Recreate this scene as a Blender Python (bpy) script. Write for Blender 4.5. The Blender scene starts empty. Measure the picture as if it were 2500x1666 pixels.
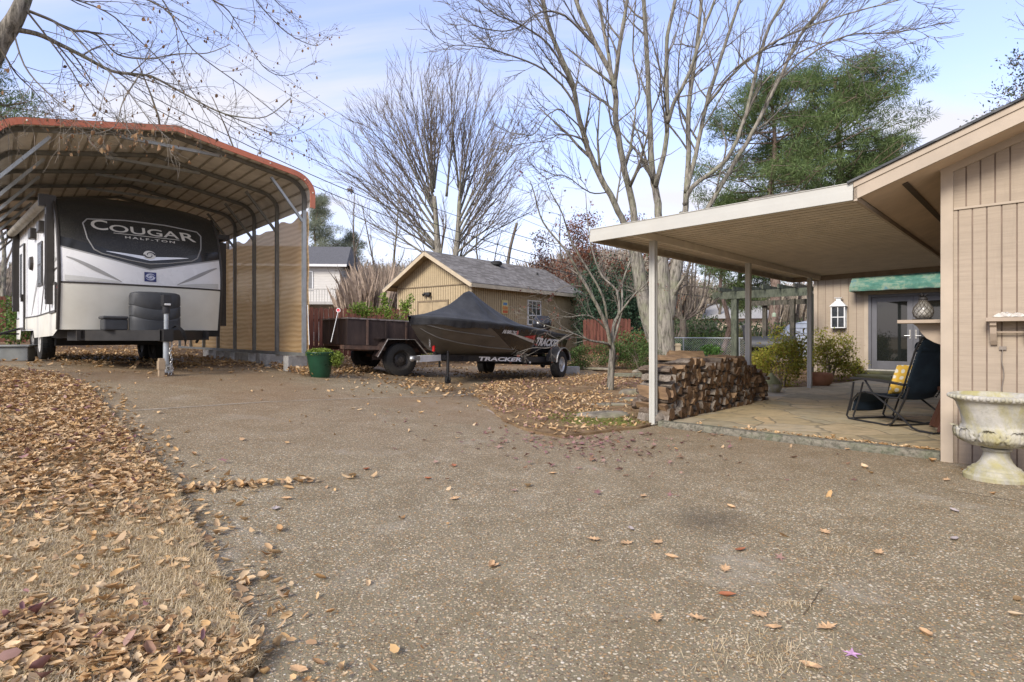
import bpy, bmesh, math, random
import numpy as np
from mathutils import Vector, Matrix, Euler
from mathutils.geometry import delaunay_2d_cdt
R = math.radians
SC = bpy.context.scene
COL = SC.collection
rnd = random.Random(7)
NR = np.random.default_rng(7)

# ------------------------------------------------------------------ camera
EYE = 1.2; FPX = 1400.0; HY = 820.0
cam = bpy.data.cameras.new('camera'); cam.sensor_width = 36; cam.lens = 36 * FPX / 2500
cam.shift_y = -(833 - HY) / 2500; cam.clip_end = 2000; cam.clip_start = .05
co = bpy.data.objects.new('camera', cam); COL.objects.link(co)
co.location = (0, 0, EYE); co.rotation_euler = (R(90), 0, 0); SC.camera = co

# ------------------------------------------------------------------ world
SUN_EL, SUN_AZ = 34, 218          # azimuth measured clockwise from +Y
w = bpy.data.worlds.new('World'); SC.world = w; w.use_nodes = True
nt = w.node_tree; N = nt.nodes; L = nt.links; N.clear()
def nd(t, **k):
    n = N.new(t)
    for a, b in k.items(): setattr(n, a, b)
    return n
out = nd('ShaderNodeOutputWorld'); bg = nd('ShaderNodeBackground'); bg.inputs[1].default_value = .15
sky = nd('ShaderNodeTexSky', sky_type='NISHITA', sun_disc=False)
sky.sun_elevation = R(SUN_EL); sky.sun_rotation = R(SUN_AZ); sky.air_density = 1.1; sky.dust_density = .6; sky.ozone_density = 2.5
tc = nd('ShaderNodeTexCoord')
sep = nd('ShaderNodeSeparateXYZ'); L.new(tc.outputs['Generated'], sep.inputs[0])
# project the direction on a cloud layer high above the place
mx = nd('ShaderNodeMath', operation='MAXIMUM'); L.new(sep.outputs[2], mx.inputs[0]); mx.inputs[1].default_value = 0.0
ad = nd('ShaderNodeMath', operation='ADD'); L.new(mx.outputs[0], ad.inputs[0]); ad.inputs[1].default_value = .22
dx = nd('ShaderNodeMath', operation='DIVIDE'); L.new(sep.outputs[0], dx.inputs[0]); L.new(ad.outputs[0], dx.inputs[1])
dy = nd('ShaderNodeMath', operation='DIVIDE'); L.new(sep.outputs[1], dy.inputs[0]); L.new(ad.outputs[0], dy.inputs[1])
cb = nd('ShaderNodeCombineXYZ'); L.new(dx.outputs[0], cb.inputs[0]); L.new(dy.outputs[0], cb.inputs[1])
mp = nd('ShaderNodeMapping'); mp.inputs['Rotation'].default_value = (0, 0, R(-24)); mp.inputs['Scale'].default_value = (.55, 1.7, 1); mp.inputs['Location'].default_value = (3.6, 1.35, 0)
L.new(cb.outputs[0], mp.inputs[0])
n1 = nd('ShaderNodeTexNoise'); n1.inputs['Scale'].default_value = .85; n1.inputs['Detail'].default_value = 9; n1.inputs['Roughness'].default_value = .56; n1.inputs['Distortion'].default_value = .5
L.new(mp.outputs[0], n1.inputs['Vector'])
cr = nd('ShaderNodeValToRGB'); cr.color_ramp.elements[0].position = .42; cr.color_ramp.elements[1].position = .60
L.new(n1.outputs[0], cr.inputs[0])
hz = nd('ShaderNodeMapRange'); hz.inputs['From Min'].default_value = 0; hz.inputs['From Max'].default_value = .36; hz.inputs['To Min'].default_value = .97; hz.inputs['To Max'].default_value = 0; L.new(sep.outputs[2], hz.inputs[0])
mxx = nd('ShaderNodeMath', operation='MAXIMUM'); L.new(cr.outputs[0], mxx.inputs[0]); L.new(hz.outputs[0], mxx.inputs[1])
mu = nd('ShaderNodeMath', operation='MULTIPLY'); L.new(mxx.outputs[0], mu.inputs[0]); mu.inputs[1].default_value = .95
tint = nd('ShaderNodeMixRGB', blend_type='MULTIPLY'); tint.inputs[0].default_value = 1; L.new(sky.outputs[0], tint.inputs[1]); tint.inputs[2].default_value = (.92, .80, .88, 1)
addb = nd('ShaderNodeMixRGB', blend_type='ADD'); addb.inputs[0].default_value = 1; L.new(tint.outputs[0], addb.inputs[1]); addb.inputs[2].default_value = (.7, .74, 1.1, 1)
mixc = nd('ShaderNodeMixRGB'); L.new(mu.outputs[0], mixc.inputs[0]); L.new(addb.outputs[0], mixc.inputs[1]); mixc.inputs[2].default_value = (3.2, 3.17, 3.45, 1)
L.new(mixc.outputs[0], bg.inputs[0]); L.new(bg.outputs[0], out.inputs[0])
# ------------------------------------------------------------------ sun
sl = bpy.data.lights.new('sun', 'SUN'); sl.energy = 2.3; sl.angle = R(20); sl.color = (1, .93, .82)
so = bpy.data.objects.new('sun', sl); COL.objects.link(so)
sd = Vector((math.sin(R(SUN_AZ)) * math.cos(R(SUN_EL)), math.cos(R(SUN_AZ)) * math.cos(R(SUN_EL)), math.sin(R(SUN_EL))))
so.rotation_euler = sd.to_track_quat('Z', 'Y').to_euler(); so.location = (0, 0, 30)
vs = SC.view_settings; vs.view_transform = 'Standard'; vs.look = 'None'; vs.gamma = 1; vs.exposure = .98; vs.use_curve_mapping = False

# ------------------------------------------------------------------ terrain
CP = [(0,0,0),(2,2,0),(-1,2,0),(4,5.4,0),(4.2,4.4,.03),(5.5,3.2,.1),(1.89,7.67,0),(3,5,0),(0,5,0),(0,8,.02),(6.5,12.5,-.02),(4.5,9,0),(8,10,0),(9,14,0),(7,5,0),
 (2.9,8.7,-.01),(5,10.5,-.01),(-1.57,11.56,.2),(1.16,14.4,.14),(-.69,15.4,.16),(-2.4,12.1,.38),(-3.5,13.5,.42),(-3.58,10.6,.46),(-3.99,11,.47),(-5.64,9.24,.54),
 (-7.25,8.14,.66),(-10.2,12.4,.72),(-8,11.5,.66),(2,11.7,.05),(1.2,9.6,.04),(-2.5,7,.2),(-1.5,5,.06),(-3,4.5,.18),(-5,6,.42),(-6.5,5,.55),(-9,5,.8),(-2,2,.04),(-4,2,.25),
 (-1.6,20,.42),(-6,20,.5),(5,18,.2),(2.5,17,.17),(10,20,.15),(10,30,.3),(-15,20,.9),(-15,12,.95),(0,-6,-.03),(6,-6,0),(-8,-6,.6),(-14,0,.95),
 (14,14,0),(14,0,.1),(0,40,.6),(25,30,.4),(-25,30,1),(40,0,.4),(-40,0,1.2),(0,-40,.3)] + [(140*math.cos(a),140*math.sin(a),.8) for a in [i*math.pi/6 for i in range(12)]] + [(330*math.cos(a),330*math.sin(a),.8) for a in [i*math.pi/4 for i in range(8)]]
CPa = np.array(CP, float)
def _phi(r2): return np.where(r2 > 1e-12, .5 * r2 * np.log(np.maximum(r2, 1e-12)), 0)
_n = len(CPa); _A = np.zeros((_n + 3, _n + 3))
_d = ((CPa[:, None, :2] - CPa[None, :, :2]) ** 2).sum(-1)
_A[:_n, :_n] = _phi(_d) + np.eye(_n) * 3.0
_A[:_n, _n] = 1; _A[:_n, _n + 1:] = CPa[:, :2]; _A[_n, :_n] = 1; _A[_n + 1:, :_n] = CPa[:, :2].T
_w = np.linalg.solve(_A, np.concatenate([CPa[:, 2], [0, 0, 0]]))
def HH(P):
    P = np.atleast_2d(np.asarray(P, float))
    o = np.empty(len(P))
    for i in range(0, len(P), 20000):
        q = P[i:i + 20000]
        d = ((q[:, None, :] - CPa[None, :, :2]) ** 2).sum(-1)
        o[i:i + 20000] = _phi(d) @ _w[:_n] + _w[_n] + q @ _w[_n + 1:]
    return o
def H(x, y): return float(HH([(x, y)])[0])
def W(px, py, Y): return Vector(((px - 1250) / FPX * Y, Y, EYE - (py - HY) / FPX * Y))
def gp(px, py):
    z = 0
    for _ in range(25):
        Y = FPX * (EYE - z) / max(py - HY, 5); z = .5 * z + .5 * H((px - 1250) / FPX * Y, Y)
    return ((px - 1250) / FPX * Y, Y)
UA = math.atan2(.726, .6875); UX = Vector((math.cos(UA), math.sin(UA))); VX = Vector((math.sin(UA), -math.cos(UA)))
O1 = Vector((1.89, 7.67))
def hp(u, v): p = O1 + UX * u + VX * v; return (p.x, p.y)

# ------------------------------------------------------------------ materials
MATS = {}
class NG:
    def __init__(s, name):
        s.m = bpy.data.materials.new(name); s.m.use_nodes = True; s.t = s.m.node_tree; s.N = s.t.nodes; s.L = s.t.links
        s.N.clear(); s.o = s.n('ShaderNodeOutputMaterial'); s.b = s.n('ShaderNodeBsdfPrincipled'); s.L.new(s.b.outputs[0], s.o.inputs[0])
    def n(s, t, **k):
        n = s.N.new(t)
        for a, b in k.items():
            if a == 'I':
                for q, v in b.items(): n.inputs[q].default_value = v
            else: setattr(n, a, b)
        return n
    def co(s, sc=(1, 1, 1), kind='Object', rot=(0, 0, 0)):
        t = s.n('ShaderNodeTexCoord'); m = s.n('ShaderNodeMapping'); m.inputs['Scale'].default_value = sc; m.inputs['Rotation'].default_value = rot
        s.L.new(t.outputs[kind], m.inputs[0]); return m.outputs[0]
    def noise(s, v, scale, detail=4, rough=.55, dist=0):
        n = s.n('ShaderNodeTexNoise', I={'Scale': scale, 'Detail': detail, 'Roughness': rough, 'Distortion': dist}); s.L.new(v, n.inputs['Vector']); return n.outputs[0]
    def ramp(s, f, els, interp='LINEAR'):
        r = s.n('ShaderNodeValToRGB'); r.color_ramp.interpolation = interp; e = r.color_ramp.elements
        while len(e) < len(els): e.new(.5)
        for i, (p, c) in enumerate(els): e[i].position = p; e[i].color = tuple(c) + (1,) if len(c) == 3 else c
        s.L.new(f, r.inputs[0]); return r.outputs[0]
    def mix(s, f, a, b, bt='MIX'):
        m = s.n('ShaderNodeMixRGB', blend_type=bt)
        for i, q in enumerate((f, a, b)):
            if hasattr(q, 'links'): s.L.new(q, m.inputs[i])
            elif isinstance(q, (int, float)): m.inputs[i].default_value = q if i == 0 else (q, q, q, 1)
            else: m.inputs[i].default_value = tuple(q) + (1,)
        return m.outputs[0]
    def math(s, op, a, b=None, clamp=False):
        m = s.n('ShaderNodeMath', operation=op, use_clamp=clamp)
        for i, q in enumerate((a, b)):
            if q is None: continue
            if hasattr(q, 'links'): s.L.new(q, m.inputs[i])
            else: m.inputs[i].default_value = q
        return m.outputs[0]
    def bump(s, h, st=.3, dist=.01):
        b = s.n('ShaderNodeBump', I={'Strength': st, 'Distance': dist}); s.L.new(h, b.inputs['Height']); s.L.new(b.outputs[0], s.b.inputs['Normal'])
    def set(s, col=None, rough=.7, metal=0, spec=.4, **k):
        if col is not None:
            if hasattr(col, 'links'): s.L.new(col, s.b.inputs['Base Color'])
            else: s.b.inputs['Base Color'].default_value = tuple(col) + (1,)
        if hasattr(rough, 'links'): s.L.new(rough, s.b.inputs['Roughness'])
        else: s.b.inputs['Roughness'].default_value = rough
        s.b.inputs['Metallic'].default_value = metal; s.b.inputs['Specular IOR Level'].default_value = spec
        for a, b in k.items(): s.b.inputs[a].default_value = b
        return s.m
def sc3(c, k): return tuple(min(1, max(0, x * k)) for x in c)
def mat(name, c, c2=None, scale=6, rough=.7, metal=0, bump=.15, bs=None, st=(1, 1, 1), var=.18, detail=5, dirt=None, dirtf=.35, spec=.35):
    if name in MATS: return MATS[name]
    g = NG(name); v = g.co(st); c2 = c2 or sc3(c, 1 - var); hi = sc3(c, 1 + var * .5)
    f = g.noise(v, scale, detail)
    col = g.ramp(f, [(.32, c2), (.62, hi)])
    if dirt:
        f2 = g.noise(g.co(), 1.3, 6, .65); f3 = g.ramp(f2, [(.48, (0, 0, 0)), (.72, (dirtf,) * 3)])
        col = g.mix(f3, col, dirt)
    if bump: g.bump(g.noise(v, bs or scale * 5, 4), bump, .01)
    r = g.math('ADD', g.math('MULTIPLY', f, .2), rough - .1, True)
    MATS[name] = g.set(col, r, metal, spec); return MATS[name]

def leafmat(name, cols, rough=.75, trans=.25, spec=.25):
    g = NG(name); a = g.n('ShaderNodeAttribute', attribute_name='rnd')
    k = len(cols); col = g.ramp(a.outputs['Fac'], [(i / k + (.5 / k), c) for i, c in enumerate(cols)])
    v = g.co(); col = g.mix(g.math('MULTIPLY', g.noise(v, 40, 2), .5), col, g.mix(1, col, (.5, .5, .5), 'MULTIPLY'))
    g.set(col, rough, 0, spec)
    tr = g.n('ShaderNodeBsdfTranslucent'); g.L.new(col, tr.inputs[0]); ms = g.n('ShaderNodeMixShader'); ms.inputs[0].default_value = trans
    g.L.new(g.b.outputs[0], ms.inputs[1]); g.L.new(tr.outputs[0], ms.inputs[2]); g.L.new(ms.outputs[0], g.o.inputs[0])
    return g.m

# exposed aggregate concrete
def m_aggregate():
    g = NG('exposed_aggregate'); v = g.co()
    wn = g.n('ShaderNodeTexNoise', I={'Scale': 14., 'Detail': 2.}); g.L.new(v, wn.inputs['Vector'])
    vv = g.n('ShaderNodeVectorMath', operation='MULTIPLY_ADD'); g.L.new(wn.outputs['Color'], vv.inputs[0]); vv.inputs[1].default_value = (.03, .03, .03); g.L.new(v, vv.inputs[2])
    def peb(scale, seed):
        vo = g.n('ShaderNodeTexVoronoi', feature='F1', I={'Scale': scale, 'Randomness': 1.}); g.L.new(vv.outputs[0], vo.inputs['Vector']); return vo
    v1 = peb(60, 0); v2 = peb(110, 1)
    pc = g.n('ShaderNodeSeparateColor'); g.L.new(v1.outputs['Color'], pc.inputs[0])
    pc2 = g.n('ShaderNodeSeparateColor'); g.L.new(v2.outputs['Color'], pc2.inputs[0])
    pal = [(0, (.16, .115, .075)), (.14, (.38, .25, .12)), (.28, (.28, .225, .16)), (.43, (.50, .39, .26)), (.56, (.22, .185, .145)), (.68, (.58, .49, .35)), (.8, (.37, .25, .14)), (.9, (.62, .56, .44)), (.985, (.72, .68, .6))]
    c1 = g.ramp(pc.outputs[0], pal, 'CONSTANT'); c2 = g.ramp(pc2.outputs[0], pal, 'CONSTANT')
    big = g.noise(v, .55, 6, .6); med = g.noise(v, 3.2, 5, .65); fin = g.noise(v, 160, 3, .6)
    mortar = g.mix(big, (.195, .172, .112), (.355, .315, .215)); mortar = g.mix(fin, mortar, g.mix(1, mortar, (.62, .6, .58), 'MULTIPLY'))
    # pebble masks: near the cell centre and with some cells missing (covered by mortar)
    m1 = g.ramp(v1.outputs['Distance'], [(.36, (1, 1, 1)), (.46, (0, 0, 0))]); k1 = g.ramp(g.math('ADD', pc.outputs[1], g.math('MULTIPLY', g.math('SUBTRACT', g.noise(v, .8, 5, .7), .5), 1.6)), [(.26, (0, 0, 0)), (.30, (1, 1, 1))]); m1 = g.mix(1, m1, k1, 'MULTIPLY')
    m2 = g.ramp(v2.outputs['Distance'], [(.36, (1, 1, 1)), (.5, (0, 0, 0))]); k2 = g.ramp(pc2.outputs[1], [(.12, (0, 0, 0)), (.15, (1, 1, 1))]); m2 = g.mix(1, m2, k2, 'MULTIPLY')
    col = g.mix(m2, mortar, c2); col = g.mix(m1, col, c1)
    st = g.ramp(med, [(.36, (.80, .75, .66)), (.64, (1.0, .98, .93))]); col = g.mix(1, col, st, 'MULTIPLY')
    # pale worn lime patches near cracks, darker damp stains
    pt = g.ramp(g.noise(v, 1.1, 7, .7, .6), [(.57, (0, 0, 0)), (.72, (.5, .5, .5))]); col = g.mix(pt, col, (.42, .385, .315))
    # leaf tannin, brown: stronger up the drive (towards +Y)
    sp = g.n('ShaderNodeSeparateXYZ'); g.L.new(v, sp.inputs[0])
    far = g.n('ShaderNodeMapRange', I={'From Min': 4., 'From Max': 9.5}); g.L.new(sp.outputs[1], far.inputs[0])
    br = g.math('MULTIPLY', far.outputs[0], g.math('MULTIPLY', g.ramp(g.noise(v, .45, 6, .6), [(.33, (0, 0, 0)), (.6, (1, 1, 1))]), .72)); col = g.mix(br, col, g.mix(fin, (.13, .075, .035), (.30, .185, .095)))
    # two dark oil stains
    for (sx, sy, rad) in ((1.3, 3.75, .42), (-.6, 10.4, .9)):
        mm = g.n('ShaderNodeVectorMath', operation='DISTANCE'); g.L.new(vv.outputs[0], mm.inputs[0]); mm.inputs[1].default_value = (sx, sy, H(sx, sy))
        dd = g.math('ADD', mm.outputs[1] if len(mm.outputs) > 1 else mm.outputs[0], g.math('MULTIPLY', g.noise(v, 3.5, 5, .7), .55))
        f = g.n('ShaderNodeMapRange', I={'From Min': rad * .7, 'From Max': rad * 1.6, 'To Min': .5, 'To Max': 0.}); g.L.new(dd, f.inputs[0])
        col = g.mix(f.outputs[0], col, (.045, .035, .025))
    hgt = g.math('MAXIMUM', g.math('MULTIPLY', m1, 1.0), g.math('MULTIPLY', m2, .6)); hgt = g.math('ADD', hgt, g.math('MULTIPLY', fin, .3))
    g.bump(hgt, .75, .006)
    return g.set(col, .72, 0, .35)

def m_dirt(name, a, b, c, scale=1.4):
    g = NG(name); v = g.co(); f = g.noise(v, scale, 8, .65, .3); f2 = g.noise(v, scale * 14, 5, .7); vo = g.n('ShaderNodeTexVoronoi', feature='F1', I={'Scale': 22.}); g.L.new(v, vo.inputs['Vector'])
    col = g.ramp(f, [(.3, a), (.5, b), (.7, c)]); pc = g.n('ShaderNodeSeparateColor'); g.L.new(vo.outputs['Color'], pc.inputs[0])
    col = g.mix(g.math('MULTIPLY', f2, .75), col, g.mix(1, col, (.45, .42, .4), 'MULTIPLY'))
    col = g.mix(g.ramp(pc.outputs[0], [(.7, (0, 0, 0)), (.8, (.45, .45, .45))]), col, g.mix(pc.outputs[1], (.36, .22, .11), (.46, .34, .2)))
    g.bump(g.math('ADD', f2, vo.outputs['Distance']), .9, .03)
    return g.set(col, .95, 0, .1)

def m_flag():
    g = NG('flagstone'); v = g.co((1, 1, 1)); wn = g.n('ShaderNodeTexNoise', I={'Scale': 1.5, 'Detail': 3.}); g.L.new(v, wn.inputs['Vector'])
    vv = g.n('ShaderNodeVectorMath', operation='MULTIPLY_ADD'); g.L.new(wn.outputs['Color'], vv.inputs[0]); vv.inputs[1].default_value = (.5, .5, 0); g.L.new(v, vv.inputs[2])
    a = g.n('ShaderNodeTexVoronoi', feature='F1', I={'Scale': 1.55}); b = g.n('ShaderNodeTexVoronoi', feature='DISTANCE_TO_EDGE', I={'Scale': 1.55})
    g.L.new(vv.outputs[0], a.inputs['Vector']); g.L.new(vv.outputs[0], b.inputs['Vector'])
    pc = g.n('ShaderNodeSeparateColor'); g.L.new(a.outputs['Color'], pc.inputs[0])
    c = g.ramp(pc.outputs[0], [(.0, (.38, .32, .2)), (.25, (.50, .39, .23)), (.5, (.36, .33, .24)), (.75, (.56, .42, .24)), (1, (.44, .39, .29))])
    f = g.noise(g.co((1, 3.5, 1)), 2.6, 8, .65, .8); c = g.mix(g.ramp(f, [(.4, (0, 0, 0)), (.66, (.8, .8, .8))]), c, g.mix(pc.outputs[1], (.22, .185, .11), (.6, .45, .25)))
    c = g.mix(g.ramp(g.noise(v, 9, 6, .7), [(.45, (0, 0, 0)), (.75, (.4, .4, .4))]), c, (.11, .11, .07))
    e = g.ramp(b.outputs['Distance'], [(.006, (.85, .85, .85)), (.026, (0, 0, 0))]); c = g.mix(e, c, g.mix(g.noise(v, 3), (.08, .07, .045), (.36, .31, .22))); c = g.mix(g.ramp(g.noise(g.co((1, 2.2, 1)), 1.1, 7, .7, 1.2), [(.5, (0, 0, 0)), (.66, (.6, .6, .6))]), c, (.17, .15, .105))
    h = g.math('ADD', g.math('MULTIPLY', g.ramp(b.outputs['Distance'], [(.0, (0, 0, 0)), (.035, (1, 1, 1))]), 1.), g.math('MULTIPLY', f, .5)); g.bump(h, .6, .015)
    return g.set(c, .62, 0, .4)

def m_shingle(name, a, b, slope, axis='X', k=1.0):
    g = NG(name); t = g.n('ShaderNodeTexCoord'); s = g.n('ShaderNodeSeparateXYZ'); g.L.new(t.outputs['Object'], s.inputs[0])
    z = g.math('MULTIPLY', s.outputs[2], 1 / math.sin(slope)); cb = g.n('ShaderNodeCombineXYZ'); g.L.new(s.outputs[0 if axis == 'X' else 1], cb.inputs[0]); g.L.new(z, cb.inputs[1])
    br = g.n('ShaderNodeTexBrick', offset=.37, I={'Scale': 1., 'Mortar Size': .006, 'Mortar Smooth': .3, 'Brick Width': .28, 'Row Height': .14, 'Bias': -.1, 'Color1': (0, 0, 0, 1), 'Color2': (1, 1, 1, 1), 'Mortar': (.0, .0, .0, 1)}); g.L.new(cb.outputs[0], br.inputs['Vector'])
    n = g.noise(t.outputs['Object'], 1.2, 7, .7); f = g.math('ADD', g.math('MULTIPLY', br.outputs['Color'], .6), g.math('MULTIPLY', n, .45))
    c = g.ramp(f, [(.15, a), (.85, b)]); c = g.mix(g.math('MULTIPLY', br.outputs['Fac'], .7), c, sc3(a, .35)); c = g.mix(g.math('MULTIPLY', g.noise(t.outputs['Object'], 60, 3), .5), c, g.mix(1, c, (.6, .6, .6), 'MULTIPLY'))
    g.bump(g.math('SUBTRACT', 1., br.outputs['Fac']), .5, .01); return g.set(c, .9, 0, .15)

def m_siding(name, c, z=60):
    g = NG(name); v = g.co((3, 3, z)); f = g.noise(v, 1.0, 4, .7); big = g.noise(g.co(), .9, 5, .6)
    col = g.ramp(f, [(.3, sc3(c, .84)), (.6, c), (.8, sc3(c, 1.06))]); col = g.mix(g.ramp(big, [(.4, (0, 0, 0)), (.75, (.35, .35, .35))]), col, sc3(c, .72)); stn = g.noise(g.co((5, 5, .5)), 1.6, 6, .7); col = g.mix(g.ramp(stn, [(.52, (0, 0, 0)), (.75, (.45, .45, .45))]), col, sc3(c, .66)); sz_ = g.n('ShaderNodeSeparateXYZ'); g.L.new(g.co(), sz_.inputs[0]); spl_ = g.n('ShaderNodeMapRange', I={'From Min': .0, 'From Max': .35, 'To Min': .6, 'To Max': 0.}); g.L.new(g.math('ADD', sz_.outputs[2], g.math('MULTIPLY', g.math('SUBTRACT', stn, .5), .5)), spl_.inputs[0]); col = g.mix(spl_.outputs[0], col, (.17, .12, .08))
    g.bump(f, .35, .006); return g.set(col, .8, 0, .2)

def m_bark(name, a, b, lich=None, sc=5, zs=.25, bump=1.0):
    g = NG(name); v = g.co((1, 1, zs)); f = g.noise(v, sc * 2, 7, .7, .6); c = g.ramp(f, [(.38, a), (.57, b)])
    if lich: c = g.mix(g.ramp(g.noise(g.co(), 2.2, 7, .75), [(.48, (0, 0, 0)), (.66, (.75, .75, .75))]), c, lich)
    g.bump(f, bump, .03); return g.set(c, .92, 0, .12)

# ------------------------------------------------------------------ mesh builder
class MB:
    def __init__(s): s.v = []; s.f = []; s.m = []; s.mi = 0; s.M = None
    def add(s, vs, fs, mi=None):
        o = len(s.v)
        if s.M is not None: vs = [s.M @ Vector(q) for q in vs]
        s.v += [tuple(q) for q in vs]; s.f += [tuple(i + o for i in f) for f in fs]; s.m += [s.mi if mi is None else mi] * len(fs); return s
    def box(s, x0, x1, y0, y1, z0, z1, mi=None):
        return s.add([(x, y, z) for z in (z0, z1) for y in (y0, y1) for x in (x0, x1)], [(0, 2, 3, 1), (4, 5, 7, 6), (0, 1, 5, 4), (2, 6, 7, 3), (0, 4, 6, 2), (1, 3, 7, 5)], mi)
    def beam(s, p, q, w_, h, up=(0, 0, 1), mi=None):
        p = Vector(p); q = Vector(q); d = (q - p).normalized(); a = d.cross(Vector(up))
        if a.length < 1e-4: a = d.cross(Vector((1, 0, 0)))
        a.normalize(); b = a.cross(d).normalized(); a *= w_ / 2; b *= h / 2
        vs = [c + i * a + j * b for c in (p, q) for (i, j) in ((-1, -1), (1, -1), (1, 1), (-1, 1))]
        return s.add(vs, [(3, 2, 1, 0), (4, 5, 6, 7), (0, 1, 5, 4), (1, 2, 6, 5), (2, 3, 7, 6), (3, 0, 4, 7)], mi)
    def tube(s, pts, r, n=8, cap=True, mi=None):
        pts = [Vector(p) for p in pts]; k = len(pts); rs = r if isinstance(r, (list, tuple)) else [r] * k
        vs = []; ref = None
        for i, p in enumerate(pts):
            d = (pts[min(i + 1, k - 1)] - pts[max(i - 1, 0)])
            if d.length < 1e-9: d = Vector((0, 0, 1))
            d.normalize()
            if ref is None: ref = Vector((0, 0, 1)) if abs(d.z) < .9 else Vector((1, 0, 0)); a = d.cross(ref).normalized()
            else: a = (a - d * a.dot(d)); a = a.normalized() if a.length > 1e-6 else d.orthogonal().normalized()
            b = d.cross(a)
            for j in range(n):
                t = 2 * math.pi * j / n; vs.append(p + (a * math.cos(t) + b * math.sin(t)) * rs[i])
        fs = [(i * n + j, i * n + (j + 1) % n, (i + 1) * n + (j + 1) % n, (i + 1) * n + j) for i in range(k - 1) for j in range(n)]
        if cap: fs += [tuple(range(n - 1, -1, -1)), tuple((k - 1) * n + j for j in range(n))]
        return s.add(vs, fs, mi)
    def lathe(s, prof, n=32, c=(0, 0, 0), fn=None, mi=None, axis='Z', cap=True):
        vs = []
        for (r, z) in prof:
            for j in range(n):
                t = 2 * math.pi * j / n; rr = r * (fn(t, z) if fn else 1); q = (rr * math.cos(t), rr * math.sin(t), z)
                if axis == 'Y': q = (q[0], q[2], q[1])
                if axis == 'X': q = (q[2], q[0], q[1])
                vs.append((q[0] + c[0], q[1] + c[1], q[2] + c[2]))
        k = len(prof); fs = [(i * n + j, i * n + (j + 1) % n, (i + 1) * n + (j + 1) % n, (i + 1) * n + j) for i in range(k - 1) for j in range(n)]
        if cap: fs += [tuple(range(n - 1, -1, -1)), tuple((k - 1) * n + j for j in range(n))]
        return s.add(vs, fs, mi)
    def prism(s, poly, f0, f1, mi=None):
        k = len(poly); vs = [f0(*p) for p in poly] + [f1(*p) for p in poly]
        return s.add(vs, [tuple(range(k - 1, -1, -1)), tuple(range(k, 2 * k))] + [(i, (i + 1) % k, k + (i + 1) % k, k + i) for i in range(k)], mi)
    def grid(s, fn, nu, nv, mi=None):
        vs = [fn(i / nu, j / nv) for j in range(nv + 1) for i in range(nu + 1)]
        fs = [(j * (nu + 1) + i, j * (nu + 1) + i + 1, (j + 1) * (nu + 1) + i + 1, (j + 1) * (nu + 1) + i) for j in range(nv) for i in range(nu)]
        return s.add(vs, fs, mi)
    def sphere(s, c, r, n=12, m=8, mi=None, sz=(1, 1, 1)):
        return s.lathe([(max(1e-4, r * math.sin(math.pi * i / m)), -r * math.cos(math.pi * i / m)) for i in range(m + 1)], n, c, mi=mi) if sz == (1, 1, 1) else s.add([(c[0] + sz[0] * r * math.sin(math.pi * i / m) * math.cos(2 * math.pi * j / n), c[1] + sz[1] * r * math.sin(math.pi * i / m) * math.sin(2 * math.pi * j / n), c[2] - sz[2] * r * math.cos(math.pi * i / m)) for i in range(m + 1) for j in range(n)], [(i * n + j, i * n + (j + 1) % n, (i + 1) * n + (j + 1) % n, (i + 1) * n + j) for i in range(m) for j in range(n)], mi)
    def build(s, name, mats, parent=None, smooth=False, bevel=0, fix=True):
        me = bpy.data.meshes.new(name); me.from_pydata(s.v, [], s.f)
        if not isinstance(mats, (list, tuple)): mats = [mats]
        for m in mats: me.materials.append(m)
        if max(s.m, default=0) > 0: me.polygons.foreach_set('material_index', s.m)
        if fix:
            bm = bmesh.new(); bm.from_mesh(me); bmesh.ops.recalc_face_normals(bm, faces=bm.faces); bm.to_mesh(me); bm.free()
        o = bpy.data.objects.new(name, me); COL.objects.link(o)
        if parent: o.parent = parent
        if smooth:
            me.polygons.foreach_set('use_smooth', [True] * len(me.polygons))
            if smooth != 'all':
                try: me.set_sharp_from_angle(angle=R(smooth if isinstance(smooth, (int, float)) and smooth is not True else 40))
                except Exception: pass
        if bevel:
            b = o.modifiers.new('bevel', 'BEVEL'); b.width = bevel; b.segments = 2; b.limit_method = 'ANGLE'
        me.update(); return o
def tag(o, label=None, cat=None, group=None, kind=None):
    if label: o['label'] = label
    if cat: o['category'] = cat
    if group: o['group'] = group
    if kind: o['kind'] = kind
    return o
def empty(name, loc, rz=0, label=None, cat=None, group=None):
    o = bpy.data.objects.new(name, None); COL.objects.link(o); o.location = loc; o.rotation_euler = (0, 0, rz); o.empty_display_size = .2
    return tag(o, label, cat, group)
def copy_tree(o, parent=None):
    c = o.copy(); COL.objects.link(c); c.parent = parent
    for ch in [q for q in o.children]: copy_tree(ch, c)
    return c
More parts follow.
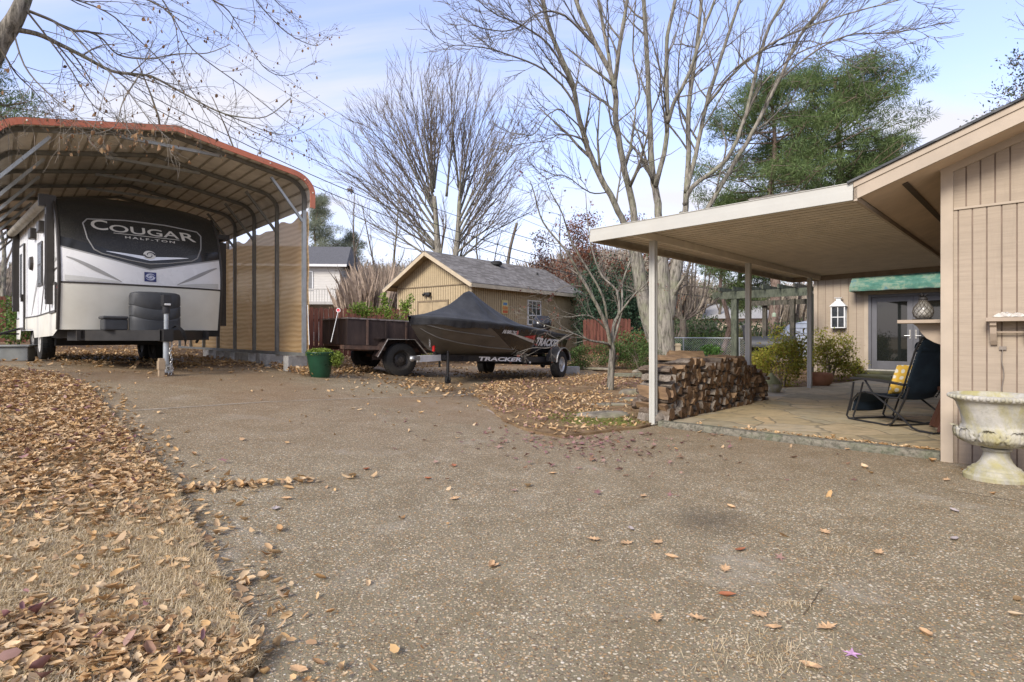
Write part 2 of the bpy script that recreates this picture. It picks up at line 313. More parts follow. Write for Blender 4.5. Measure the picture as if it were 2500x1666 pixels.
def text2d(body, shear=0, offset=0, spacing=1.0):
    """letters as flat triangles/ngons; returned as verts (x,y) scaled to height 1, width list, faces"""
    c = bpy.data.curves.new('t', 'FONT'); c.body = body; c.size = 1; c.shear = shear; c.offset = offset; c.space_character = spacing; c.resolution_u = 4
    o = bpy.data.objects.new('t', c); COL.objects.link(o); dg = bpy.context.evaluated_depsgraph_get(); dg.update()
    me = bpy.data.meshes.new_from_object(o.evaluated_get(dg)); bpy.data.objects.remove(o)
    bm = bmesh.new(); bm.from_mesh(me); bmesh.ops.triangulate(bm, faces=bm.faces); bmesh.ops.subdivide_edges(bm, edges=[e for e in bm.edges if e.calc_length() > .25], cuts=1); bmesh.ops.triangulate(bm, faces=bm.faces)
    vs = [(v.co.x, v.co.y) for v in bm.verts]; fs = [tuple(v.index for v in f.verts) for f in bm.faces]; bm.free()
    x0 = min(v[0] for v in vs); x1 = max(v[0] for v in vs); y0 = min(v[1] for v in vs); y1 = max(v[1] for v in vs)
    return [((x - x0) / (x1 - x0), (y - y0) / (y1 - y0)) for x, y in vs], fs

# fast raw mesh from numpy arrays, with a random value per element
def raw(name, V, F, m, rn=None, parent=None, smooth=False, mi=None):
    me = bpy.data.meshes.new(name); V = np.asarray(V, np.float32); F = np.asarray(F, np.int32); k = F.shape[1]
    me.vertices.add(len(V)); me.vertices.foreach_set('co', V.ravel()); me.loops.add(F.size); me.loops.foreach_set('vertex_index', F.ravel())
    me.polygons.add(len(F)); me.polygons.foreach_set('loop_start', np.arange(0, F.size, k, dtype=np.int32)); me.polygons.foreach_set('loop_total', np.full(len(F), k, np.int32))
    for q in (m if isinstance(m, (list, tuple)) else [m]): me.materials.append(q)
    if mi is not None: me.polygons.foreach_set('material_index', np.asarray(mi, np.int32))
    if smooth: me.polygons.foreach_set('use_smooth', np.ones(len(F), bool))
    me.update(calc_edges=True)
    if rn is not None:
        a = me.attributes.new('rnd', 'FLOAT', 'POINT'); a.data.foreach_set('value', np.asarray(rn, np.float32))
    o = bpy.data.objects.new(name, me); COL.objects.link(o)
    if parent: o.parent = parent
    return o

def inpoly(P, poly):
    P = np.asarray(P); x, y = P[:, 0], P[:, 1]; ins = np.zeros(len(P), bool); n = len(poly)
    for i in range(n):
        x0, y0 = poly[i]; x1, y1 = poly[(i + 1) % n]
        c = ((y0 > y) != (y1 > y)) & (x < (x1 - x0) * (y - y0) / ((y1 - y0) or 1e-9) + x0); ins ^= c
    return ins
def sheet(name, poly, m, off, step=.4, jit=0, skirt=0, label=None):
    pts = []
    for i in range(len(poly)):
        a = Vector(poly[i]); b = Vector(poly[(i + 1) % len(poly)]); k = max(1, int((b - a).length / step))
        for j in range(k):
            q = a.lerp(b, j / k); pts.append(q + Vector((rnd.uniform(-jit, jit), rnd.uniform(-jit, jit))))
    nb = len(pts); bx = [p.x for p in pts]; by = [p.y for p in pts]
    gx = np.arange(min(bx), max(bx), step); gy = np.arange(min(by), max(by), step); G = np.array([(x, y) for x in gx for y in gy])
    G = G[inpoly(G, [tuple(p) for p in pts])]
    allp = pts + [Vector(g) for g in G]
    r = delaunay_2d_cdt(allp, [(i, (i + 1) % nb) for i in range(nb)], [], 1, 1e-5)
    V = r[0]; F = r[2]; z = HH([(v.x, v.y) for v in V]) + off
    mb = MB(); mb.add([(v.x, v.y, z[i]) for i, v in enumerate(V)], F)
    if skirt:
        P2 = [tuple(p) for p in pts]; z2 = HH(P2) + off; mb.add([(p[0], p[1], zz) for p, zz in zip(P2, z2)] + [(p[0], p[1], zz - skirt) for p, zz in zip(P2, z2)], [(i, (i + 1) % nb, nb + (i + 1) % nb, nb + i) for i in range(nb)])
    o = mb.build(name, m, fix=False)
    bm = bmesh.new(); bm.from_mesh(o.data)
    for f in bm.faces:
        f.normal_update()
        if f.normal.z < -.01: f.normal_flip()
    bm.to_mesh(o.data); bm.free(); return o

# ------------------------------------------------------------------ leaves, twigs, blades
def leaf_template(kind):
    if kind == 'oval':
        V = [(0, 0, 0), (.2, .19, .05), (.68, .25, .05), (1, 0, .02), (.74, -.21, .06), (.24, -.22, .05), (.5, 0, -.04)]
        F = [(0, 1, 6), (1, 2, 6), (2, 3, 6), (3, 4, 6), (4, 5, 6), (5, 0, 6)]
    elif kind == 'oak':
        out_ = [(0, .02), (.18, .06), (.3, .3), (.36, .1), (.5, .38), (.56, .12), (.72, .28), (.76, .09), (1, .0)]
        V = [(x, y, .15 * y) for x, y in out_] + [(x, -y * .9, .12 * y) for x, y in out_[::-1][1:]]; V.append((.5, 0, -.02)); n = len(V) - 1
        F = [(i, (i + 1) % n, n) for i in range(n)]
    elif kind == 'star':
        V = [(.5, 0, 0)] + [(.5 + (.5 if i % 2 == 0 else .17) * math.cos(math.pi * i / 5), (.5 if i % 2 == 0 else .17) * math.sin(math.pi * i / 5), .03 * (i % 2)) for i in range(10)]
        F = [(0, 1 + i, 1 + (i + 1) % 10) for i in range(10)]
    elif kind == 'rhomb':
        V = [(0, 0, 0), (.45, .24, .03), (1, 0, 0), (.45, -.24, .03)]; F = [(0, 1, 2), (0, 2, 3)]
    elif kind == 'needle':
        V = [(0, -.05, 0), (.15, .10, 0), (1, .0, 0)]; F = [(0, 1, 2)]
    return np.array(V, float), np.array(F)
def rotmats(yaw, pitch, roll):
    cy, sy, cp, sp, cr_, sr = np.cos(yaw), np.sin(yaw), np.cos(pitch), np.sin(pitch), np.cos(roll), np.sin(roll)
    M = np.empty((len(yaw), 3, 3))
    M[:, 0, 0] = cy * cp; M[:, 0, 1] = cy * sp * sr - sy * cr_; M[:, 0, 2] = cy * sp * cr_ + sy * sr
    M[:, 1, 0] = sy * cp; M[:, 1, 1] = sy * sp * sr + cy * cr_; M[:, 1, 2] = sy * sp * cr_ - cy * sr
    M[:, 2, 0] = -sp; M[:, 2, 1] = cp * sr; M[:, 2, 2] = cp * cr_
    return M
def scatter(name, P, size, kind, m, tilt=.35, curl=1.0, parent=None, rn=None, yaw=None, pitch=None):
    P = np.asarray(P, float); n = len(P); T, F = leaf_template(kind); k = len(T)
    yaw = NR.uniform(0, 2 * np.pi, n) if yaw is None else yaw; pitch = NR.normal(0, tilt, n) if pitch is None else pitch
    M = rotmats(yaw, pitch, NR.normal(0, tilt, n)); s = np.asarray(size) * np.ones(n) * NR.uniform(.5, 1.3, n)
    TT = np.repeat(T[None], n, 0); TT[:, :, 2] *= NR.uniform(-1, 4, n)[:, None] * curl; TT[:, :, 1] *= NR.uniform(.6, 1.2, n)[:, None]; TT[:, :, 0] -= .5
    TT[:, :, 2] += (TT[:, :, 0] ** 2) * (NR.uniform(-.3, 1.1, n) * curl)[:, None]
    V = np.einsum('nij,nkj->nki', M, TT) * s[:, None, None] + P[:, None, :]
    FF = (F[None] + (np.arange(n) * k)[:, None, None]).reshape(-1, F.shape[1])
    r = np.repeat(NR.uniform(0, 1, n) if rn is None else rn, k)
    return raw(name, V.reshape(-1, 3), FF, m, r, parent)

class Tree:
    """collects tapering limbs; thick ones go to the trunk mesh, thin ones to the branch mesh"""
    def __init__(s, seed, split=.05, org=(0, 0, 0)): s.r = random.Random(seed); s.big = MB(); s.V = []; s.F = []; s.nv = 0; s.tips = []; s.split = split; s.org = Vector(org)
    def limb(s, pts, rs, n=None):
        if max(rs) >= s.split: s.big.tube([p - s.org for p in pts], rs, n or (12 if max(rs) > .12 else 7), True); return
        m = 4 if max(rs) > .02 else 3; base = s.nv; vs = []
        d0 = (pts[-1] - pts[0]).normalized(); a = d0.orthogonal().normalized(); b = d0.cross(a)
        for p, r in zip(pts, rs):
            for j in range(m):
                t = 2 * math.pi * j / m; q = p - s.org + (a * math.cos(t) + b * math.sin(t)) * r; vs.append((q.x, q.y, q.z))
        s.V += vs; k = len(pts)
        for i in range(k - 1):
            for j in range(m): s.F.append((base + i * m + j, base + i * m + (j + 1) % m, base + (i + 1) * m + (j + 1) % m, base + (i + 1) * m + j))
        s.nv += len(vs)
    def grow(s, p, d, ln, r, lv, P):
        """P: maxlv, kids, ratio, ang, wob, trop(Vector), minr"""
        R_ = s.r; k = 5 if lv < 2 else 4; pts = [p]; rs = [r]; q = p.copy(); dd = d.normalized()
        for i in range(k):
            dd = (dd + Vector((R_.gauss(0, 1), R_.gauss(0, 1), R_.gauss(0, 1))) * P['wob'] + P['trop'] * (.5 if lv else .25)).normalized()
            q = q + dd * ln / k; pts.append(q); rs.append(max(P['minr'] * .6, r * (1 - (i + 1) / k * .72)))
        s.limb(pts, rs); s.kids(pts, rs, ln, lv, P)
    def kids(s, pts, rs, ln, lv, P, n=None, lo=.2):
        R_ = s.r
        if lv >= P['maxlv']: s.tips.append(pts[-1]); s.tips.append(pts[len(pts) // 2]); return
        n = n if n is not None else P['kids'][min(lv, len(P['kids']) - 1)]
        n = max(1, int(n + R_.uniform(-.7, .7)))
        for i in range(n):
            t = lo + (1 - lo) * (i + R_.random()) / n; f = t * (len(pts) - 1); a = min(int(f), len(pts) - 2); q = pts[a].lerp(pts[a + 1], f - a); r0 = rs[a] * (1 - (f - a)) + rs[a + 1] * (f - a)
            d = (pts[a + 1] - pts[a]).normalized(); o = d.orthogonal().normalized(); o.rotate(Matrix.Rotation(R_.uniform(0, 6.28), 3, d)); an = R(R_.uniform(*P['ang']))
            if P.get('flat'): o.z *= .5; o.normalize()
            cd = d * math.cos(an) + o * math.sin(an); cl = ln * R_.uniform(*P['ratio']) * (1.1 - .5 * t)
            s.grow(q, cd, cl, max(P['minr'], r0 * R_.uniform(.4, .6)), lv + 1, P)
    def guided(s, pts, r0, r1, P, kids=8, lv=1, ln=None, lo=.15, wob=0):
        """an explicit limb, smoothed, with procedural side branches"""
        Q = []; n = len(pts)
        for i in range(n - 1):
            p0 = pts[max(i - 1, 0)]; p1 = pts[i]; p2 = pts[i + 1]; p3 = pts[min(i + 2, n - 1)]
            for j in range(4):
                t = j / 4; Q.append(.5 * ((2 * p1) + (p2 - p0) * t + (2 * p0 - 5 * p1 + 4 * p2 - p3) * t * t + (3 * p1 - p0 - 3 * p2 + p3) * t ** 3))
        Q.append(pts[-1]); Q = [q + Vector((s.r.gauss(0, wob), s.r.gauss(0, wob), s.r.gauss(0, wob))) for q in Q]
        rs = [r0 + (r1 - r0) * (i / (len(Q) - 1)) ** .8 for i in range(len(Q))]
        s.limb(Q, rs); tot = sum((Q[i + 1] - Q[i]).length for i in range(len(Q) - 1))
        s.kids(Q, rs, ln or tot * .6, lv, P, kids, lo); return Q
    def build(s, root, mt, mb_, tn='trunk', bn='branches'):
        if s.big.v: s.big.build(tn, mt, root, smooth='all', fix=False)
        if s.V: raw(bn, s.V, s.F, mb_, None, root, smooth=True)

# ================================================================== GROUND
def axis_pts(lo, hi, fine, f0, f1):
    a = [lo]; x = lo
    while x < hi:
        d = fine if f0 <= x <= f1 else max(fine, .22 * min(abs(x - f0), abs(x - f1)) + fine); x += d; a.append(x)
    return np.array(a)
gx = axis_pts(-330, 330, .35, -13, 13); gy = axis_pts(-60, 330, .35, -1.5, 26)
GX, GY = np.meshgrid(gx, gy); P2 = np.stack([GX.ravel(), GY.ravel()], 1); Z = HH(P2)
nx = len(gx); ny = len(gy); idx = np.arange(nx * ny).reshape(ny, nx)
Fq = np.stack([idx[:-1, :-1], idx[:-1, 1:], idx[1:, 1:], idx[1:, :-1]], -1).reshape(-1, 4)
soil = m_dirt('leafy_soil', (.10, .065, .04), (.21, .135, .075), (.33, .23, .13))
tag(raw('ground', np.column_stack([P2, Z - .004]), Fq, soil, smooth=True), kind='structure')
EDGE = [(700, 1800), (640, 1640), (560, 1480), (470, 1310), (415, 1180), (330, 1090), (262, 1010), (215, 950), (140, 922), (30, 908)]
edge = [gp(*p) for p in EDGE]
drive_poly = [(-1.1, -4)] + [(-.95, 1.2)] + edge[1:] + [(-8.6, 9.2), (-11.5, 13.2), (-8.6, 15.4), (-5.4, 12.9)] + [gp(700, 903), gp(790, 903)] + [(-3.4, 15.2), (-1.2, 17.2), (1.2, 18.2), gp(1420, 896), gp(1500, 925), (3.2, 13.2), (2.0, 8.0), hp(-.08, .2), hp(-.12, 3.3), hp(-.2, 9.5), (9, -4)]
agg = m_aggregate()
tag(sheet('driveway', drive_poly, agg, .014, .4), kind='structure')
lawn_poly = [(-1.25, -3), (-1.1, 1.2)] + [(x - .02, y) for x, y in edge[1:]] + [(-9.5, 8.6), (-14, 9), (-14, -3)]
straw = m_dirt('dormant_lawn', (.36, .27, .16), (.52, .41, .26), (.64, .53, .36), 2.2)
tag(sheet('lawn', lawn_poly, straw, .034, .35, .03, .06), kind='structure')
ISL = [(1155, 963), (1172, 947), (1215, 937), (1290, 930), (1380, 925), (1440, 921), (1500, 915)]
ISL2 = [(1600, 1038), (1560, 1050), (1500, 1056), (1430, 1066), (1370, 1072), (1300, 1062), (1245, 1040), (1215, 1018), (1190, 995), (1165, 975)]
isl_poly = [gp(*p) for p in ISL] + [(3.6, 14), (2.9, 9.4), (2.05, 7.95)] + [gp(*p) for p in ISL2]
bedm = m_dirt('planting_bed_soil', (.13, .085, .05), (.25, .165, .09), (.38, .27, .15), 2.6)
# moss patches on the bed
bm_ = NG('bed_soil_moss'); v_ = bm_.co(); mk = bm_.noise(v_, 2.3, 6, .7)
def bed():
    g = bm_; f = g.noise(v_, 2.6, 8, .7); c = g.ramp(f, [(.3, (.13, .085, .05)), (.5, (.27, .18, .10)), (.7, (.40, .29, .165))])
    dn = g.n('ShaderNodeVectorMath', operation='DISTANCE'); g.L.new(v_, dn.inputs[0]); mp_ = gp(1455, 1030); dn.inputs[1].default_value = (mp_[0], mp_[1], H(*mp_))
    mr = g.n('ShaderNodeMapRange', I={'From Min': .25, 'From Max': 1.1, 'To Min': .55, 'To Max': -.1}); g.L.new(dn.outputs['Value'], mr.inputs[0])
    mm = g.ramp(g.math('ADD', mk, g.math('SUBTRACT', mr.outputs[0], .45)), [(.28, (0, 0, 0)), (.42, (.9, .9, .9))]); c = g.mix(mm, c, g.mix(g.noise(v_, 30), (.13, .16, .035), (.27, .26, .07)))
    f2 = g.noise(v_, 40, 5, .7); c = g.mix(g.math('MULTIPLY', f2, .6), c, g.mix(1, c, (.5, .48, .45), 'MULTIPLY')); g.bump(f2, .9, .03); return g.set(c, .95, 0, .1)
tag(sheet('planting_bed', isl_poly, bed(), .045, .22, .04, .05), kind='structure')
# flagstone patio
pat_poly = [hp(.1, .12), hp(.1, 3.12), hp(11.69, 3.12), hp(11.69, .3), hp(9.2, .2), hp(7.2, -.1), hp(6.4, -.45), hp(4.6, -.25), hp(3.6, .0)]
mbp = MB(); mbp.prism(pat_poly, lambda x, y: (x, y, .055), lambda x, y: (x, y, -.25))
tag(mbp.build('patio', m_flag(), bevel=.01), kind='structure')
# low concrete joints in the driveway (saw cuts): slim dark strips
jm = mat('joint_dirt', (.10, .075, .05), scale=30, var=.5, rough=.95)
def joint(name, pxs, w_=.018, mat_=jm):
    P = [Vector(gp(*p)) for p in pxs]; Q = []
    for a, b in zip(P[:-1], P[1:]):
        k = max(2, int((b - a).length / .12)); Q += [a.lerp(b, i / k) for i in range(k)]
    Q.append(P[-1]); mb = MB(); vs = []
    for i, q in enumerate(Q):
        d = (Q[min(i + 1, len(Q) - 1)] - Q[max(i - 1, 0)]).normalized(); n = Vector((-d.y, d.x)); ww = w_ * rnd.uniform(.5, 1.3); q = q + n * rnd.uniform(-.006, .006)
        for s_ in (-1, 1): p = q + n * s_ * ww / 2; vs.append((p.x, p.y, H(p.x, p.y) + .0185))
    mb.add(vs, [(2 * i, 2 * i + 1, 2 * i + 3, 2 * i + 2) for i in range(len(Q) - 1)]); o = mb.build(name, mat_, fix=False); tag(o, kind='structure')
joint('driveway_joint', [(235, 1012), (420, 1000), (640, 985), (900, 975), (1120, 968), (1158, 963)], .03, mat('pale_joint', (.36, .31, .24), scale=20, var=.3, rough=.95))
joint('driveway_joint', [(1962, 1512), (1990, 1468), (2006, 1446)], .006)
joint('driveway_joint', [(2320, 1204), (2400, 1216), (2600, 1250)], .008)
joint('driveway_joint', [(440, 1205), (620, 1190), (760, 1180)], .007)
joint('driveway_joint', [(1190, 1003), (1240, 1034), (1300, 1052), (1380, 1064)], .05, mat('pale_joint2', (.33, .26, .2), scale=20, var=.3, rough=.95))

# ================================================================== HOUSE
house = empty('house', (O1.x, O1.y, 0), UA, 'tan ranch house with vertical grooved siding and grey glass doors on the patio', 'house')
sid = m_siding('house_siding', (.38, .312, .235)); trim = mat('tan_trim', (.41, .34, .258), scale=3, var=.12, rough=.7, bump=.1)
groove = mat('siding_groove', (.22, .165, .125), scale=8, var=.2, rough=.9)
sofm = mat('soffit_paint', (.56, .44, .32), scale=4, var=.12, rough=.8)
def grooved(mb, o, d, n, ln, z0, z1, sp, gw=.012, dep=.008, ph=0.0):
    """vertical grooves (material 1) between faces (material 0)"""
    o = Vector(o); d = Vector(d); n = Vector(n); s = 0; pts = [(0, 0, 0)]; x = ph
    while x < ln - gw:
        if x > 0: pts += [(x, 0, 1), (x, -dep, 1), (x + gw, -dep, 1), (x + gw, 0, 0)]
        x += sp
    pts.append((ln, 0, 0))
    for a, b in zip(pts[:-1], pts[1:]):
        pa = o + d * a[0] + n * a[1]; pb = o + d * b[0] + n * b[1]
        za0, za1, zb0, zb1 = z0(a[0]), z1(a[0]), z0(b[0]), z1(b[0])
        mb.add([(pa.x, pa.y, za0), (pb.x, pb.y, zb0), (pb.x, pb.y, zb1), (pa.x, pa.y, za1)], [(0, 1, 2, 3)], 1 if a[2] and b[2] is not None and a[2] == 1 else 0)
RS = .364; RT = math.atan(RS); RIDGE = 8.6
def rz(v): return 2.51 + RS * (min(v, 2 * RIDGE - v) - 2.487)
# gable wall (faces the driveway): u=-.17
mw = MB()
sofz = lambda v: rz(v) + .02
grooved(mw, (-.17, -3.2), (0, -1), (-1, 0), 10, lambda s: -.05 - .0 * s, lambda s: 2.372, .102, ph=.045)
grooved(mw, (-.165, -3.2), (0, -1), (-1, 0), 10, lambda s: 2.372, lambda s: sofz(3.2 + s) + .0, .102, ph=.0)
# side wall, back wall, far end
grooved(mw, (11.7, -3.12), (-1, 0), (0, 1), 11.87 - .03, lambda s: -.1, lambda s: sofz(3.12), .2)
mw.add([(-.155, -3.2, -.1), (-.155, -3.13, -.1), (-.155, -3.13, sofz(3.12)), (-.155, -3.2, sofz(3.2))], [(0, 1, 2, 3)])
mw.box(-.1, 18.6, -13.9, -13.8, -.1, 2.6); mw.box(18.5, 18.6, -13.8, 1.2, -.1, 2.7)
# wing wall with the doors: u=11.7, v -1.3..3.12 ; opening v .1..2.17
for (va, vb, za, zb) in ((-1.3, .1, -.1, 2.92), (2.17, 3.12, -.1, 2.92), (.1, 2.17, 2.40, 2.92), (.1, 2.17, -.1, .25)):
    grooved(mw, (11.7, -va), (0, -1), (-1, 0), vb - va, lambda s, z=za: z, lambda s, z=zb: z, .2 if vb - va < 1.3 or za < 0 and zb > 2 else .2, ph=.1)
mw.box(11.72, 18.5, 1.28, 1.3, -.1, 2.92)
wall = mw.build('wall', [sid, groove], house, fix=False)
t = MB(); t.box(-.192, -.155, -3.215, -3.12, -.06, sofz(3.12)); t.build('corner_board', trim, house, bevel=.004)
t = MB(); t.box(11.675, 11.72, 1.21, 1.31, -.05, 2.92); t.build('corner_board', trim, house, bevel=.004)
t = MB(); t.box(-.183, -.168, -13, -3.218, 2.366, 2.386); t.build('flashing', trim, house)
t = MB(); t.beam((-.175, -3.12, sofz(3.12) - .03), (-.175, -RIDGE, sofz(RIDGE) - .03), .03, .075); t.build('frieze_board', trim, house)
# roof: two slopes with shingles, soffit below
r = MB()
for sgn in (1, -1):
    e = 2.487; a = lambda v, dz: (v, dz)
    vv = [2.44, RIDGE] if sgn == 1 else [RIDGE, 2 * RIDGE - 2.44]
    zs = [2.51 + RS * (2.44 - 2.487) + .175, rz(RIDGE) + .175] if sgn == 1 else [rz(RIDGE) + .175, 2.51 + RS * (2.44 - 2.487) + .175]
    r.add([(u, -v, z + dz) for u in (-.615, 12.6) for v, z in zip(vv, zs) for dz in (0, .022)], [(0, 1, 3, 2), (4, 6, 7, 5), (1, 5, 7, 3), (0, 2, 6, 4), (0, 4, 5, 1), (2, 3, 7, 6)])
roofm = m_shingle('house_shingles', (.05, .055, .06), (.16, .165, .165), RT)
r.build('roof', roofm, house)
s = MB()
for u0, u1 in ((-.548, 12.5),):
    s.add([(u0, -2.53, rz(2.53) + .02), (u1, -2.53, rz(2.53) + .02), (u1, -RIDGE, rz(RIDGE) + .02), (u0, -RIDGE, rz(RIDGE) + .02)], [(0, 1, 2, 3)])
    s.add([(u0, -RIDGE, rz(RIDGE) + .02), (u1, -RIDGE, rz(RIDGE) + .02), (u1, -14.7, rz(14.7) + .02), (u0, -14.7, rz(14.7) + .02)], [(0, 1, 2, 3)])
s.build('soffit', sofm, house, fix=False)
s = MB(); zz = rz(2.86) + .012; s.beam((-.3, -2.86, zz), (11.6, -2.86, zz), .05, .008, up=(0, RS, 1)); s.build('soffit_vent', mat('dark_vent', (.09, .07, .05), rough=.8), house)
f = MB()
def rake(mb, u0, u1, va, vb, lo, hi):
    mb.add([(u, -v, rz(v) + dz) for u in (u0, u1) for v in (va, vb) for dz in (lo, hi)], [(0, 1, 3, 2), (4, 6, 7, 5), (1, 5, 7, 3), (0, 2, 6, 4), (0, 4, 5, 1), (2, 3, 7, 6)])
rake(f, -.58, -.55, 2.49, RIDGE, 0, .148); rake(f, -.58, -.55, RIDGE, 14.7, 0, .148)
rake(f, -.592, -.582, 2.49, RIDGE, .118, .17)
f.box(-.58, 12.5, -2.52, -2.49, 2.50, 2.66); f.build('fascia', trim, house)
# wing roof
wr = MB()
for (ua, ub, za, zb) in ((11.25, 15.1, 2.92, 4.0), (15.1, 18.95, 4.0, 2.92)):
    wr.add([(u, y, z + dz) for y in (1.75, -3.0) for u, z in ((ua, za), (ub, zb)) for dz in (0, .1)], [(0, 1, 3, 2), (4, 6, 7, 5), (1, 5, 7, 3), (0, 2, 6, 4), (0, 4, 5, 1), (2, 3, 7, 6)])
wr.add([(11.72, 1.28, 2.9), (18.5, 1.28, 2.9), (15.1, 1.28, 3.95)], [(0, 1, 2)]); wr.build('wing_roof', roofm, house)
# french doors
gray = mat('grey_door_paint', (.115, .115, .125), scale=3, var=.1, rough=.45, bump=.05, spec=.5)
gd = NG('door_glass'); gd.set((.012, .014, .013), .03, 0, .9); doorglass = gd.m
steel = mat('brushed_nickel', (.55, .54, .5), metal=.9, rough=.3, var=.1, bump=0)
fr = MB(); fr.box(11.66, 11.78, -.17, -.1, .27, 2.34); fr.box(11.66, 11.78, -2.17, -2.1, .27, 2.34); fr.box(11.66, 11.78, -2.1, -.17, 2.27, 2.34)
fr.build('door_frame', gray, house, bevel=.004)
fr = MB(); fr.box(11.665, 11.71, -.1, .0, .2, 2.45); fr.box(11.665, 11.71, -2.27, -2.17, .2, 2.45); fr.box(11.665, 11.71, -2.17, -.1, 2.342, 2.45); fr.build('door_casing', trim, house, bevel=.004)
fr = MB(); fr.box(11.6, 11.8, -2.2, -.08, .225, .268); fr.build('threshold', mat('stone_sill', (.45, .43, .38), rough=.7), house, bevel=.006)
for k in (0, 1):
    y1 = -.172 - .965 * k; y0 = y1 - .961; d = MB(); st_ = .13
    d.box(11.70, 11.745, y0, y0 + st_, .275, 2.265); d.box(11.70, 11.745, y1 - st_, y1, .275, 2.265); d.box(11.70, 11.745, y0 + st_, y1 - st_, .275, .50); d.box(11.70, 11.745, y0 + st_, y1 - st_, 2.13, 2.265)
    dd = d.build('door', gray, house, bevel=.004)
    q = MB(); q.box(11.718, 11.728, y0 + st_, y1 - st_, .50, 2.13); q.build('glass_pane', doorglass, dd)
    q = MB(); yc = (y0 + .065) if k == 0 else (y1 - .065); q.box(11.688, 11.70, yc - .02, yc + .02, 1.12, 1.36); q.tube([(11.69, yc, 1.2), (11.65, yc, 1.2), (11.645, yc + (.12 if k == 0 else -.12), 1.2)], .009, 8); q.build('handle', steel, dd, smooth=True)
    q = MB(); q.box(11.735, 11.75, y0 + st_, y1 - st_, 2.02, 2.06); q.build('window_reveal', mat('pale_blind', (.5, .5, .46)), dd)
st = MB(); st.prism([(10.35, -.05), (11.62, .15), (11.62, -2.9), (10.4, -2.9)], lambda x, y: (x, y, .16), lambda x, y: (x, y, -.1)); st.build('stone_step', mat('mossy_stone', (.14, .14, .07), (.09, .085, .06), scale=3, bump=.6, rough=.9, dirt=(.2, .18, .07), dirtf=.8), house, bevel=.03)
st = MB(); st.prism([(11.1, -.02), (11.62, .1), (11.62, -2.6), (11.1, -2.6)], lambda x, y: (x, y, .235), lambda x, y: (x, y, .16)); st.build('stone_step', mat('mossy_stone'  , (.2, .2, .1)), house, bevel=.02)

# awning above the doors
aw = empty('awning', (*hp(11.7, 1.0), 2.5), UA, 'faded green canvas awning above the grey glass doors', 'awning')
am = NG('faded_green_canvas'); v_ = am.co(); f1_ = am.noise(v_, 2.2, 8, .7, .4); f2_ = am.noise(am.co((1, .5, 1)), 9, 6, .7)
c_ = am.ramp(am.math('ADD', am.math('MULTIPLY', f1_, .6), am.math('MULTIPLY', f2_, .4)), [(.36, (.04, .11, .075)), (.47, (.07, .17, .125)), (.55, (.19, .25, .17)), (.62, (.06, .16, .18)), (.7, (.25, .28, .19))]); awm = am.set(c_, .8, 0, .2)
a = MB()
prof = [(0, .52), (-.55, .06), (-.56, -.075)]
a.grid(lambda s_, t_: (prof[min(int(t_ * 2), 1)][0] * (1 - (t_ * 2 - min(int(t_ * 2), 1))) + prof[min(int(t_ * 2), 1) + 1][0] * (t_ * 2 - min(int(t_ * 2), 1)) + .003 * math.sin(s_ * 40), 1.25 - 2.7 * s_, prof[min(int(t_ * 2), 1)][1] * (1 - (t_ * 2 - min(int(t_ * 2), 1))) + prof[min(int(t_ * 2), 1) + 1][1] * (t_ * 2 - min(int(t_ * 2), 1)) + .002 * math.sin(s_ * 23)), 30, 2)
for y in (1.25, -1.45): a.add([(0, y, .52), (-.55, y, .06), (-.56, y, -.075), (0, y, -.075)], [(0, 1, 2, 3)])
a.build('canopy', awm, aw, fix=False)
a = MB(); a.tube([(-.02, 1.22, -.06), (-.55, 1.22, -.06), (-.55, -1.42, -.06), (-.02, -1.42, -.06)], .012, 6); a.build('awning_frame', mat('dark_frame', (.05, .05, .05), rough=.5), aw, smooth=True)

# lantern planter
lp = hp(11.63, -.62); ln_ = empty('wall_lantern', (*lp, 1.42), UA, 'white metal lantern with dark panes hung on the siding left of the glass doors', 'lantern')
wm = mat('white_metal', (.68, .69, .68), rough=.5, var=.1, dirt=(.35, .33, .28), dirtf=.4); a = MB()
for x in (-.15, .0): 
    for y in (-.17, .17): a.box(x - .0, x + .02, y - .015, y + .015, 0, .62)
for z in (0, .3, .6): a.box(-.148, .018, -.17, .17, z, z + .025)
a.box(-.15, -.135, -.01, .01, .02, .61)
a.build('lantern_frame', wm, ln_)
a = MB(); a.add([(-.19, -.21, .625), (.04, -.21, .625), (.04, .21, .625), (-.19, .21, .625), (-.11, -.07, .78), (.0, -.07, .78), (.0, .07, .78), (-.11, .07, .78)], [(0, 1, 5, 4), (1, 2, 6, 5), (2, 3, 7, 6), (3, 0, 4, 7), (4, 5, 6, 7), (3, 2, 1, 0)]); a.box(-.1, -.01, -.06, .06, .782, .86); a.box(-.13, .01, -.1, .1, .862, .872); a.build('lantern_roof', wm, ln_)
a = MB(); a.box(-.13, .0, -.15, .15, .03, .6); a.build('lantern_glass', mat('dark_pane', (.03, .035, .04), rough=.1, var=.3, spec=.6), ln_)

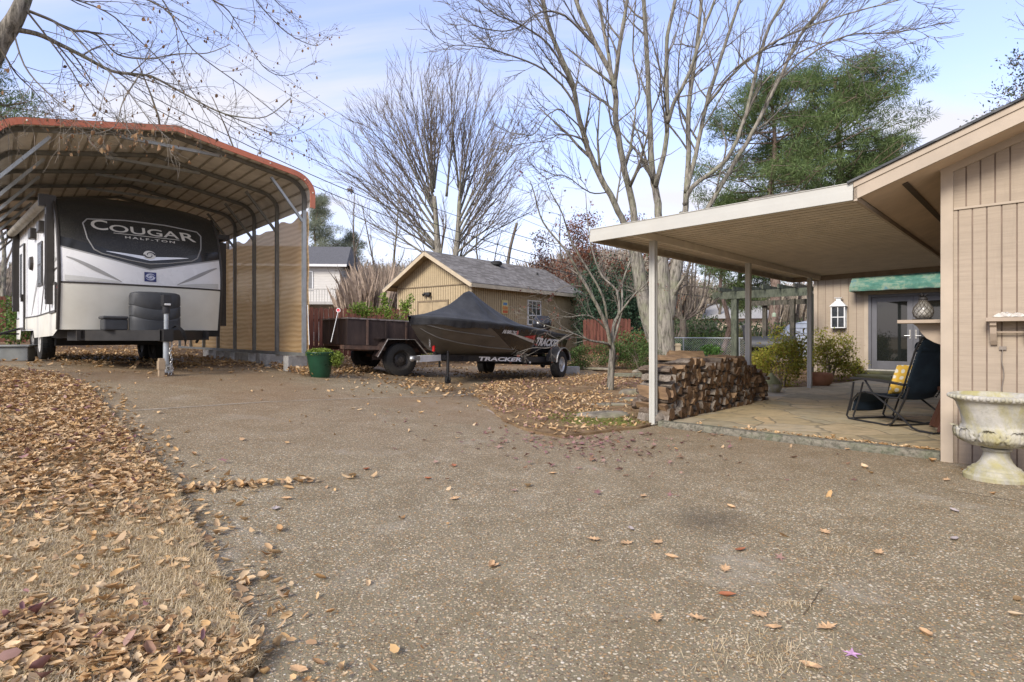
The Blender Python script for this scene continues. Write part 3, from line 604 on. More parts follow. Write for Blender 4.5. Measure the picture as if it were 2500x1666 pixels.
# ================================================================== PATIO COVER
pc = empty('patio_cover', (O1.x, O1.y, 0), UA, 'cream metal patio cover on three white posts attached to the house eave', 'patio cover')
cream = mat('cream_metal', (.44, .435, .39), scale=2.5, var=.06, rough=.45, bump=.03, dirt=(.42, .38, .3), dirtf=.3, spec=.5)
under = mat('cover_underside', (.70, .63, .52), scale=3, var=.1, rough=.7, bump=0)
cz = lambda v: 2.45 + .06 * (v + .61) / 3.1
for u in (0, 3.27, 6.73):
    a = MB(); h_ = .041; pr = [(-h_, -h_), (-.012, -h_), (-.01, -h_ + .006), (.01, -h_ + .006), (.012, -h_), (h_, -h_), (h_, -.012), (h_ - .006, -.01), (h_ - .006, .01), (h_, .012), (h_, h_), (.012, h_), (.01, h_ - .006), (-.01, h_ - .006), (-.012, h_), (-h_, h_), (-h_, .012), (-h_ + .006, .01), (-h_ + .006, -.01), (-h_, -.012)]
    a.prism(pr, lambda x, y, u=u: (u + x, y, -.02), lambda x, y, u=u: (u + x, y, cz(0) + .005)); po = a.build('post', cream, pc)
    if u == 0: b = MB(); b.box(-.1, .07, -.05, .09, .022, .03); b.build('base_plate', mat('pale_plate', (.5, .45, .36)), po)
a = MB(); a.box(-.5, 7.45, -.03, .03, cz(0) + .005, cz(0) + .1); a.build('beam', under, pc)
# ribbed panels
a = MB(); us = []; u = -.55
while u < 7.46: us += [(u, 0), (u + .122, 0), (u + .126, .03), (u + .146, .03)]; u += .15
vs_ = []
for (uu, dz) in us:
    uu = min(uu, 7.47)
    for v in (-.585, 2.487): vs_.append((uu, -v, cz(v) + .105 + dz))
a.add(vs_, [(2 * i, 2 * i + 1, 2 * i + 3, 2 * i + 2) for i in range(len(us) - 1)]); a.m = [1 if i % 4 != 0 else 0 for i in range(len(us) - 1)]
a.add([(-.55, .585, cz(-.585) + .13), (7.47, .585, cz(-.585) + .13), (7.47, -2.487, cz(2.487) + .13), (-.55, -2.487, cz(2.487) + .13)], [(0, 1, 2, 3)])
a.build('roof_panel', [under, mat('cover_groove_shade', (.46, .39, .28), rough=.8)], pc, fix=False)  # groove faces coloured darker to paint in the shade between the ribs
def sl(mb, u0, u1, va, vb, lo, hi): mb.add([(u, -v, cz(v) + dz) for u in (u0, u1) for v in (va, vb) for dz in (lo, hi)], [(0, 1, 3, 2), (4, 6, 7, 5), (1, 5, 7, 3), (0, 2, 6, 4), (0, 4, 5, 1), (2, 3, 7, 6)])
a = MB(); sl(a, -.59, -.55, -.615, 2.484, 0, .09); sl(a, -.582, -.55, -.61, 2.484, .09, .165); sl(a, -.59, -.55, -.612, 2.484, .165, .172); a.build('fascia', cream, pc)
a = MB(); a.box(-.58, 7.5, .59, .615, cz(-.61), cz(-.61) + .16); a.box(-.55, 7.5, .56, .59, cz(-.61), cz(-.61) + .02); a.build('fascia', mat('cover_gutter', (.36, .31, .24), rough=.6, dirt=(.2, .16, .12), dirtf=.5), pc)
a = MB(); sl(a, 7.47, 7.5, -.59, 2.484, -.005, .16); a.build('fascia', mat('cover_back', (.27, .22, .165), rough=.7), pc)
# sagging tarp strip on the roof corner
a = MB(); a.grid(lambda s_, t_: (-.52 + .5 * t_, -(1.45 + 1.1 * s_), cz(1.45 + 1.1 * s_) + .176 + .035 * max(0, math.sin(3 * s_ + 1)) * (1 - t_ * .5) + .006 * math.sin(40 * s_)), 24, 6)
tag(a.build('roof_tarp', mat('white_tarp', (.66, .66, .65), rough=.5, var=.1), None, smooth=True, fix=False), 'crumpled white sealing strip where patio cover meets the house roof', 'tarp').matrix_world = Matrix.Translation((O1.x, O1.y, 0)) @ Matrix.Rotation(UA, 4, 'Z')
# timber edging
a = MB()
NN = 40
def timber(s_, t_):
    th = 2 * math.pi * t_ + math.pi / 4; r_ = .062 / max(abs(math.cos(th)), abs(math.sin(th))) ** .8
    v = .1 + 3.0 * s_; return (-.0 + .07 * math.cos(th) * 1.0 * r_ / .062 * .9, -v, .035 + .042 * math.sin(th) * r_ / .062 + .004 * math.sin(9 * s_) )
a.grid(timber, NN, 12)
a.add([timber(1, j / 12) for j in range(12)], [tuple(range(12))]); a.add([timber(0, j / 12) for j in range(12)], [tuple(range(12))])
wd = m_bark('weathered_timber', (.09, .085, .065), (.23, .21, .165), (.13, .15, .09), 9, 1, .5)
o = a.build('timber_edging', wd, None, smooth=True); tag(o, 'weathered grey landscape timber along the front edge of the flagstone patio', 'timber'); o.location = (O1.x, O1.y, 0); o.rotation_euler = (0, 0, UA)

# ================================================================== METAL CARPORT
CA = math.atan2(.742, -.67); cpx, cpy = -3.99, 11.0
cp = empty('metal_carport', (cpx, cpy, 0), CA, 'open metal carport with curved ribbed roof and red edge trim over the travel trailer', 'carport')
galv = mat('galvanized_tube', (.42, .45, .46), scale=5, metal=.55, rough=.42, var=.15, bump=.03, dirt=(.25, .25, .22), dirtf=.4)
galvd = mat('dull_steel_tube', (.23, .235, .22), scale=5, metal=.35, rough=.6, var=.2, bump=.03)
panel = mat('carport_panel', (.72, .69, .62), scale=2.5, var=.16, rough=.6, bump=.02, dirt=(.24, .2, .14), dirtf=.5)
red = mat('red_trim', (.52, .17, .10), scale=2, var=.14, rough=.5, bump=.02, dirt=(.40, .22, .15), dirtf=.5)
CW = 4.42; BAY = 1.42; NB = 7
RAIL = .84
def arch(o=0.0, nseg=10):
    """profile (w,z) of the roof bow; o = outward offset"""
    P = [(-.0 - o, 3.62)]
    for i in range(nseg + 1):
        t = i / nseg * R(75); P.append((.42 - (.42 + o) * math.cos(t), 3.84 + (.34 + o) * math.sin(t)))
    P.append((CW / 2, 4.52 + o))
    return P + [(CW - a, b) for a, b in P[:-1][::-1]]
bow = arch(0)
def gz(x, y):
    c, s = math.cos(CA), math.sin(CA); return H(cpx + c * x - s * y, cpy + s * x + c * y)
def bz(k): return RAIL + .0
for k in range(NB + 1):
    x = k * BAY
    a = MB(); pts = [(x, w_, z) for w_, z in bow]
    for p, q in zip(pts[:-1], pts[1:]): a.beam(Vector(p) - (Vector(q) - Vector(p)).normalized() * .012, Vector(q) + (Vector(q) - Vector(p)).normalized() * .012, .062, .062, up=(1, 0, 0))
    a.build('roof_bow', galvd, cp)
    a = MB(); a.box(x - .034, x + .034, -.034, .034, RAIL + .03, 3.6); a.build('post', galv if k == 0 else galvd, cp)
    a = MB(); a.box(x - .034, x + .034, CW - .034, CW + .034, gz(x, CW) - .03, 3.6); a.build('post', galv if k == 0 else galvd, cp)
    for s_ in (0, 1):
        f_ = (lambda q: q) if s_ == 0 else (lambda q: CW - q)
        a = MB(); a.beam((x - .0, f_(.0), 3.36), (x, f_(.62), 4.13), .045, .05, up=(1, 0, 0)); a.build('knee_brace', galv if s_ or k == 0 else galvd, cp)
    a = MB(); zc = lambda w_: 4.42 + (w_ - .8) * .0
    def bowz(w_):
        for (w0, z0), (w1, z1) in zip(bow[:-1], bow[1:]):
            if w0 <= w_ <= w1 and w1 > w0: return z0 + (z1 - z0) * (w_ - w0) / (w1 - w0)
    a.beam((x, CW / 2 - .75, bowz(CW / 2 - .75) - .045), (x, CW / 2 + .75, bowz(CW / 2 + .75) - .045), .045, .05, up=(0, 0, 1)); a.build('collar_tie', galv, cp)
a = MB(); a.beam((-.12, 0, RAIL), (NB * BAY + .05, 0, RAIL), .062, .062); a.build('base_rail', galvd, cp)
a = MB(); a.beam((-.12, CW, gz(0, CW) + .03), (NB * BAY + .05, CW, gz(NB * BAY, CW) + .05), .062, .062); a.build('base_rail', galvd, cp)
# ribbed sheet: ribs run lengthwise, spaced along the arch
sheet_prof = arch(.045)[:]; sheet_prof[0] = (-.045, 3.64); sheet_prof[-1] = (CW + .045, 3.64)
L_ = [0]; 
for p, q in zip(sheet_prof[:-1], sheet_prof[1:]): L_.append(L_[-1] + math.dist(p, q))
def arcpt(s_):
    for i in range(len(L_) - 1):
        if s_ <= L_[i + 1] + 1e-9:
            t_ = (s_ - L_[i]) / max(1e-9, L_[i + 1] - L_[i]); p, q = sheet_prof[i], sheet_prof[i + 1]; n = Vector((-(q[1] - p[1]), q[0] - p[0])).normalized()
            return Vector((p[0] + (q[0] - p[0]) * t_, p[1] + (q[1] - p[1]) * t_)), n
    return Vector(sheet_prof[-1]), Vector((1, 0))
a = MB(); ss = [0.]; s_ = .1
while s_ < L_[-1] - .06: ss += [s_, s_ + .012, s_ + .038, s_ + .05]; s_ += .228
ss += list(L_[1:-1]); tot = L_[-1]; ss.append(tot)
rib = {}
s_ = .1
ribs_iv = []
while s_ < tot - .06: ribs_iv.append(s_); s_ += .228
ss = sorted(set(round(q, 4) for q in ss)); vs_ = []
for q in ss:
    p, n = arcpt(q); up_ = 0
    for r0 in ribs_iv:
        if r0 + .01 <= q <= r0 + .04: up_ = .028
    for x in (-.32, NB * BAY + .3): vs_.append((x, p.x - n.x * -up_ * 0 + n.x * up_, p.y + n.y * up_))
a.add(vs_, [(2 * i, 2 * i + 1, 2 * i + 3, 2 * i + 2) for i in range(len(ss) - 1)])
# rib inner shadow strips: a slim darker second skin along each seam paints in the shade
rp = a.build('roof_sheet', panel, cp, fix=False)
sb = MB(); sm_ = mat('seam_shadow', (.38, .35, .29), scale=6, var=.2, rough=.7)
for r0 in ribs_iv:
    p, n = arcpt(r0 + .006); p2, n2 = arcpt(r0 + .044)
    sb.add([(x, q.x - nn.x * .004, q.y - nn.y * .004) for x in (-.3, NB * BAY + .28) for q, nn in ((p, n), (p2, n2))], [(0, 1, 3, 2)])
o = sb.build('rib_shade_strip', sm_, cp, fix=False)
a = MB(); tp = arch(.075); tp[0] = (-.075, 3.60); tp[-1] = (CW + .075, 3.60)
for xa in (-.345, NB * BAY + .3):
    for p, q in zip(tp[:-1], tp[1:]):
        d = (Vector(q) - Vector(p)); n = Vector((-d.y, d.x)).normalized()
        qs = [(x, r_[0] - n.x * k_, r_[1] - n.y * k_) for x in (xa, xa + .022) for r_ in (p, q) for k_ in (.0, .092)]
        a.add(qs, [(0, 1, 3, 2), (4, 6, 7, 5), (0, 2, 6, 4), (1, 5, 7, 3)])
        top = [(x, r_[0] + n.x * .004, r_[1] + n.y * .004) for x in (xa, xa + .09) for r_ in (p, q)]; a.add(top, [(0, 1, 3, 2)])
    a.build('edge_trim', red, cp, fix=False); a = MB()
a = MB()
for w_, z in ((.12, 4.12), (-.03, 3.9), (.75, 4.3), (CW - .05, 4.0), (CW - .35, 4.23), (CW - 1.2, 4.4)): a.sphere((-.35, w_, z - .02), .014, 6, 4)
tag(a.build('screw', mat('screw', (.7, .68, .62)), cp), kind=None)
# tan shade cloth hung outside the right hand posts
g = NG('tan_shade_cloth'); v_ = g.co((1, 1, 1)); wv = g.n('ShaderNodeTexWave', wave_type='BANDS', bands_direction='Z', I={'Scale': 3.2, 'Distortion': 5.5, 'Detail': 3., 'Detail Scale': .8, 'Detail Roughness': .6}); g.L.new(g.co((.35, .35, 1)), wv.inputs['Vector'])
c_ = g.mix(wv.outputs['Fac'], (.60, .40, .19), (.74, .53, .28)); big_ = g.noise(g.co((.6, .6, .25)), 1.6, 5); c_ = g.mix(g.ramp(big_, [(.35, (0, 0, 0)), (.7, (.5, .5, .5))]), c_, (.62, .38, .18))
g.set(c_, .95, 0, .05); g.bump(wv.outputs['Fac'], .5, .02)
tl = g.n('ShaderNodeBsdfTranslucent'); g.L.new(c_, tl.inputs[0]); ms = g.n('ShaderNodeMixShader'); ms.inputs[0].default_value = .5; g.L.new(g.b.outputs[0], ms.inputs[1]); g.L.new(tl.outputs[0], ms.inputs[2])
tr = g.n('ShaderNodeBsdfTransparent'); ms2 = g.n('ShaderNodeMixShader'); ms2.inputs[0].default_value = .07; g.L.new(ms.outputs[0], ms2.inputs[1]); g.L.new(tr.outputs[0], ms2.inputs[2]); g.L.new(ms2.outputs[0], g.o.inputs[0])
a = MB(); XE = 6 * BAY + .1
def cloth(s_, t_):
    x = -.08 + (XE + .08) * s_; k = x / BAY; sag = .09 * math.sin(math.pi * (k % 1)) ; topz = 3.60 - .05 * k * .6 - sag * .9 + (.03 * math.sin(9 * k)); botz = RAIL - .02 + .02 * math.sin(5 * k)
    z = botz + (topz - botz) * t_; return (x, -.055 - .035 * math.sin(math.pi * t_) * math.sin(math.pi * (k % 1)) - .008 * math.sin(23 * t_ + 3 * k), z)
a.grid(cloth, 72, 24); o = a.build('shade_cloth', g.m, cp, smooth='all', fix=False)

# concrete blocks under the carport rail
blk = mat('concrete_block', (.40, .39, .36), scale=14, var=.22, rough=.95, bump=.5, dirt=(.25, .22, .17), dirtf=.5)
c, s = math.cos(CA), math.sin(CA)
def cp2w(x, y): return (cpx + c * x - s * y, cpy + s * x + c * y)
blocks = [(.42, 0, .1, .30), (1.52, .02, .05, .27), (2.3, 0, -.1, .24), (3.15, .03, .15, .23), (3.75, .0, 0, .22), (4.6, 0, .1, .2), (5.5, .03, -.1, .2), (6.5, 0, .1, .2)]
bl_lab = ['grey concrete block under the carport rail, nearest the green planter pot', 'grey concrete block carrying the carport rail, second one along from the green planter', 'grey concrete block carrying the carport rail, third one along from the green planter', 'grey concrete block carrying the carport rail, fourth one along from the green planter', 'grey concrete block carrying the carport rail, fifth one along from the green planter']
for i, (x, y, rr, h_) in enumerate(blocks):
    wx, wy = cp2w(x, y); z0 = H(wx, wy); a = MB(); hh = max(.16, RAIL - .033 - z0)
    a.box(-.2, .2, -.1, .1, -.05, hh)
    o = a.build('concrete_block', blk, None, bevel=.008); o.location = (wx, wy, z0); o.rotation_euler = (0, 0, CA + rr + (R(90) if i in (0, 1) else 0))
    tag(o, bl_lab[i] if i < 5 else 'grey concrete block under the far end of the carport rail behind the trailer', 'concrete block', 'concrete blocks under the carport rail')

# ================================================================== TRAVEL TRAILER
VA = math.atan2(-.6875, .726); rvx, rvy = -6.36, 10.02; RG = H(-6.6, 10.3)
rv = empty('travel_trailer', (rvx, rvy, 0), VA, 'white travel trailer with black glossy front cap lettered COUGAR parked under the carport', 'travel trailer')
def gloss(name, c, rough=.3, var=.05, sc_=3, dirt=None): return mat(name, c, scale=sc_, var=var, rough=rough, bump=0, dirt=dirt, dirtf=.35, spec=.5)
cream_ = gloss('trailer_cream', (.66, .65, .57), .35, dirt=(.5, .47, .37)); white_ = gloss('trailer_white', (.72, .725, .72), .28); blk_ = gloss('trailer_black_gloss', (.018, .019, .02), .14)
g = NG('trailer_black_speckle'); v_ = g.co(); g.set(g.ramp(g.noise(v_, 90, 2), [(.5, (.018, .018, .016)), (.75, (.075, .07, .06))]), .32, 0, .4); blks = g.m
trimd = mat('dark_bronze_trim', (.045, .04, .035), rough=.4, var=.15); grayd = mat('decal_grey', (.30, .30, .29), rough=.35, var=.06); silver = mat('silver_letter', (.62, .60, .53), rough=.3, var=.05, bump=0, metal=.2)
HW = 1.22; Z0, Z1 = 1.30, 3.66
FZ = [(1.30, .0), (1.6, .06), (2.06, .14), (2.4, .13), (2.8, .03), (3.1, -.1), (3.35, -.27), (3.52, -.45), (3.62, -.68), (3.66, -.95)]
def fprof(z):
    z = min(max(z, FZ[0][0]), FZ[-1][0])
    for (a0, b0), (a1, b1) in zip(FZ[:-1], FZ[1:]):
        if z <= a1: 
            t_ = (z - a0) / (a1 - a0); t_ = t_; return b0 + (b1 - b0) * t_
    return FZ[-1][1]
fz_s = np.array([np.mean([fprof(zz + d_) for d_ in np.linspace(-.09, .09, 9)]) for zz in np.linspace(Z0, Z1, 120)])
def fx(y, z):
    b = float(np.interp(z, np.linspace(Z0, Z1, 120), fz_s)); return b - .17 * (abs(y) / HW) ** 3.2
def ztop(y): return Z1 - .2 * (abs(y) / HW) ** 2.6
def vline(y): a_ = abs(y) / HW; return 2.33 + .30 * a_ ** 1.05
def onf(y, z, off=.006): return (fx(y, z) + off, y, z)
zr = [0, .15, .35, .6, .85, 1.0]
a = MB(); NY = 48
bands = [(lambda y: Z0, lambda y: 2.045, 0, 8), (lambda y: 2.045, lambda y: 2.075, 2, 1), (lambda y: 2.075, lambda y: vline(y), 1, 5), (lambda y: vline(y), lambda y: vline(y) + .025, 3, 1), (lambda y: vline(y) + .025, lambda y: vline(y) + .16 + .02 * abs(y), 4, 2), (lambda y: vline(y) + .16 + .02 * abs(y), lambda y: ztop(y), 5, 16)]
for f0, f1, mi, n_ in bands:
    a.grid(lambda s_, t_, f0=f0, f1=f1: (lambda y: onf(y, f0(y) + (f1(y) - f0(y)) * t_, .006 if mi == 2 else 0))(-HW + 2 * HW * s_), NY, n_, mi)
front = a.build('front_cap', [cream_, white_, trimd, grayd, blk_, blks], rv, smooth=50, fix=False)
# body sides, roof, back
LB = 5.15
a = MB()
for sgn in (-1, 1):
    y = sgn * HW
    zs = list(np.linspace(Z0, ztop(HW), 14)); pts = [(fx(HW, z), y, z) for z in zs]
    poly = pts + [(-LB, y, ztop(HW)), (-LB, y, Z0 - .0)]
    a.add(poly, [tuple(range(len(poly)))], 0)
a.add([(fx(y_, ztop(y_)), y_, ztop(y_)) for y_ in np.linspace(-HW, HW, 17)] + [(-LB, y_, ztop(y_)) for y_ in np.linspace(-HW, HW, 17)], [(i, i + 1, 18 + i, 17 + i) for i in range(16)], 1)
a.add([(-LB, -HW, Z0), (-LB, HW, Z0), (-LB, HW, ztop(HW)), (-LB, -HW, ztop(HW))], [(0, 1, 2, 3)], 0)
a.add([(fx(HW, Z0), -HW, Z0), (fx(HW, Z0), HW, Z0), (-LB, HW, Z0), (-LB, -HW, Z0)], [(0, 1, 2, 3)], 2)
a.build('body', [white_, mat('rubber_roof', (.3, .29, .26)), mat('underbelly', (.03, .03, .03))], rv)
# corner mouldings
for sgn in (-1, 1):
    a = MB(); zz = list(np.linspace(Z0, ztop(HW), 26)); a.tube([(fx(HW, z) - .005, sgn * (HW + .004), z) for z in zz], .028, 6); a.build('corner_moulding', trimd, rv, smooth=True)
# lower skirt on the sides
a = MB(); a.add([(fx(HW, 1.3) - .02, -HW - .008, Z0), (fx(HW, 1.6) - .04, -HW - .008, 1.62), (-2.2, -HW - .008, 1.56), (-LB, -HW - .008, 1.56), (-LB, -HW - .008, Z0 - .18), (-4.6, -HW - .008, Z0 - .18), (-4.45, -HW - .008, Z0 + .03), (-2.75, -HW - .008, Z0 + .03), (-2.6, -HW - .008, Z0 - .14), (-.6, -HW - .008, Z0 - .10)], [tuple(range(10))]); a.tube([(fx(HW, 1.6) - .04, -HW - .01, 1.62), (-2.2, -HW - .01, 1.565), (-LB, -HW - .01, 1.565)], .014, 5, mi=1); a.build('skirt', [cream_, trimd], rv, fix=False)
# side swooshes, windows, door, hatch, lights (left side)
def side_poly(name, pts, m, off=.012, parent=rv): b = MB(); b.prism(pts, lambda x, z: (x, -HW - .001, z), lambda x, z: (x, -HW - off, z)); return b.build(name, m, parent)
def band_curve(pts, w_): 
    P = []; Q = []
    for i, p in enumerate(pts):
        d = (Vector(pts[min(i + 1, len(pts) - 1)]) - Vector(pts[max(i - 1, 0)])).normalized(); n = Vector((-d.y, d.x)); ww = w_ * math.sin(math.pi * (i + .35) / (len(pts) - .3)); P.append(tuple(Vector(p) + n * ww)); Q.append(tuple(Vector(p) - n * ww))
    return P + Q[::-1]
arcp = lambda x0, z0, x1, z1, b, n_=9: [(x0 + (x1 - x0) * i / n_ , z0 + (z1 - z0) * i / n_ + b * math.sin(math.pi * i / n_)) for i in range(n_ + 1)]
side_poly('side_decal', band_curve(arcp(-.12, 2.45, -1.6, 2.0, .16), .045), grayd, .006)
side_poly('side_decal', band_curve(arcp(-.1, 2.3, -1.4, 1.65, .22), .022), trimd, .006)
side_poly('side_decal', band_curve(arcp(-1.3, 2.6, -2.0, 1.45, -.1), .035), trimd, .006)
side_poly('side_decal', band_curve(arcp(-1.7, 2.5, -3.0, 1.6, .1), .06), grayd, .006)
hb = MB(); hb.prism([(-.28, 1.60), (-.28, 2.06), (-.78, 2.04), (-.78, 1.58)], lambda x, z: (x, -HW - .001, z), lambda x, z: (x, -HW - .02, z), 0)
for pq in (((-.28, 1.60), (-.28, 2.06)), ((-.28, 2.06), (-.78, 2.04)), ((-.78, 2.04), (-.78, 1.58)), ((-.78, 1.58), (-.28, 1.6))): hb.beam((pq[0][0], -HW - .018, pq[0][1]), (pq[1][0], -HW - .018, pq[1][1]), .025, .03, mi=1)
hb.build('storage_hatch', [white_, trimd], rv)
b = MB(); b.lathe([(0.001, -.02), (.03, -.015), (.035, 0)], 12, (-.16, -HW, 1.98), axis='Y'); b.build('marker_light', mat('red_lens', (.45, .03, .02), rough=.2), rv)
glass = mat('trailer_glass', (.03, .033, .035), rough=.08, var=.2, spec=.8)
b = MB(); b.box(-2.15, -1.65, -HW - .02, -HW, 2.1, 2.9, 0); b.box(-2.1, -1.7, -HW - .026, -HW - .02, 2.15, 2.46, 1); b.box(-2.1, -1.7, -HW - .026, -HW - .02, 2.5, 2.85, 1); b.build('window', [trimd, glass], rv)
b = MB(); b.lathe([(.001, -.05), (.12, -.05), (.14, 0)], 16, (-2.9, -HW, 2.6), axis='Y'); b.build('vent_cover', trimd, rv)
dr = MB(); dr.box(-4.5, -3.85, -HW - .03, -HW, 1.32, 3.1, 0); dr.box(-4.44, -3.91, -HW - .036, -HW - .028, 1.37, 3.05, 1); d_ = dr.build('entry_door', [trimd, white_], rv)
b = MB(); b.box(-4.32, -4.03, -HW - .042, -HW - .036, 2.0, 2.9); b.build('door_window', glass, d_)
b = MB(); b.box(-3.96, -3.9, -HW - .07, -HW - .03, 1.9, 2.05); b.build('handle', trimd, d_)
# rolled awning, its arms and speakers
b = MB(); b.tube([(-.55, -HW - .12, 3.42), (-4.9, -HW - .12, 3.40)], .075, 12, mi=1); b.box(-.62, -.5, -HW - .2, -HW + .02, 3.33, 3.52, 0); b.box(-4.95, -4.85, -HW - .2, -HW + .02, 3.3, 3.5, 0); b.build('rolled_awning', [trimd, mat('awning_vinyl', (.33, .31, .26), var=.25)], rv, smooth=True)
for x in (-.56, -4.8):
    b = MB(); b.box(x - .07, x + .07, -HW - .11, -HW - .01, 1.72, 3.36, 0); b.box(x - .02, x + .02, -HW - .12, -HW - .11, 1.8, 3.2, 0); b.box(x - .03, x + .02, -HW - .117, -HW - .11, 1.85, 2.05, 1); b.build('awning_arm', [trimd, white_], rv)
for x in (-1.5, -2.5):
    b = MB(); b.box(x - .13, x + .13, -HW - .1, -HW, 3.02, 3.22); b.build('outdoor_speaker', trimd, rv, bevel=.02)
# slide-out on the right
b = MB(); b.box(-4.2, -1.0, HW, HW + .42, 1.42, 3.1, 0); b.box(-1.005, -.985, HW, HW + .43, 1.4, 3.12, 1); b.box(-1.02, -.98, HW + .3, HW + .44, 1.4, 3.12, 1); b.build('slide_out', [white_, trimd], rv)
b = MB(); b.tube([(-4.3, HW + .34, 3.2), (-.85, HW + .34, 3.2)], .06, 12); b.box(-.95, -.82, HW - .02, HW + .45, 3.16, 3.26); b.build('slide_topper', trimd, rv, smooth=True)
b = MB(); b.box(-3.4, -.9, HW - .35, HW + .28, 1.18, 1.5); b.build('battery_rack', mat('black_steel', (.02, .02, .02), rough=.5), rv)
# front decals
def fdecal(name, pts2, m, off=.007): 
    # pts2: strip given as two polylines (lower, upper) of (y,z)
    lo, hi = pts2; b = MB(); n_ = len(lo); b.add([onf(*p, off) for p in lo] + [onf(*p, off) for p in hi], [(i, i + 1, n_ + i + 1, n_ + i) for i in range(n_ - 1)]); return b.build(name, m, rv, fix=False)
for sgn in (-1, 1):
    n_ = 14; lo = []; hi = []
    for i in range(n_ + 1):
        t_ = i / n_; y = sgn * (1.14 - .72 * t_); z = 2.47 - .37 * t_ ** 1.3; th = .055 * math.sin(math.pi * min(1, t_ * 1.05)) + .004 ; lo.append((y, z - th)); hi.append((y, z + .01))
    fdecal('front_decal', (lo, hi), grayd)
    lo = [(sgn * (1.16 - .74 * i / n_), 2.09) for i in range(n_ + 1)]; hi = [(sgn * (1.16 - .74 * i / n_), 2.09 + .09 * (1 - i / n_) ** .6) for i in range(n_ + 1)]
    fdecal('front_decal', (lo, hi), mat('decal_light_grey', (.52, .525, .5), rough=.3, var=.04))
# panel outline: rounded trapezoid with a V bottom
outl = [(-.84, 3.14), (-.3, 3.19), (.3, 3.19), (.84, 3.14), (.9, 3.06), (.86, 2.8), (.78, 2.62), (.68, 2.56), (.3, 2.48), (0, 2.44), (-.3, 2.48), (-.68, 2.56), (-.78, 2.62), (-.86, 2.8), (-.9, 3.06)]
b = MB(); QQ = []
for i in range(len(outl)):
    p = Vector(outl[i]); q = Vector(outl[(i + 1) % len(outl)])
    for j in range(4): QQ.append(p.lerp(q, j / 4))
b.tube([onf(q.x, q.y, .004) for q in QQ + [QQ[0]]], .011, 5); b.build('panel_outline', grayd, rv, smooth=True)
b = MB(); lo = []; hi = []
for i in range(21):
    y = -.62 + 1.24 * i / 20; lo.append((y, 2.50 + .02 * abs(y) + .16 * (abs(y) / .62) * .55)); hi.append((y, lo[-1][1] + .006 + .06 * (1 - abs(y) / .62) ** .8))
fdecal('badge_wing', (lo, hi), mat('chrome_wing', (.7, .7, .68), rough=.2, metal=.5, var=.1, bump=0), .010)
def emblem(name, y, z, r_, m0, m1, parent=rv, back=None):
    b = MB()
    if back: b.add([onf(y + dx_ * r_ * 1.5, z + dz_ * r_ * 1.35, .009) for dx_, dz_ in ((-1, -1), (1, -1), (1, 1), (-1, 1))], [(0, 1, 2, 3)], 0)
    b.add([onf(y, z, .016)] + [onf(y + r_ * 1.25 * math.cos(t_), z + r_ * math.sin(t_), .014) for t_ in [2 * math.pi * i / 24 for i in range(24)]], [(0, 1 + i, 1 + (i + 1) % 24) for i in range(24)], 1)
    for ph in (0, math.pi):
        P_ = [(y + r_ * (1.1 - .75 * i / 12) * 1.15 * math.cos(ph + 3.6 * i / 12), z + r_ * (1.0 - .75 * i / 12) * math.sin(ph + 3.6 * i / 12)) for i in range(13)]
        lo = P_; hi = [(p[0] + (y - p[0]) * .28, p[1] + (z - p[1]) * .28) for p in P_]; b.add([onf(*p, .021) for p in lo] + [onf(*p, .021) for p in hi], [(i, i + 1, 14 + i, 13 + i) for i in range(12)], 2)
    return b.build(name, [back or m0, m0, m1], parent, fix=False)
emblem('emblem', .0, 2.60, .075, silver, blk_)
emblem('emblem', .0, 2.215, .06, mat('emblem_pale', (.55, .58, .68)), mat('emblem_blue', (.03, .05, .2)), back=mat('emblem_navy', (.025, .035, .14), rough=.3))
def ftext(body, y0, y1, z0, z1, m, name, shear=.0, off=.012, offset=.03, curve=0, sp=1, bold=0):
    V, F = text2d(body, shear, offset, sp); b = MB(); b.add([onf(y0 + (y1 - y0) * x, z0 + (z1 - z0) * y + curve * math.sin(math.pi * x), off) for x, y in V], F); return b.build(name, m, rv, fix=False)
ftext('C', -.80, -.57, 2.965, 3.145, silver, 'lettering', offset=.012)
ftext('OUGA', -.55, .50, 2.955, 3.085, silver, 'lettering', offset=.012)
ftext('R', .52, .80, 2.93, 3.085, silver, 'lettering', offset=.012, shear=-.1)
ftext('HALF-TON', -.34, .42, 2.86, 2.90, silver, 'lettering', offset=.02, sp=1.35)
fdecal('letter_underline', ([(-.5 + 1.0 * i / 10, 2.928 - .0 * i) for i in range(11)], [(-.5 + 1.0 * i / 10, 2.938) for i in range(11)]), silver, .012)
# frame, A-frame tongue
blks2 = mat('black_chassis', (.022, .021, .02), rough=.5, var=.3, dirt=(.09, .07, .05), dirtf=.4)
a = MB(); a.M = Matrix.Translation((0, 0, .225)); a.box(-LB + .1, -.02, -.95, -.83, .93, 1.07); a.box(-LB + .1, -.02, .83, .95, .93, 1.07); a.beam((-.3, -1.06, .98), (1.02, -.07, .98), .07, .17); a.beam((-.3, 1.06, .98), (1.02, .07, .98), .07, .17); a.box(-.1, -.02, -1.0, 1.0, .9, 1.06); a.box(.85, 1.14, -.07, .07, .88, 1.08); a.box(-4.6, -2.6, -.9, .9, .78, .92)
a.build('chassis', blks2, rv)
stk = MB(); stk.box(.12, .13, -.4, -.3, .96, 1.0); 
a = MB(); a.box(1.0, 1.02, -.30, -.16, .95, 1.0); 
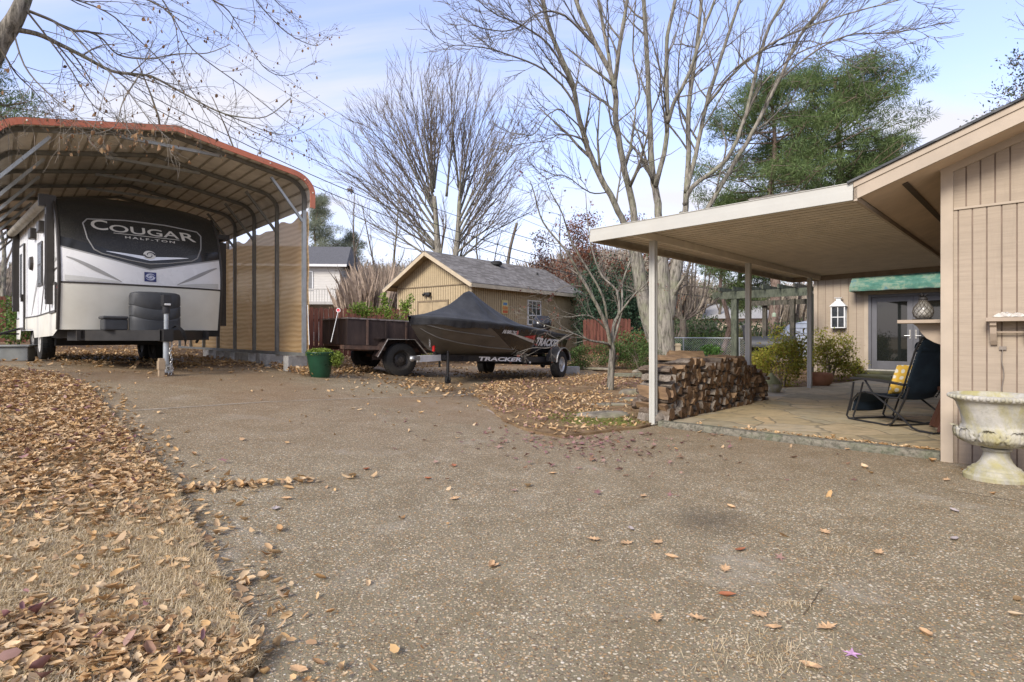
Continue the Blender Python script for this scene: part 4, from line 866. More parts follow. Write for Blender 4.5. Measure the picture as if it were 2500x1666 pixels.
# propane cover
a = MB(); pcol = mat('propane_cover', (.052, .055, .058), rough=.55, var=.2, bump=.08)
def pcov(t_, zf):
    # superellipse plan
    th = 2 * math.pi * t_; n_ = 2.6; r_ = 1 / ((abs(math.cos(th)) ** n_ + abs(math.sin(th)) ** n_) ** (1 / n_)); return r_ * math.cos(th) * .22, r_ * math.sin(th) * .375
ring = [(1.29, 1.0), (1.44, 1.0), (1.505, 1.0), (1.52, .97), (1.535, 1.0), (1.69, 1.0), (1.705, .97), (1.72, 1.0), (1.86, 1.0), (1.905, .965), (1.93, .8), (1.935, .3), (1.935, .01)]
def ring_pt(i, j):
    z, k_ = ring[i]; x, y = pcov(j / 40, z); dz = (-.07 * (1 - (y / .36) ** 2) * (1 if x > 0 else -.3)) if 1.46 < z < 1.8 else 0; return (.42 + x * k_, y * k_, z + dz)
vs_ = [ring_pt(i, j) for i in range(len(ring)) for j in range(40)]; a.add(vs_, [(i * 40 + j, i * 40 + (j + 1) % 40, (i + 1) * 40 + (j + 1) % 40, (i + 1) * 40 + j) for i in range(len(ring) - 1) for j in range(40)]); a.build('propane_cover', pcol, rv, smooth=35)
a = MB(); a.box(.12, .42, -.72, -.39, 1.29, 1.47, 0); a.box(.1, .44, -.74, -.39, 1.47, 1.52, 0); a.build('battery_box', pcol, rv, bevel=.02)
# tongue jack: head, tube, foot
a = MB(); a.box(1.02 - .075, 1.02 + .075, -.06, .06, 1.68, 1.86, 0); a.tube([(1.02, 0, 1.56), (1.02, 0, 1.7)], .055, 14, mi=0); a.box(1.09, 1.1, -.045, .045, 1.69, 1.72, 1); a.build('power_jack', [mat('jack_black', (.03, .03, .032), rough=.45), mat('jack_lens', (.75, .75, .72))], rv, bevel=.012)
jz = H(rvx + .726 * 1.02, rvy - .6875 * 1.02); a = MB(); a.tube([(1.02, 0, 1.6), (1.02, 0, 1.2)], .035, 12); a.tube([(1.02, 0, 1.2), (1.02, 0, jz + .14)], .045, 14); a.tube([(1.02, 0, jz + .14), (1.02, 0, jz + .07)], .03, 10); a.box(.94, 1.1, -.07, .07, jz + .055, jz + .07); a.build('jack_tube', galv, rv, smooth=True)
a = MB(); cz_ = 0
for k in range(20):
    z = 1.12 - k * .036; y = .055 + .012 * math.sin(k * .9); th = (k % 2) * 90
    pts = []
    for i in range(9):
        t_ = 2 * math.pi * i / 8; u_ = .013 * math.cos(t_); w_ = .026 * math.sin(t_); pts.append((1.07 + (u_ if th else 0), y + (0 if th else u_), z + w_))
    if z > jz + .05: a.tube(pts, .0055, 5, False)
for k in range(26):
    t_ = k * 1.1; c0 = Vector((1.06 + .04 * math.sin(t_ * 1.7), .02 + .05 * math.cos(t_), jz + .03 + .006 * k)); ax = Vector((rnd.gauss(0, 1), rnd.gauss(0, 1), rnd.gauss(0, 1))).normalized(); o_ = ax.orthogonal().normalized(); p_ = ax.cross(o_)
    a.tube([c0 + o_ * .014 * math.cos(q) + p_ * .026 * math.sin(q) for q in [2 * math.pi * i / 8 for i in range(9)]], .0055, 5, False)
a.build('safety_chain', mat('zinc_chain', (.6, .6, .58), metal=.7, rough=.35, var=.25), rv, smooth=True)
a = MB()
for k in range(3): a.tube([(.95, .1, 1.32), (1.05, .13 + .02 * k, 1.37), (1.1, .2 + .02 * k, 1.28), (1.08, .25 + .015 * k, 1.15), (1.05, .27, 1.09 - .03 * k)], .008, 6)
a.build('cable', mat('black_cable', (.02, .02, .02), rough=.5), rv, smooth=True)
a = MB(); a.box(.6, .612, -.62, -.50, .93, 1.0); 
b = MB(); b.M = Matrix.Translation((.33, -.565, 1.205)) @ Matrix.Rotation(R(36.6), 4, 'Z'); b.box(-.06, .06, -.052, -.045, -.025, .03); b.build('warning_sticker', mat('white_sticker', (.75, .75, .73)), rv)
a = MB(); a.tube([(-.05, .78, 1.27), (.03, .78, 1.2), (.0, .80, 1.12), (-.06, .8, 1.08)], .025, 8); a.build('stabilizer_bracket', blks2, rv, smooth=True)
# wheels
tyre = mat('tyre_rubber', (.022, .022, .022), scale=30, var=.3, rough=.85, bump=.3, dirt=(.09, .075, .055), dirtf=.5)
def wheel(parent, c0, r_, w_, rim_r, rimm, name='wheel', face=1, style='hub', axis_rot=0, lug=True):
    root = MB(); prof = [(rim_r, -w_ * .42), (rim_r + .01, -w_ * .5), (r_ * .9, -w_ * .5), (r_ * .97, -w_ * .44), (r_, -w_ * .3), (r_, w_ * .3), (r_ * .97, w_ * .44), (r_ * .9, w_ * .5), (rim_r + .01, w_ * .5), (rim_r, w_ * .42)]
    P_ = []
    root.lathe(prof, 40, (0, 0, 0), lambda t_, z: 1, 0, 'Y', cap=False)
    for k in range(44):
        t_ = 2 * math.pi * k / 44
        for s_ in (-1, 1):
            cc = Vector((math.cos(t_ + s_ * .03), 0, math.sin(t_ + s_ * .03))); tg = Vector((-cc.z, 0, cc.x)); root.beam(cc * (r_ + .001) + Vector((0, s_ * w_ * .12, 0)), cc * (r_ - .012) + Vector((0, s_ * w_ * .46, 0)), .022, .014, up=tuple(cc))
    t0 = root.build(name, tyre, parent, smooth=30); t0.location = c0; t0.rotation_euler = (0, 0, axis_rot)
    b = MB(); f = face; b.lathe([(rim_r + .004, f * w_ * .45), (rim_r - .015, f * w_ * .42), (rim_r - .03, f * w_ * .2), (rim_r * .72, f * w_ * .14), (rim_r * .55, f * w_ * .24), (rim_r * .3, f * w_ * .26), (rim_r * .28, f * w_ * .42), (.002, f * w_ * .44)], 36, (0, 0, 0), None, 0, 'Y', cap=False)
    b.lathe([(rim_r + .002, -f * w_ * .4), (.002, -f * w_ * .1)], 24, (0, 0, 0), None, 1, 'Y', cap=False)
    for k in range(5 if style == 'hub' else 8):
        t_ = 2 * math.pi * k / (5 if style == 'hub' else 8)
        b.tube([(rim_r * .44 * math.cos(t_), f * w_ * .2, rim_r * .44 * math.sin(t_)), (rim_r * .44 * math.cos(t_), f * w_ * .33, rim_r * .44 * math.sin(t_))], .012, 6, mi=0)
        if style == 'spoke':
            t2 = t_ + .39; b.tube([(rim_r * .72 * math.cos(t2), f * (w_ * .16), rim_r * .72 * math.sin(t2)), (rim_r * .72 * math.cos(t2), f * (w_ * .2), rim_r * .72 * math.sin(t2))], rim_r * .13, 10, mi=1)
            b.beam((rim_r * .5 * math.cos(t_), f * w_ * .27, rim_r * .5 * math.sin(t_)), (rim_r * .93 * math.cos(t_), f * w_ * .24, rim_r * .93 * math.sin(t_)), rim_r * .16, .03, up=(0, 1, 0), mi=0)
        else:
            t2 = t_ + .6; b.tube([(rim_r * .72 * math.cos(t2), f * (w_ * .13), rim_r * .72 * math.sin(t2)), (rim_r * .72 * math.cos(t2), f * (w_ * .18), rim_r * .72 * math.sin(t2))], rim_r * .1, 10, mi=1)
    b.build('rim', [rimm, blks2], t0, smooth=35, fix=False)
    return t0
rim_w = mat('white_rim', (.55, .55, .53), rough=.4, var=.15, dirt=(.3, .25, .18)); 
cv, sv = math.cos(VA), math.sin(VA)
for x in (-3.15, -4.02):
    for sgn in (-1, 1):
        y = sgn * .98; wx, wy = rvx + cv * x - sv * y, rvy + sv * x + cv * y; wheel(rv, (x, y, H(wx, wy) + .36), .36, .22, .2, rim_w, face=sgn)
a = MB(); a.tube([(-3.15, -.9, 1.04), (-3.15, .9, 1.04)], .04, 10); a.tube([(-4.02, -.9, 1.04), (-4.02, .9, 1.04)], .04, 10); a.box(-4.0, -3.17, -.06, .06, 1.02, 1.06); a.build('axle', blks2, rv, smooth=True)
a = MB(); a.M = Matrix.Translation((-3.9, -HW - .1, 0)); z = H(rvx + cv * -3.9 + sv * 1.5, rvy + sv * -3.9 - cv * 1.5)
a.M = None
st = MB(); st.beam((-3.85, -HW - .1, 1.34), (-3.85, -HW - .8, 1.08), .04, .2, up=(1, 0, 0)); st.box(-4.5, -3.83, -HW - .45, -HW - .1, 1.22, 1.25); st.box(-4.5, -3.83, -HW - .8, -HW - .4, 1.05, 1.08); st.build('entry_step', blks2, rv)
# block under the jack, wooden chock in front
bx, by = rvx + .726 * .97 , rvy - .6875 * .97
a = MB(); a.box(-.09, .09, -.09, .09, 0, .055); o = a.build('jack_pad', mat('jack_pad_wood', (.16, .11, .07), scale=12, var=.3), None, bevel=.004); o.location = (rvx + .726 * 1.02, rvy - .6875 * 1.02, jz); o.rotation_euler = (0, 0, VA); tag(o, 'small dark wooden pad beneath the trailer tongue jack', 'wood block')
a = MB(); a.box(-.04, .04, -.11, -.03, 0, .30); a.box(-.05, .05, -.12, -.02, .12, .26); o = a.build('wood_chock', mat('cut_lumber', (.36, .27, .17), scale=9, var=.3, st=(1, 1, .2)), None, bevel=.004); wxy = (rvx + .726 * 1.16 - .6875 * .04, rvy - .6875 * 1.16 - .726 * .04); o.location = (*wxy, H(*wxy)); o.rotation_euler = (0, 0, VA); tag(o, 'short upright timber offcut leaning beside the trailer jack foot', 'wood block')

# ================================================================== UTILITY TRAILER
ua = math.atan2(.6, .8); ux, uy = -3.33, 11.6
ut = empty('utility_trailer', (ux, uy, 0), ua, 'low rusty dark brown utility trailer with high steel sides beside the covered boat', 'trailer')
rust = NG('rusty_brown_steel'); v_ = rust.co((1, 1, .35)); f_ = rust.noise(v_, 3.2, 8, .75); c_ = rust.ramp(f_, [(.3, (.028, .020, .018)), (.52, (.055, .038, .033)), (.66, (.09, .06, .048)), (.78, (.15, .12, .10))]); rust.bump(f_, .3, .01); rust = rust.set(c_, .75, .1, .3)
rust2 = mat('rust_red_steel', (.12, .07, .05), c2=(.045, .032, .026), scale=6, rough=.85, bump=.3, dirt=(.3, .24, .2), dirtf=.4)
zb, zt = 1.02, 1.545
a = MB()
tilt = lambda x: -.035 * x
def slab(mb, x0, x1, y0, y1, za, zb_, mi=0): mb.add([(x, y, z + tilt(x)) for z in (za, zb_) for y in (y0, y1) for x in (x0, x1)], [(0, 2, 3, 1), (4, 5, 7, 6), (0, 1, 5, 4), (2, 6, 7, 3), (0, 4, 6, 2), (1, 3, 7, 5)], mi)
slab(a, 0, 2.5, 0, .035, zb, zt); a.build('side_panel', rust, ut)
a = MB(); slab(a, 0, 2.5, 1.47, 1.505, zb, zt); a.build('side_panel', rust, ut)
a = MB(); slab(a, -.0, .03, .04, 1.465, zb, zt); a.build('tailgate', rust, ut)
a = MB(); slab(a, 2.47, 2.5, .04, 1.465, zb, zt); a.build('front_panel', rust, ut)
a = MB(); slab(a, .02, 2.48, .02, 1.48, zb - .04, zb + .002); a.build('floor', rust2, ut)
a = MB()
for y in (-.02, 1.5): slab(a, -.01, 2.52, y, y + .035, zt, zt + .03)
for x in (-.02, 2.49): slab(a, x, x + .035, .02, 1.5, zt, zt + .028)
a.build('top_rail', mat('pale_worn_rail', (.24, .21, .19), c2=(.08, .055, .05), scale=10, rough=.6), ut)
for x in (.42, .84, 1.3, 1.75, 2.2):
    a = MB(); slab(a, x - .018, x + .018, -.028, 0, zb, zt); a.build('side_stake', rust2 if x in (.42, 1.3) else rust, ut)
for y in (.5, 1.0):
    a = MB(); a.box(-.03, 0, y - .02, y + .02, zb, zt); a.build('side_stake', rust, ut)
a = MB(); slab(a, -.15, .72, -.22, .02, zb - .09, zb - .01, 0); slab(a, -.05, 2.5, -.03, .05, zb - .12, zb - .04); slab(a, -.05, 2.5, 1.45, 1.53, zb - .12, zb - .04); slab(a, .5, .58, 0, 1.5, zb - .12, zb - .04)
a.build('frame', rust2, ut)
a = MB(); fp = [(.52, .78), (.74, 1.14), (1.36, 1.13), (1.66, .80)]
for p, q in zip(fp[:-1], fp[1:]):
    a.add([(p[0], -.30, p[1]), (q[0], -.30, q[1]), (q[0], .0, q[1]), (p[0], .0, p[1])], [(0, 1, 2, 3)]); a.beam((p[0], -.30, p[1] - .012), (q[0], -.30, q[1] - .012), .012, .035, up=(0, 1, 0), mi=1)
a.add([(.52, -.01, .78), (.74, -.01, 1.14), (1.36, -.01, 1.13), (1.66, -.01, .8), (1.66, -.01, .7), (.52, -.01, .7)], [(0, 1, 2, 3, 4, 5)]); a.box(.56, .74, -.28, -.02, 1.15, 1.155)
a.build('fender', [rust, mat('worn_edge', (.3, .28, .26), scale=12, var=.4)], ut, fix=False)
cu, su = math.cos(ua), math.sin(ua)
blkrim = mat('black_steel_rim', (.035, .034, .033), rough=.5, var=.3, dirt=(.12, .09, .07), dirtf=.4)
for y, f in ((-.15, -1), (1.62, 1)):
    gx_, gy_ = ux + cu * 1.08 - su * y, uy + su * 1.08 + cu * y; wheel(ut, (1.08, y, H(gx_, gy_) + .35), .355, .22, .20, blkrim, face=f)
a = MB(); a.tube([(1.08, -.1, .76), (1.08, 1.6, .74)], .035, 10); a.beam((1.08, .04, .78), (1.08, .04, .93), .1, .5); a.build('axle', rust2, ut)
a = MB(); a.beam((2.5, .2, .88), (3.5, .75, .84), .07, .09); a.beam((2.5, 1.3, .88), (3.5, .75, .84), .07, .09); a.box(3.45, 3.7, .71, .79, .82, .9); a.build('tongue', rust2, ut)
a = MB(); a.beam((1.72, -.1, .85), (2.1, -.12, .86), .06, .06); a.box(1.95, 2.1, -.2, -.1, .78, .92); a.tube([(2.05, -.14, .86), (2.05, -.14, .5)], .025, 8); a.build('spare_bracket', blks2, ut)

# ================================================================== BOAT TRAILER + BOAT
ba = math.atan2(-.879, -.477); bx0, by0 = .24, 14.9; BG = .15
bt = empty('boat_trailer', (bx0, by0, BG), ba, 'black single axle boat trailer lettered TRACKER carrying the covered boat', 'boat trailer')
bframe = gloss('black_trailer_paint', (.020, .020, .022), .3, dirt=(.1, .09, .07))
wht = mat('white_lettering', (.80, .80, .78), rough=.45, var=.04, bump=0)
a = MB()
RL = [(-.9, .92, .42), (1.5, .80, .50), (3.0, .30, .57), (3.55, .06, .60)]
for sgn in (-1, 1):
    for p, q in zip(RL[:-1], RL[1:]): a.beam((p[0], sgn * p[1], p[2]), (q[0] + .02, sgn * q[1], q[2]), .055, .13)
a.box(-.85, -.78, -.9, .9, .38, .44); a.box(-.05, .05, -1.0, 1.0, .36, .42); a.box(1.5, 1.57, -.78, .78, .44, .5)
a.beam((3.3, 0, .6), (4.15, 0, .60), .08, .11); a.build('frame', bframe, bt)
a = MB(); a.beam((3.62, 0, .60), (4.3, 0, .60), .085, .125); a.build('tongue', mat('white_tongue', (.72, .72, .7), rough=.5), bt)
a = MB(); a.beam((4.3, 0, .62), (4.52, 0, .62), .08, .08); a.sphere((4.5, 0, .61), .055, 10, 6); a.build('coupler', mat('zinc', (.35, .35, .34), metal=.6, rough=.4), bt)
a = MB(); a.beam((3.74, .0, .6), (3.74, .0, 1.22), .06, .09, up=(1, 0, 0)); a.beam((3.74, 0, 1.02), (4.0, 0, 1.02), .18, .09); a.box(3.66, 3.98, -.09, .09, 1.0, 1.1); a.build('winch_post', bframe, bt)
a = MB(); a.tube([(3.98, -.12, 1.23), (3.98, .12, 1.23)], .03, 8); a.lathe([(.001, -.02), (.06, -.015), (.06, .015), (.001, .02)], 14, (3.78, .14, 1.21), axis='Y'); a.tube([(3.86, -.1, 1.2), (3.86, .12, 1.2)], .045, 10); a.build('bow_roller', mat('yellow_rubber', (.62, .4, .05), rough=.5), bt, smooth=35)
a = MB(); a.tube([(4.06, .1, 1.12), (4.06, .16, 1.12), (4.2, .17, 1.2)], .012, 6); a.tube([(4.0, -.05, 1.12), (4.0, .12, 1.12)], .05, 10)
for k in range(7): a.tube([(4.1 + .02 * math.cos(q), .12, 1.12 - .045 * k + .028 * math.sin(q)) for q in [2 * math.pi * i / 8 for i in range(9)]], .006, 5, False)
a.build('winch', mat('zinc2', (.5, .5, .48), metal=.6, rough=.35, var=.3), bt, smooth=True)
a = MB(); a.tube([(3.95, .1, .74), (3.95, .1, .86)], .028, 8); a.build('tail_light', mat('red_reflector', (.5, .02, .02), rough=.25), bt)
jx, jy = 3.56, .17
jw = (bx0 + math.cos(ba) * jx - math.sin(ba) * jy, by0 + math.sin(ba) * jx + math.cos(ba) * jy); jg = H(*jw) - BG
a = MB(); a.tube([(jx, jy, 1.04), (jx, jy, .30)], .032, 12); a.tube([(jx, jy, .32), (jx, jy, jg + .12)], .025, 12); a.tube([(jx, jy, 1.04), (jx, jy, 1.1)], .04, 12); a.tube([(jx, jy, 1.1), (jx + .12, jy, 1.13), (jx + .12, jy, 1.2)], .01, 6); a.box(jx - .05, jx + .05, .02, jy, .56, .66); a.build('tongue_jack', bframe, bt, smooth=35)
a = MB(); a.lathe([(.001, -.03), (.075, -.028), (.08, 0), (.075, .028), (.001, .03)], 18, (jx, jy, jg + .08), axis='Y'); a.beam((jx, jy - .04, jg + .08), (jx, jy - .04, jg + .16), .05, .01); a.beam((jx, jy + .04, jg + .08), (jx, jy + .04, jg + .16), .05, .01); a.build('jack_wheel', tyre, bt, smooth=35)
chrome = mat('galvanized_rim', (.62, .63, .63), metal=.55, rough=.35, var=.12, bump=.02)
for y, f in ((1.06, 1), (-1.06, -1)):
    wheel(bt, (0, y, .335), .335, .2, .185, chrome, face=f, style='spoke')
    a = MB(); s_ = 1 if y > 0 else -1; n_ = 12
    pts = [(-.46, .42)] + [(.42 * math.cos(math.pi * (1 - i / n_)), .42 + .34 * math.sin(math.pi * (1 - i / n_))) for i in range(n_ + 1)] + [(.46, .42)]
    for p, q in zip(pts[:-1], pts[1:]):
        a.add([(p[0], y - .14, p[1]), (q[0], y - .14, q[1]), (q[0], y + .14, q[1]), (p[0], y + .14, p[1])], [(0, 1, 2, 3)], 0); a.beam((p[0], y + s_ * .14, p[1] - .01), (q[0], y + s_ * .14, q[1] - .01), .014, .03, up=(0, 1, 0), mi=1)
    a.box(-.44, .44, y - s_ * .14 - .01, y - s_ * .14 + .01, .42, .60)
    a.build('fender', [bframe, mat('bright_trim', (.5, .5, .5), metal=.6, rough=.3)], bt, smooth=30, fix=False)
a = MB(); a.tube([(0, -1.0, .335), (0, 1.0, .335)], .035, 10); a.build('axle', bframe, bt, smooth=True)
for sgn in (-1, 1):
    a = MB(); a.beam((-.9, sgn * .45, .47), (2.6, sgn * .3, .58), .09, .05); a.build('bunk', mat('bunk_carpet', (.03, .03, .03), rough=.95), bt)
V, F = text2d('TRACKER', .18, .04); 
def rail_pt(x_, off):  # outer face of near rail between RL[1] and RL[2] etc
    for (x0, y0, z0), (x1, y1, z1) in zip(RL[:-1], RL[1:]):
        if x0 <= x_ <= x1: t_ = (x_ - x0) / (x1 - x0); n = Vector((-(y1 - y0), (x1 - x0))).normalized(); return (x_ + n.x * off, y0 + (y1 - y0) * t_ + n.y * off, z0 + (z1 - z0) * t_)
a = MB(); a.add([Vector(rail_pt(2.75 - 1.2 * x, .034)) + Vector((0, 0, -.045 + .09 * y)) for x, y in V], F); a.build('lettering', wht, bt, fix=False)
a = MB(); a.sphere((1.2, .86, .42), .025, 8, 5); a.build('side_marker', wht, bt)

bo = empty('bass_boat', (bx0, by0, BG), ba, 'black and grey bass boat under a dark fabric cover with a tented peak', 'boat')
# stations: x, half breadth at gunwale, gunwale z, chine half breadth, chine z, keel z
ST = [(-.95, .93, 1.04, .78, .62, .50), (0, .96, 1.10, .80, .62, .49), (1.0, .98, 1.17, .80, .64, .49), (2.0, .95, 1.24, .74, .68, .50), (2.8, .86, 1.29, .60, .74, .54), (3.5, .68, 1.34, .38, .84, .62), (4.0, .47, 1.37, .2, .96, .78), (4.3, .24, 1.39, .08, 1.12, 1.0), (4.52, .03, 1.41, .01, 1.3, 1.22)]
def st_at(x):
    xs = [s_[0] for s_ in ST]; return [float(np.interp(x, xs, [s_[k] for s_ in ST])) for k in range(1, 6)]
XS = np.linspace(-.95, 4.52, 60)
hull_g = NG('boat_graphite_metallic'); v_ = hull_g.co((.5, 1, 1.5)); f_ = hull_g.noise(v_, 3, 3); hull_gm = hull_g.set(hull_g.ramp(f_, [(.3, (.085, .078, .065)), (.7, (.14, .128, .108))]), .38, .45, .5)
hull_b = gloss('boat_black', (.012, .012, .013), .12)
a = MB()
def hull_pt(x, t_):
    b, zg, c_, zc_, zk = st_at(x); b = max(b, .012); c_ = max(c_, .006)
    if t_ < .4: s_ = t_ / .4; return (c_ * s_, zk + (zc_ - zk) * s_ ** 1.3)
    s_ = (t_ - .4) / .6; return (c_ + (b - c_) * s_ ** .8, zc_ + (zg - zc_) * s_)
for sgn in (-1, 1):
    n_ = 16; vs_ = []
    for x in XS:
        for j in range(n_ + 1): y, z = hull_pt(x, j / n_); vs_.append((x, sgn * y, z))
    for i in range(len(XS) - 1):
        for j in range(n_):
            xm = (XS[i] + XS[i + 1]) / 2; tm = (j + .5) / n_
            lim = 1.15 + 2.55 * tm ** 1.0 if tm > .05 else 1.2      # graphite area sweeps up towards the bow
            q = (i * (n_ + 1) + j, (i + 1) * (n_ + 1) + j, (i + 1) * (n_ + 1) + j + 1, i * (n_ + 1) + j + 1)
    for i in range(len(XS) - 1):
        for j in range(n_):
            xm = (XS[i] + XS[i + 1]) / 2; tm = (j + .5) / n_; lim = .9 + 2.3 * tm ** .9
    # re-grid so that the colour border is a clean line
    b2 = MB()
    for (fa, fb, mi) in ((lambda t_: -.95, lambda t_: .95 + 2.15 * t_ ** 1.0, 0), (lambda t_: .95 + 2.15 * t_, lambda t_: 4.52, 1)):
        a.grid(lambda s_, t_: (lambda x: (x, sgn * hull_pt(x, t_)[0], hull_pt(x, t_)[1]))(fa(t_) + (fb(t_) - fa(t_)) * s_), 40, 20, mi)
tr_ = [(-.95, hull_pt(-.95, j / 10)[0] * s_, hull_pt(-.95, j / 10)[1]) for s_ in (1,) for j in range(11)] + [(-.95, -hull_pt(-.95, j / 10)[0], hull_pt(-.95, j / 10)[1]) for j in range(10, 0, -1)]
a.add(tr_, [tuple(range(len(tr_)))], 0)
a.build('hull', [hull_b, hull_gm], bo, smooth=40, fix=False)
# strakes and stripe
for k, tt in enumerate((.47, .72)):
    a = MB(); xs_ = [1.9 + .0 + 2.45 * i / 24 for i in range(25)] if k == 0 else [2.7 + 1.6 * i / 24 for i in range(25)]
    a.tube([(x, hull_pt(x, tt)[0] + .003, hull_pt(x, tt)[1]) for x in xs_], .011, 5); a.build('strake', mat('strake_grey', (.2, .19, .17), rough=.35, metal=.3), bo, smooth=True)
def on_hull(x, t_, off=.008): y, z = hull_pt(x, t_); y2, z2 = hull_pt(x, min(1, t_ + .03)); y1, z1 = hull_pt(x, t_ - .03); d = Vector((y2 - y1, z2 - z1)).normalized(); return (x, y + d.y * off, z - d.x * off)
V, F = text2d('TRACKER', .25, .05)
V_ = V
a = MB(); a.add([on_hull(1.0 - 1.35 * x, .60 + .23 * y - .0 * x, .016) for x, y in V], F); a.build('lettering', wht, bo, fix=False)
def hstrip(name, xa, xb, fa, fb, m, n_=12, off=.009): b = MB(); b.add([on_hull(xa + (xb - xa) * i / n_, fa(i / n_), off) for i in range(n_ + 1)] + [on_hull(xa + (xb - xa) * i / n_, fb(i / n_), off) for i in range(n_ + 1)], [(i, i + 1, n_ + 2 + i, n_ + 1 + i) for i in range(n_)]); return b.build(name, m, bo, fix=False)
hstrip('hull_stripe', 2.4, 1.1, lambda t_: .86 - .2 * t_, lambda t_: .865 - .2 * t_ + .09 * t_, mat('hull_silver', (.55, .54, .5), rough=.3, metal=.2))
hstrip('hull_stripe', 1.6, 1.1, lambda t_: .80 - .06 * t_, lambda t_: .81 - .06 * t_ + .12 * t_, mat('hull_red', (.5, .03, .03), rough=.3), off=.012)
hstrip('hull_stripe', .95, -.5, lambda t_: .56, lambda t_: .575, mat('hull_silver', (.55, .54, .5)))
V, F = text2d('AR 0491 DG', .1, .03); a = MB(); a.add([on_hull(2.5 - .5 * x, .82 + .09 * y, .012) for x, y in V], F); a.build('registration_number', wht, bo, fix=False)
hstrip('registration_sticker', 1.98, 1.9, lambda t_: .83, lambda t_: .92, mat('red_sticker', (.55, .2, .18), rough=.5), n_=2)
# cover
cov = NG('boat_cover_fabric'); v_ = cov.co(); f_ = cov.noise(v_, 2.2, 6, .6); cov.bump(cov.math('ADD', cov.noise(v_, 5, 5, .6), cov.math('MULTIPLY', cov.noise(v_, 300, 2), .15)), .5, .03); covm = cov.set(cov.ramp(f_, [(.3, (.022, .023, .025)), (.7, (.052, .054, .057))]), .62, 0, .35)
RDG = [(-1.0, 1.09), (-.4, 1.19), (.2, 1.33), (.55, 1.38), (.9, 1.36), (1.2, 1.48), (1.9, 1.82), (2.35, 2.02), (2.5, 2.045), (2.7, 1.99), (3.2, 1.72), (3.9, 1.52), (4.4, 1.44), (4.68, 1.40)]
a = MB()
def cover_pt(s_, t_):
    x = -1.02 + 5.6 * s_; b, zg, c_, zc_, zk = st_at(min(max(x, -.95), 4.6)); b = max(b, .02) + .015; r_ = float(np.interp(x, [q[0] for q in RDG], [q[1] for q in RDG]))
    k = 2 * t_ - 1; ak = abs(k)
    if ak > .86:
        f = (ak - .86) / .14; y = b + .004 + .012 * math.sin(31 * x) * f - .05 * f * (1 if zg > 1.2 else .6); z = zg + .02 - (.10 + .02 * math.sin(7 * x + (1 if k > 0 else 2)) + (.05 if x > 3 else 0)) * f
    else:
        f = ak / .86; y = b * f; bowl = r_ - zg - .03; tent = math.exp(-((x - 2.42) / 1.4) ** 2)
        prof_ = (1 - f) ** (1.15 * tent + .85 * (1 - tent)) if bowl > 0 else 1 - f * f
        z = zg + .03 + bowl * prof_ * (1) + .012 * math.sin(11 * x + 9 * k) * f * (1 - f) * 3
        ang = math.atan2(f * b, (x - 2.42)); z += .034 * math.sin(ang * 9) * tent * f * (1.1 - f) * 2.2
    return (x, y * (1 if k > 0 else -1), z)
a.grid(cover_pt, 110, 56)
a.add([cover_pt(0, j / 56) for j in range(57)] , [tuple(range(57))]); a.build('cover', covm, bo, smooth='all', fix=False)
a = MB(); a.tube([(2.42, 0, .8), (2.42, 0, 2.03)], .02, 8); a.build('support_pole', steel, bo)
# outboard motor
om = MB(); om.grid(lambda s_, t_: (lambda th, z: (-1.25 + (.36 - .06 * z) * math.cos(th) * (1 - .25 * max(0, z - .6)) * math.sin(math.pi * min(.999, .18 + .82 * (1 - z) if z > .35 else .75)) ** .6, .26 * math.sin(th) * math.sin(math.pi * min(.999, .18 + .82 * (1 - z) if z > .35 else .75)) ** .6, 1.04 + .56 * z))(2 * math.pi * s_, t_), 28, 14)
om.build('motor_cowl', gloss('motor_black', (.02, .02, .022), .15), bo, smooth=50)
a = MB(); a.tube([(-1.0 - .34, .2, 1.12), (-1.22, .215, 1.33), (-1.1, .2, 1.42), (-1.0, .18, 1.3)], .012, 6); a.build('motor_stripe', silver, bo, smooth=True)
V, F = text2d('MERCURY', .1, .05)
a = MB(); a.add([(-1.08 - .3 * x, .222, 1.12 + .05 * y) for x, y in V], F); a.build('motor_lettering', silver, bo, fix=False)
a = MB(); a.box(-1.34, -1.12, -.07, .07, .35, 1.04); a.box(-1.5, -1.05, -.05, .05, .3, .36); a.box(-1.1, -.95, -.12, .12, .7, 1.0); a.sphere((-1.3, 0, .22), .07, 10, 6); a.build('motor_leg', gloss('motor_black', (.02, .02, .022)), bo)

# ================================================================== SHED
sw = Vector((-1.61, 22.95)); sd_ = Vector((.61, .79)).normalized(); sa = math.atan2(sd_.y, sd_.x)
GZ = .42
sh = empty('garden_shed', (sw.x, sw.y, GZ), sa, 'tan shed with grey shingled gable roof standing behind the boat', 'shed')
ssid = m_siding('shed_siding', (.45, .36, .225), 20); sg = mat('shed_groove', (.19, .145, .09)); strim = mat('shed_trim', (.48, .40, .28), scale=4, var=.12)
SL, SWd = 8.0, 4.4; EV = 2.92; OH = .42
prise = .56
a = MB()
grooved(a, (0, 0), (1, 0), (0, -1), SL, lambda s: -.3, lambda s: EV, .14, .022, .012)
grooved(a, (0, SWd), (0, -1), (-1, 0), SWd, lambda s: -.3, lambda s: EV - .07, .14, .022, .012)
grooved(a, (-.012, SWd), (0, -1), (-1, 0), SWd, lambda s: EV - .03, lambda s: EV + prise * min(s, SWd - s) + .1, .12, .018, .012)
a.box(-.03, .0, 0, SWd, EV - .075, EV - .03, 1)
grooved(a, (SL, 0), (0, 1), (1, 0), SWd, lambda s: -.3, lambda s: EV + prise * min(s, SWd - s) + .1, .2)
grooved(a, (SL, SWd), (-1, 0), (0, 1), SL, lambda s: -.3, lambda s: EV, .2)
a.build('wall', [ssid, sg], sh, fix=False)
a = MB()
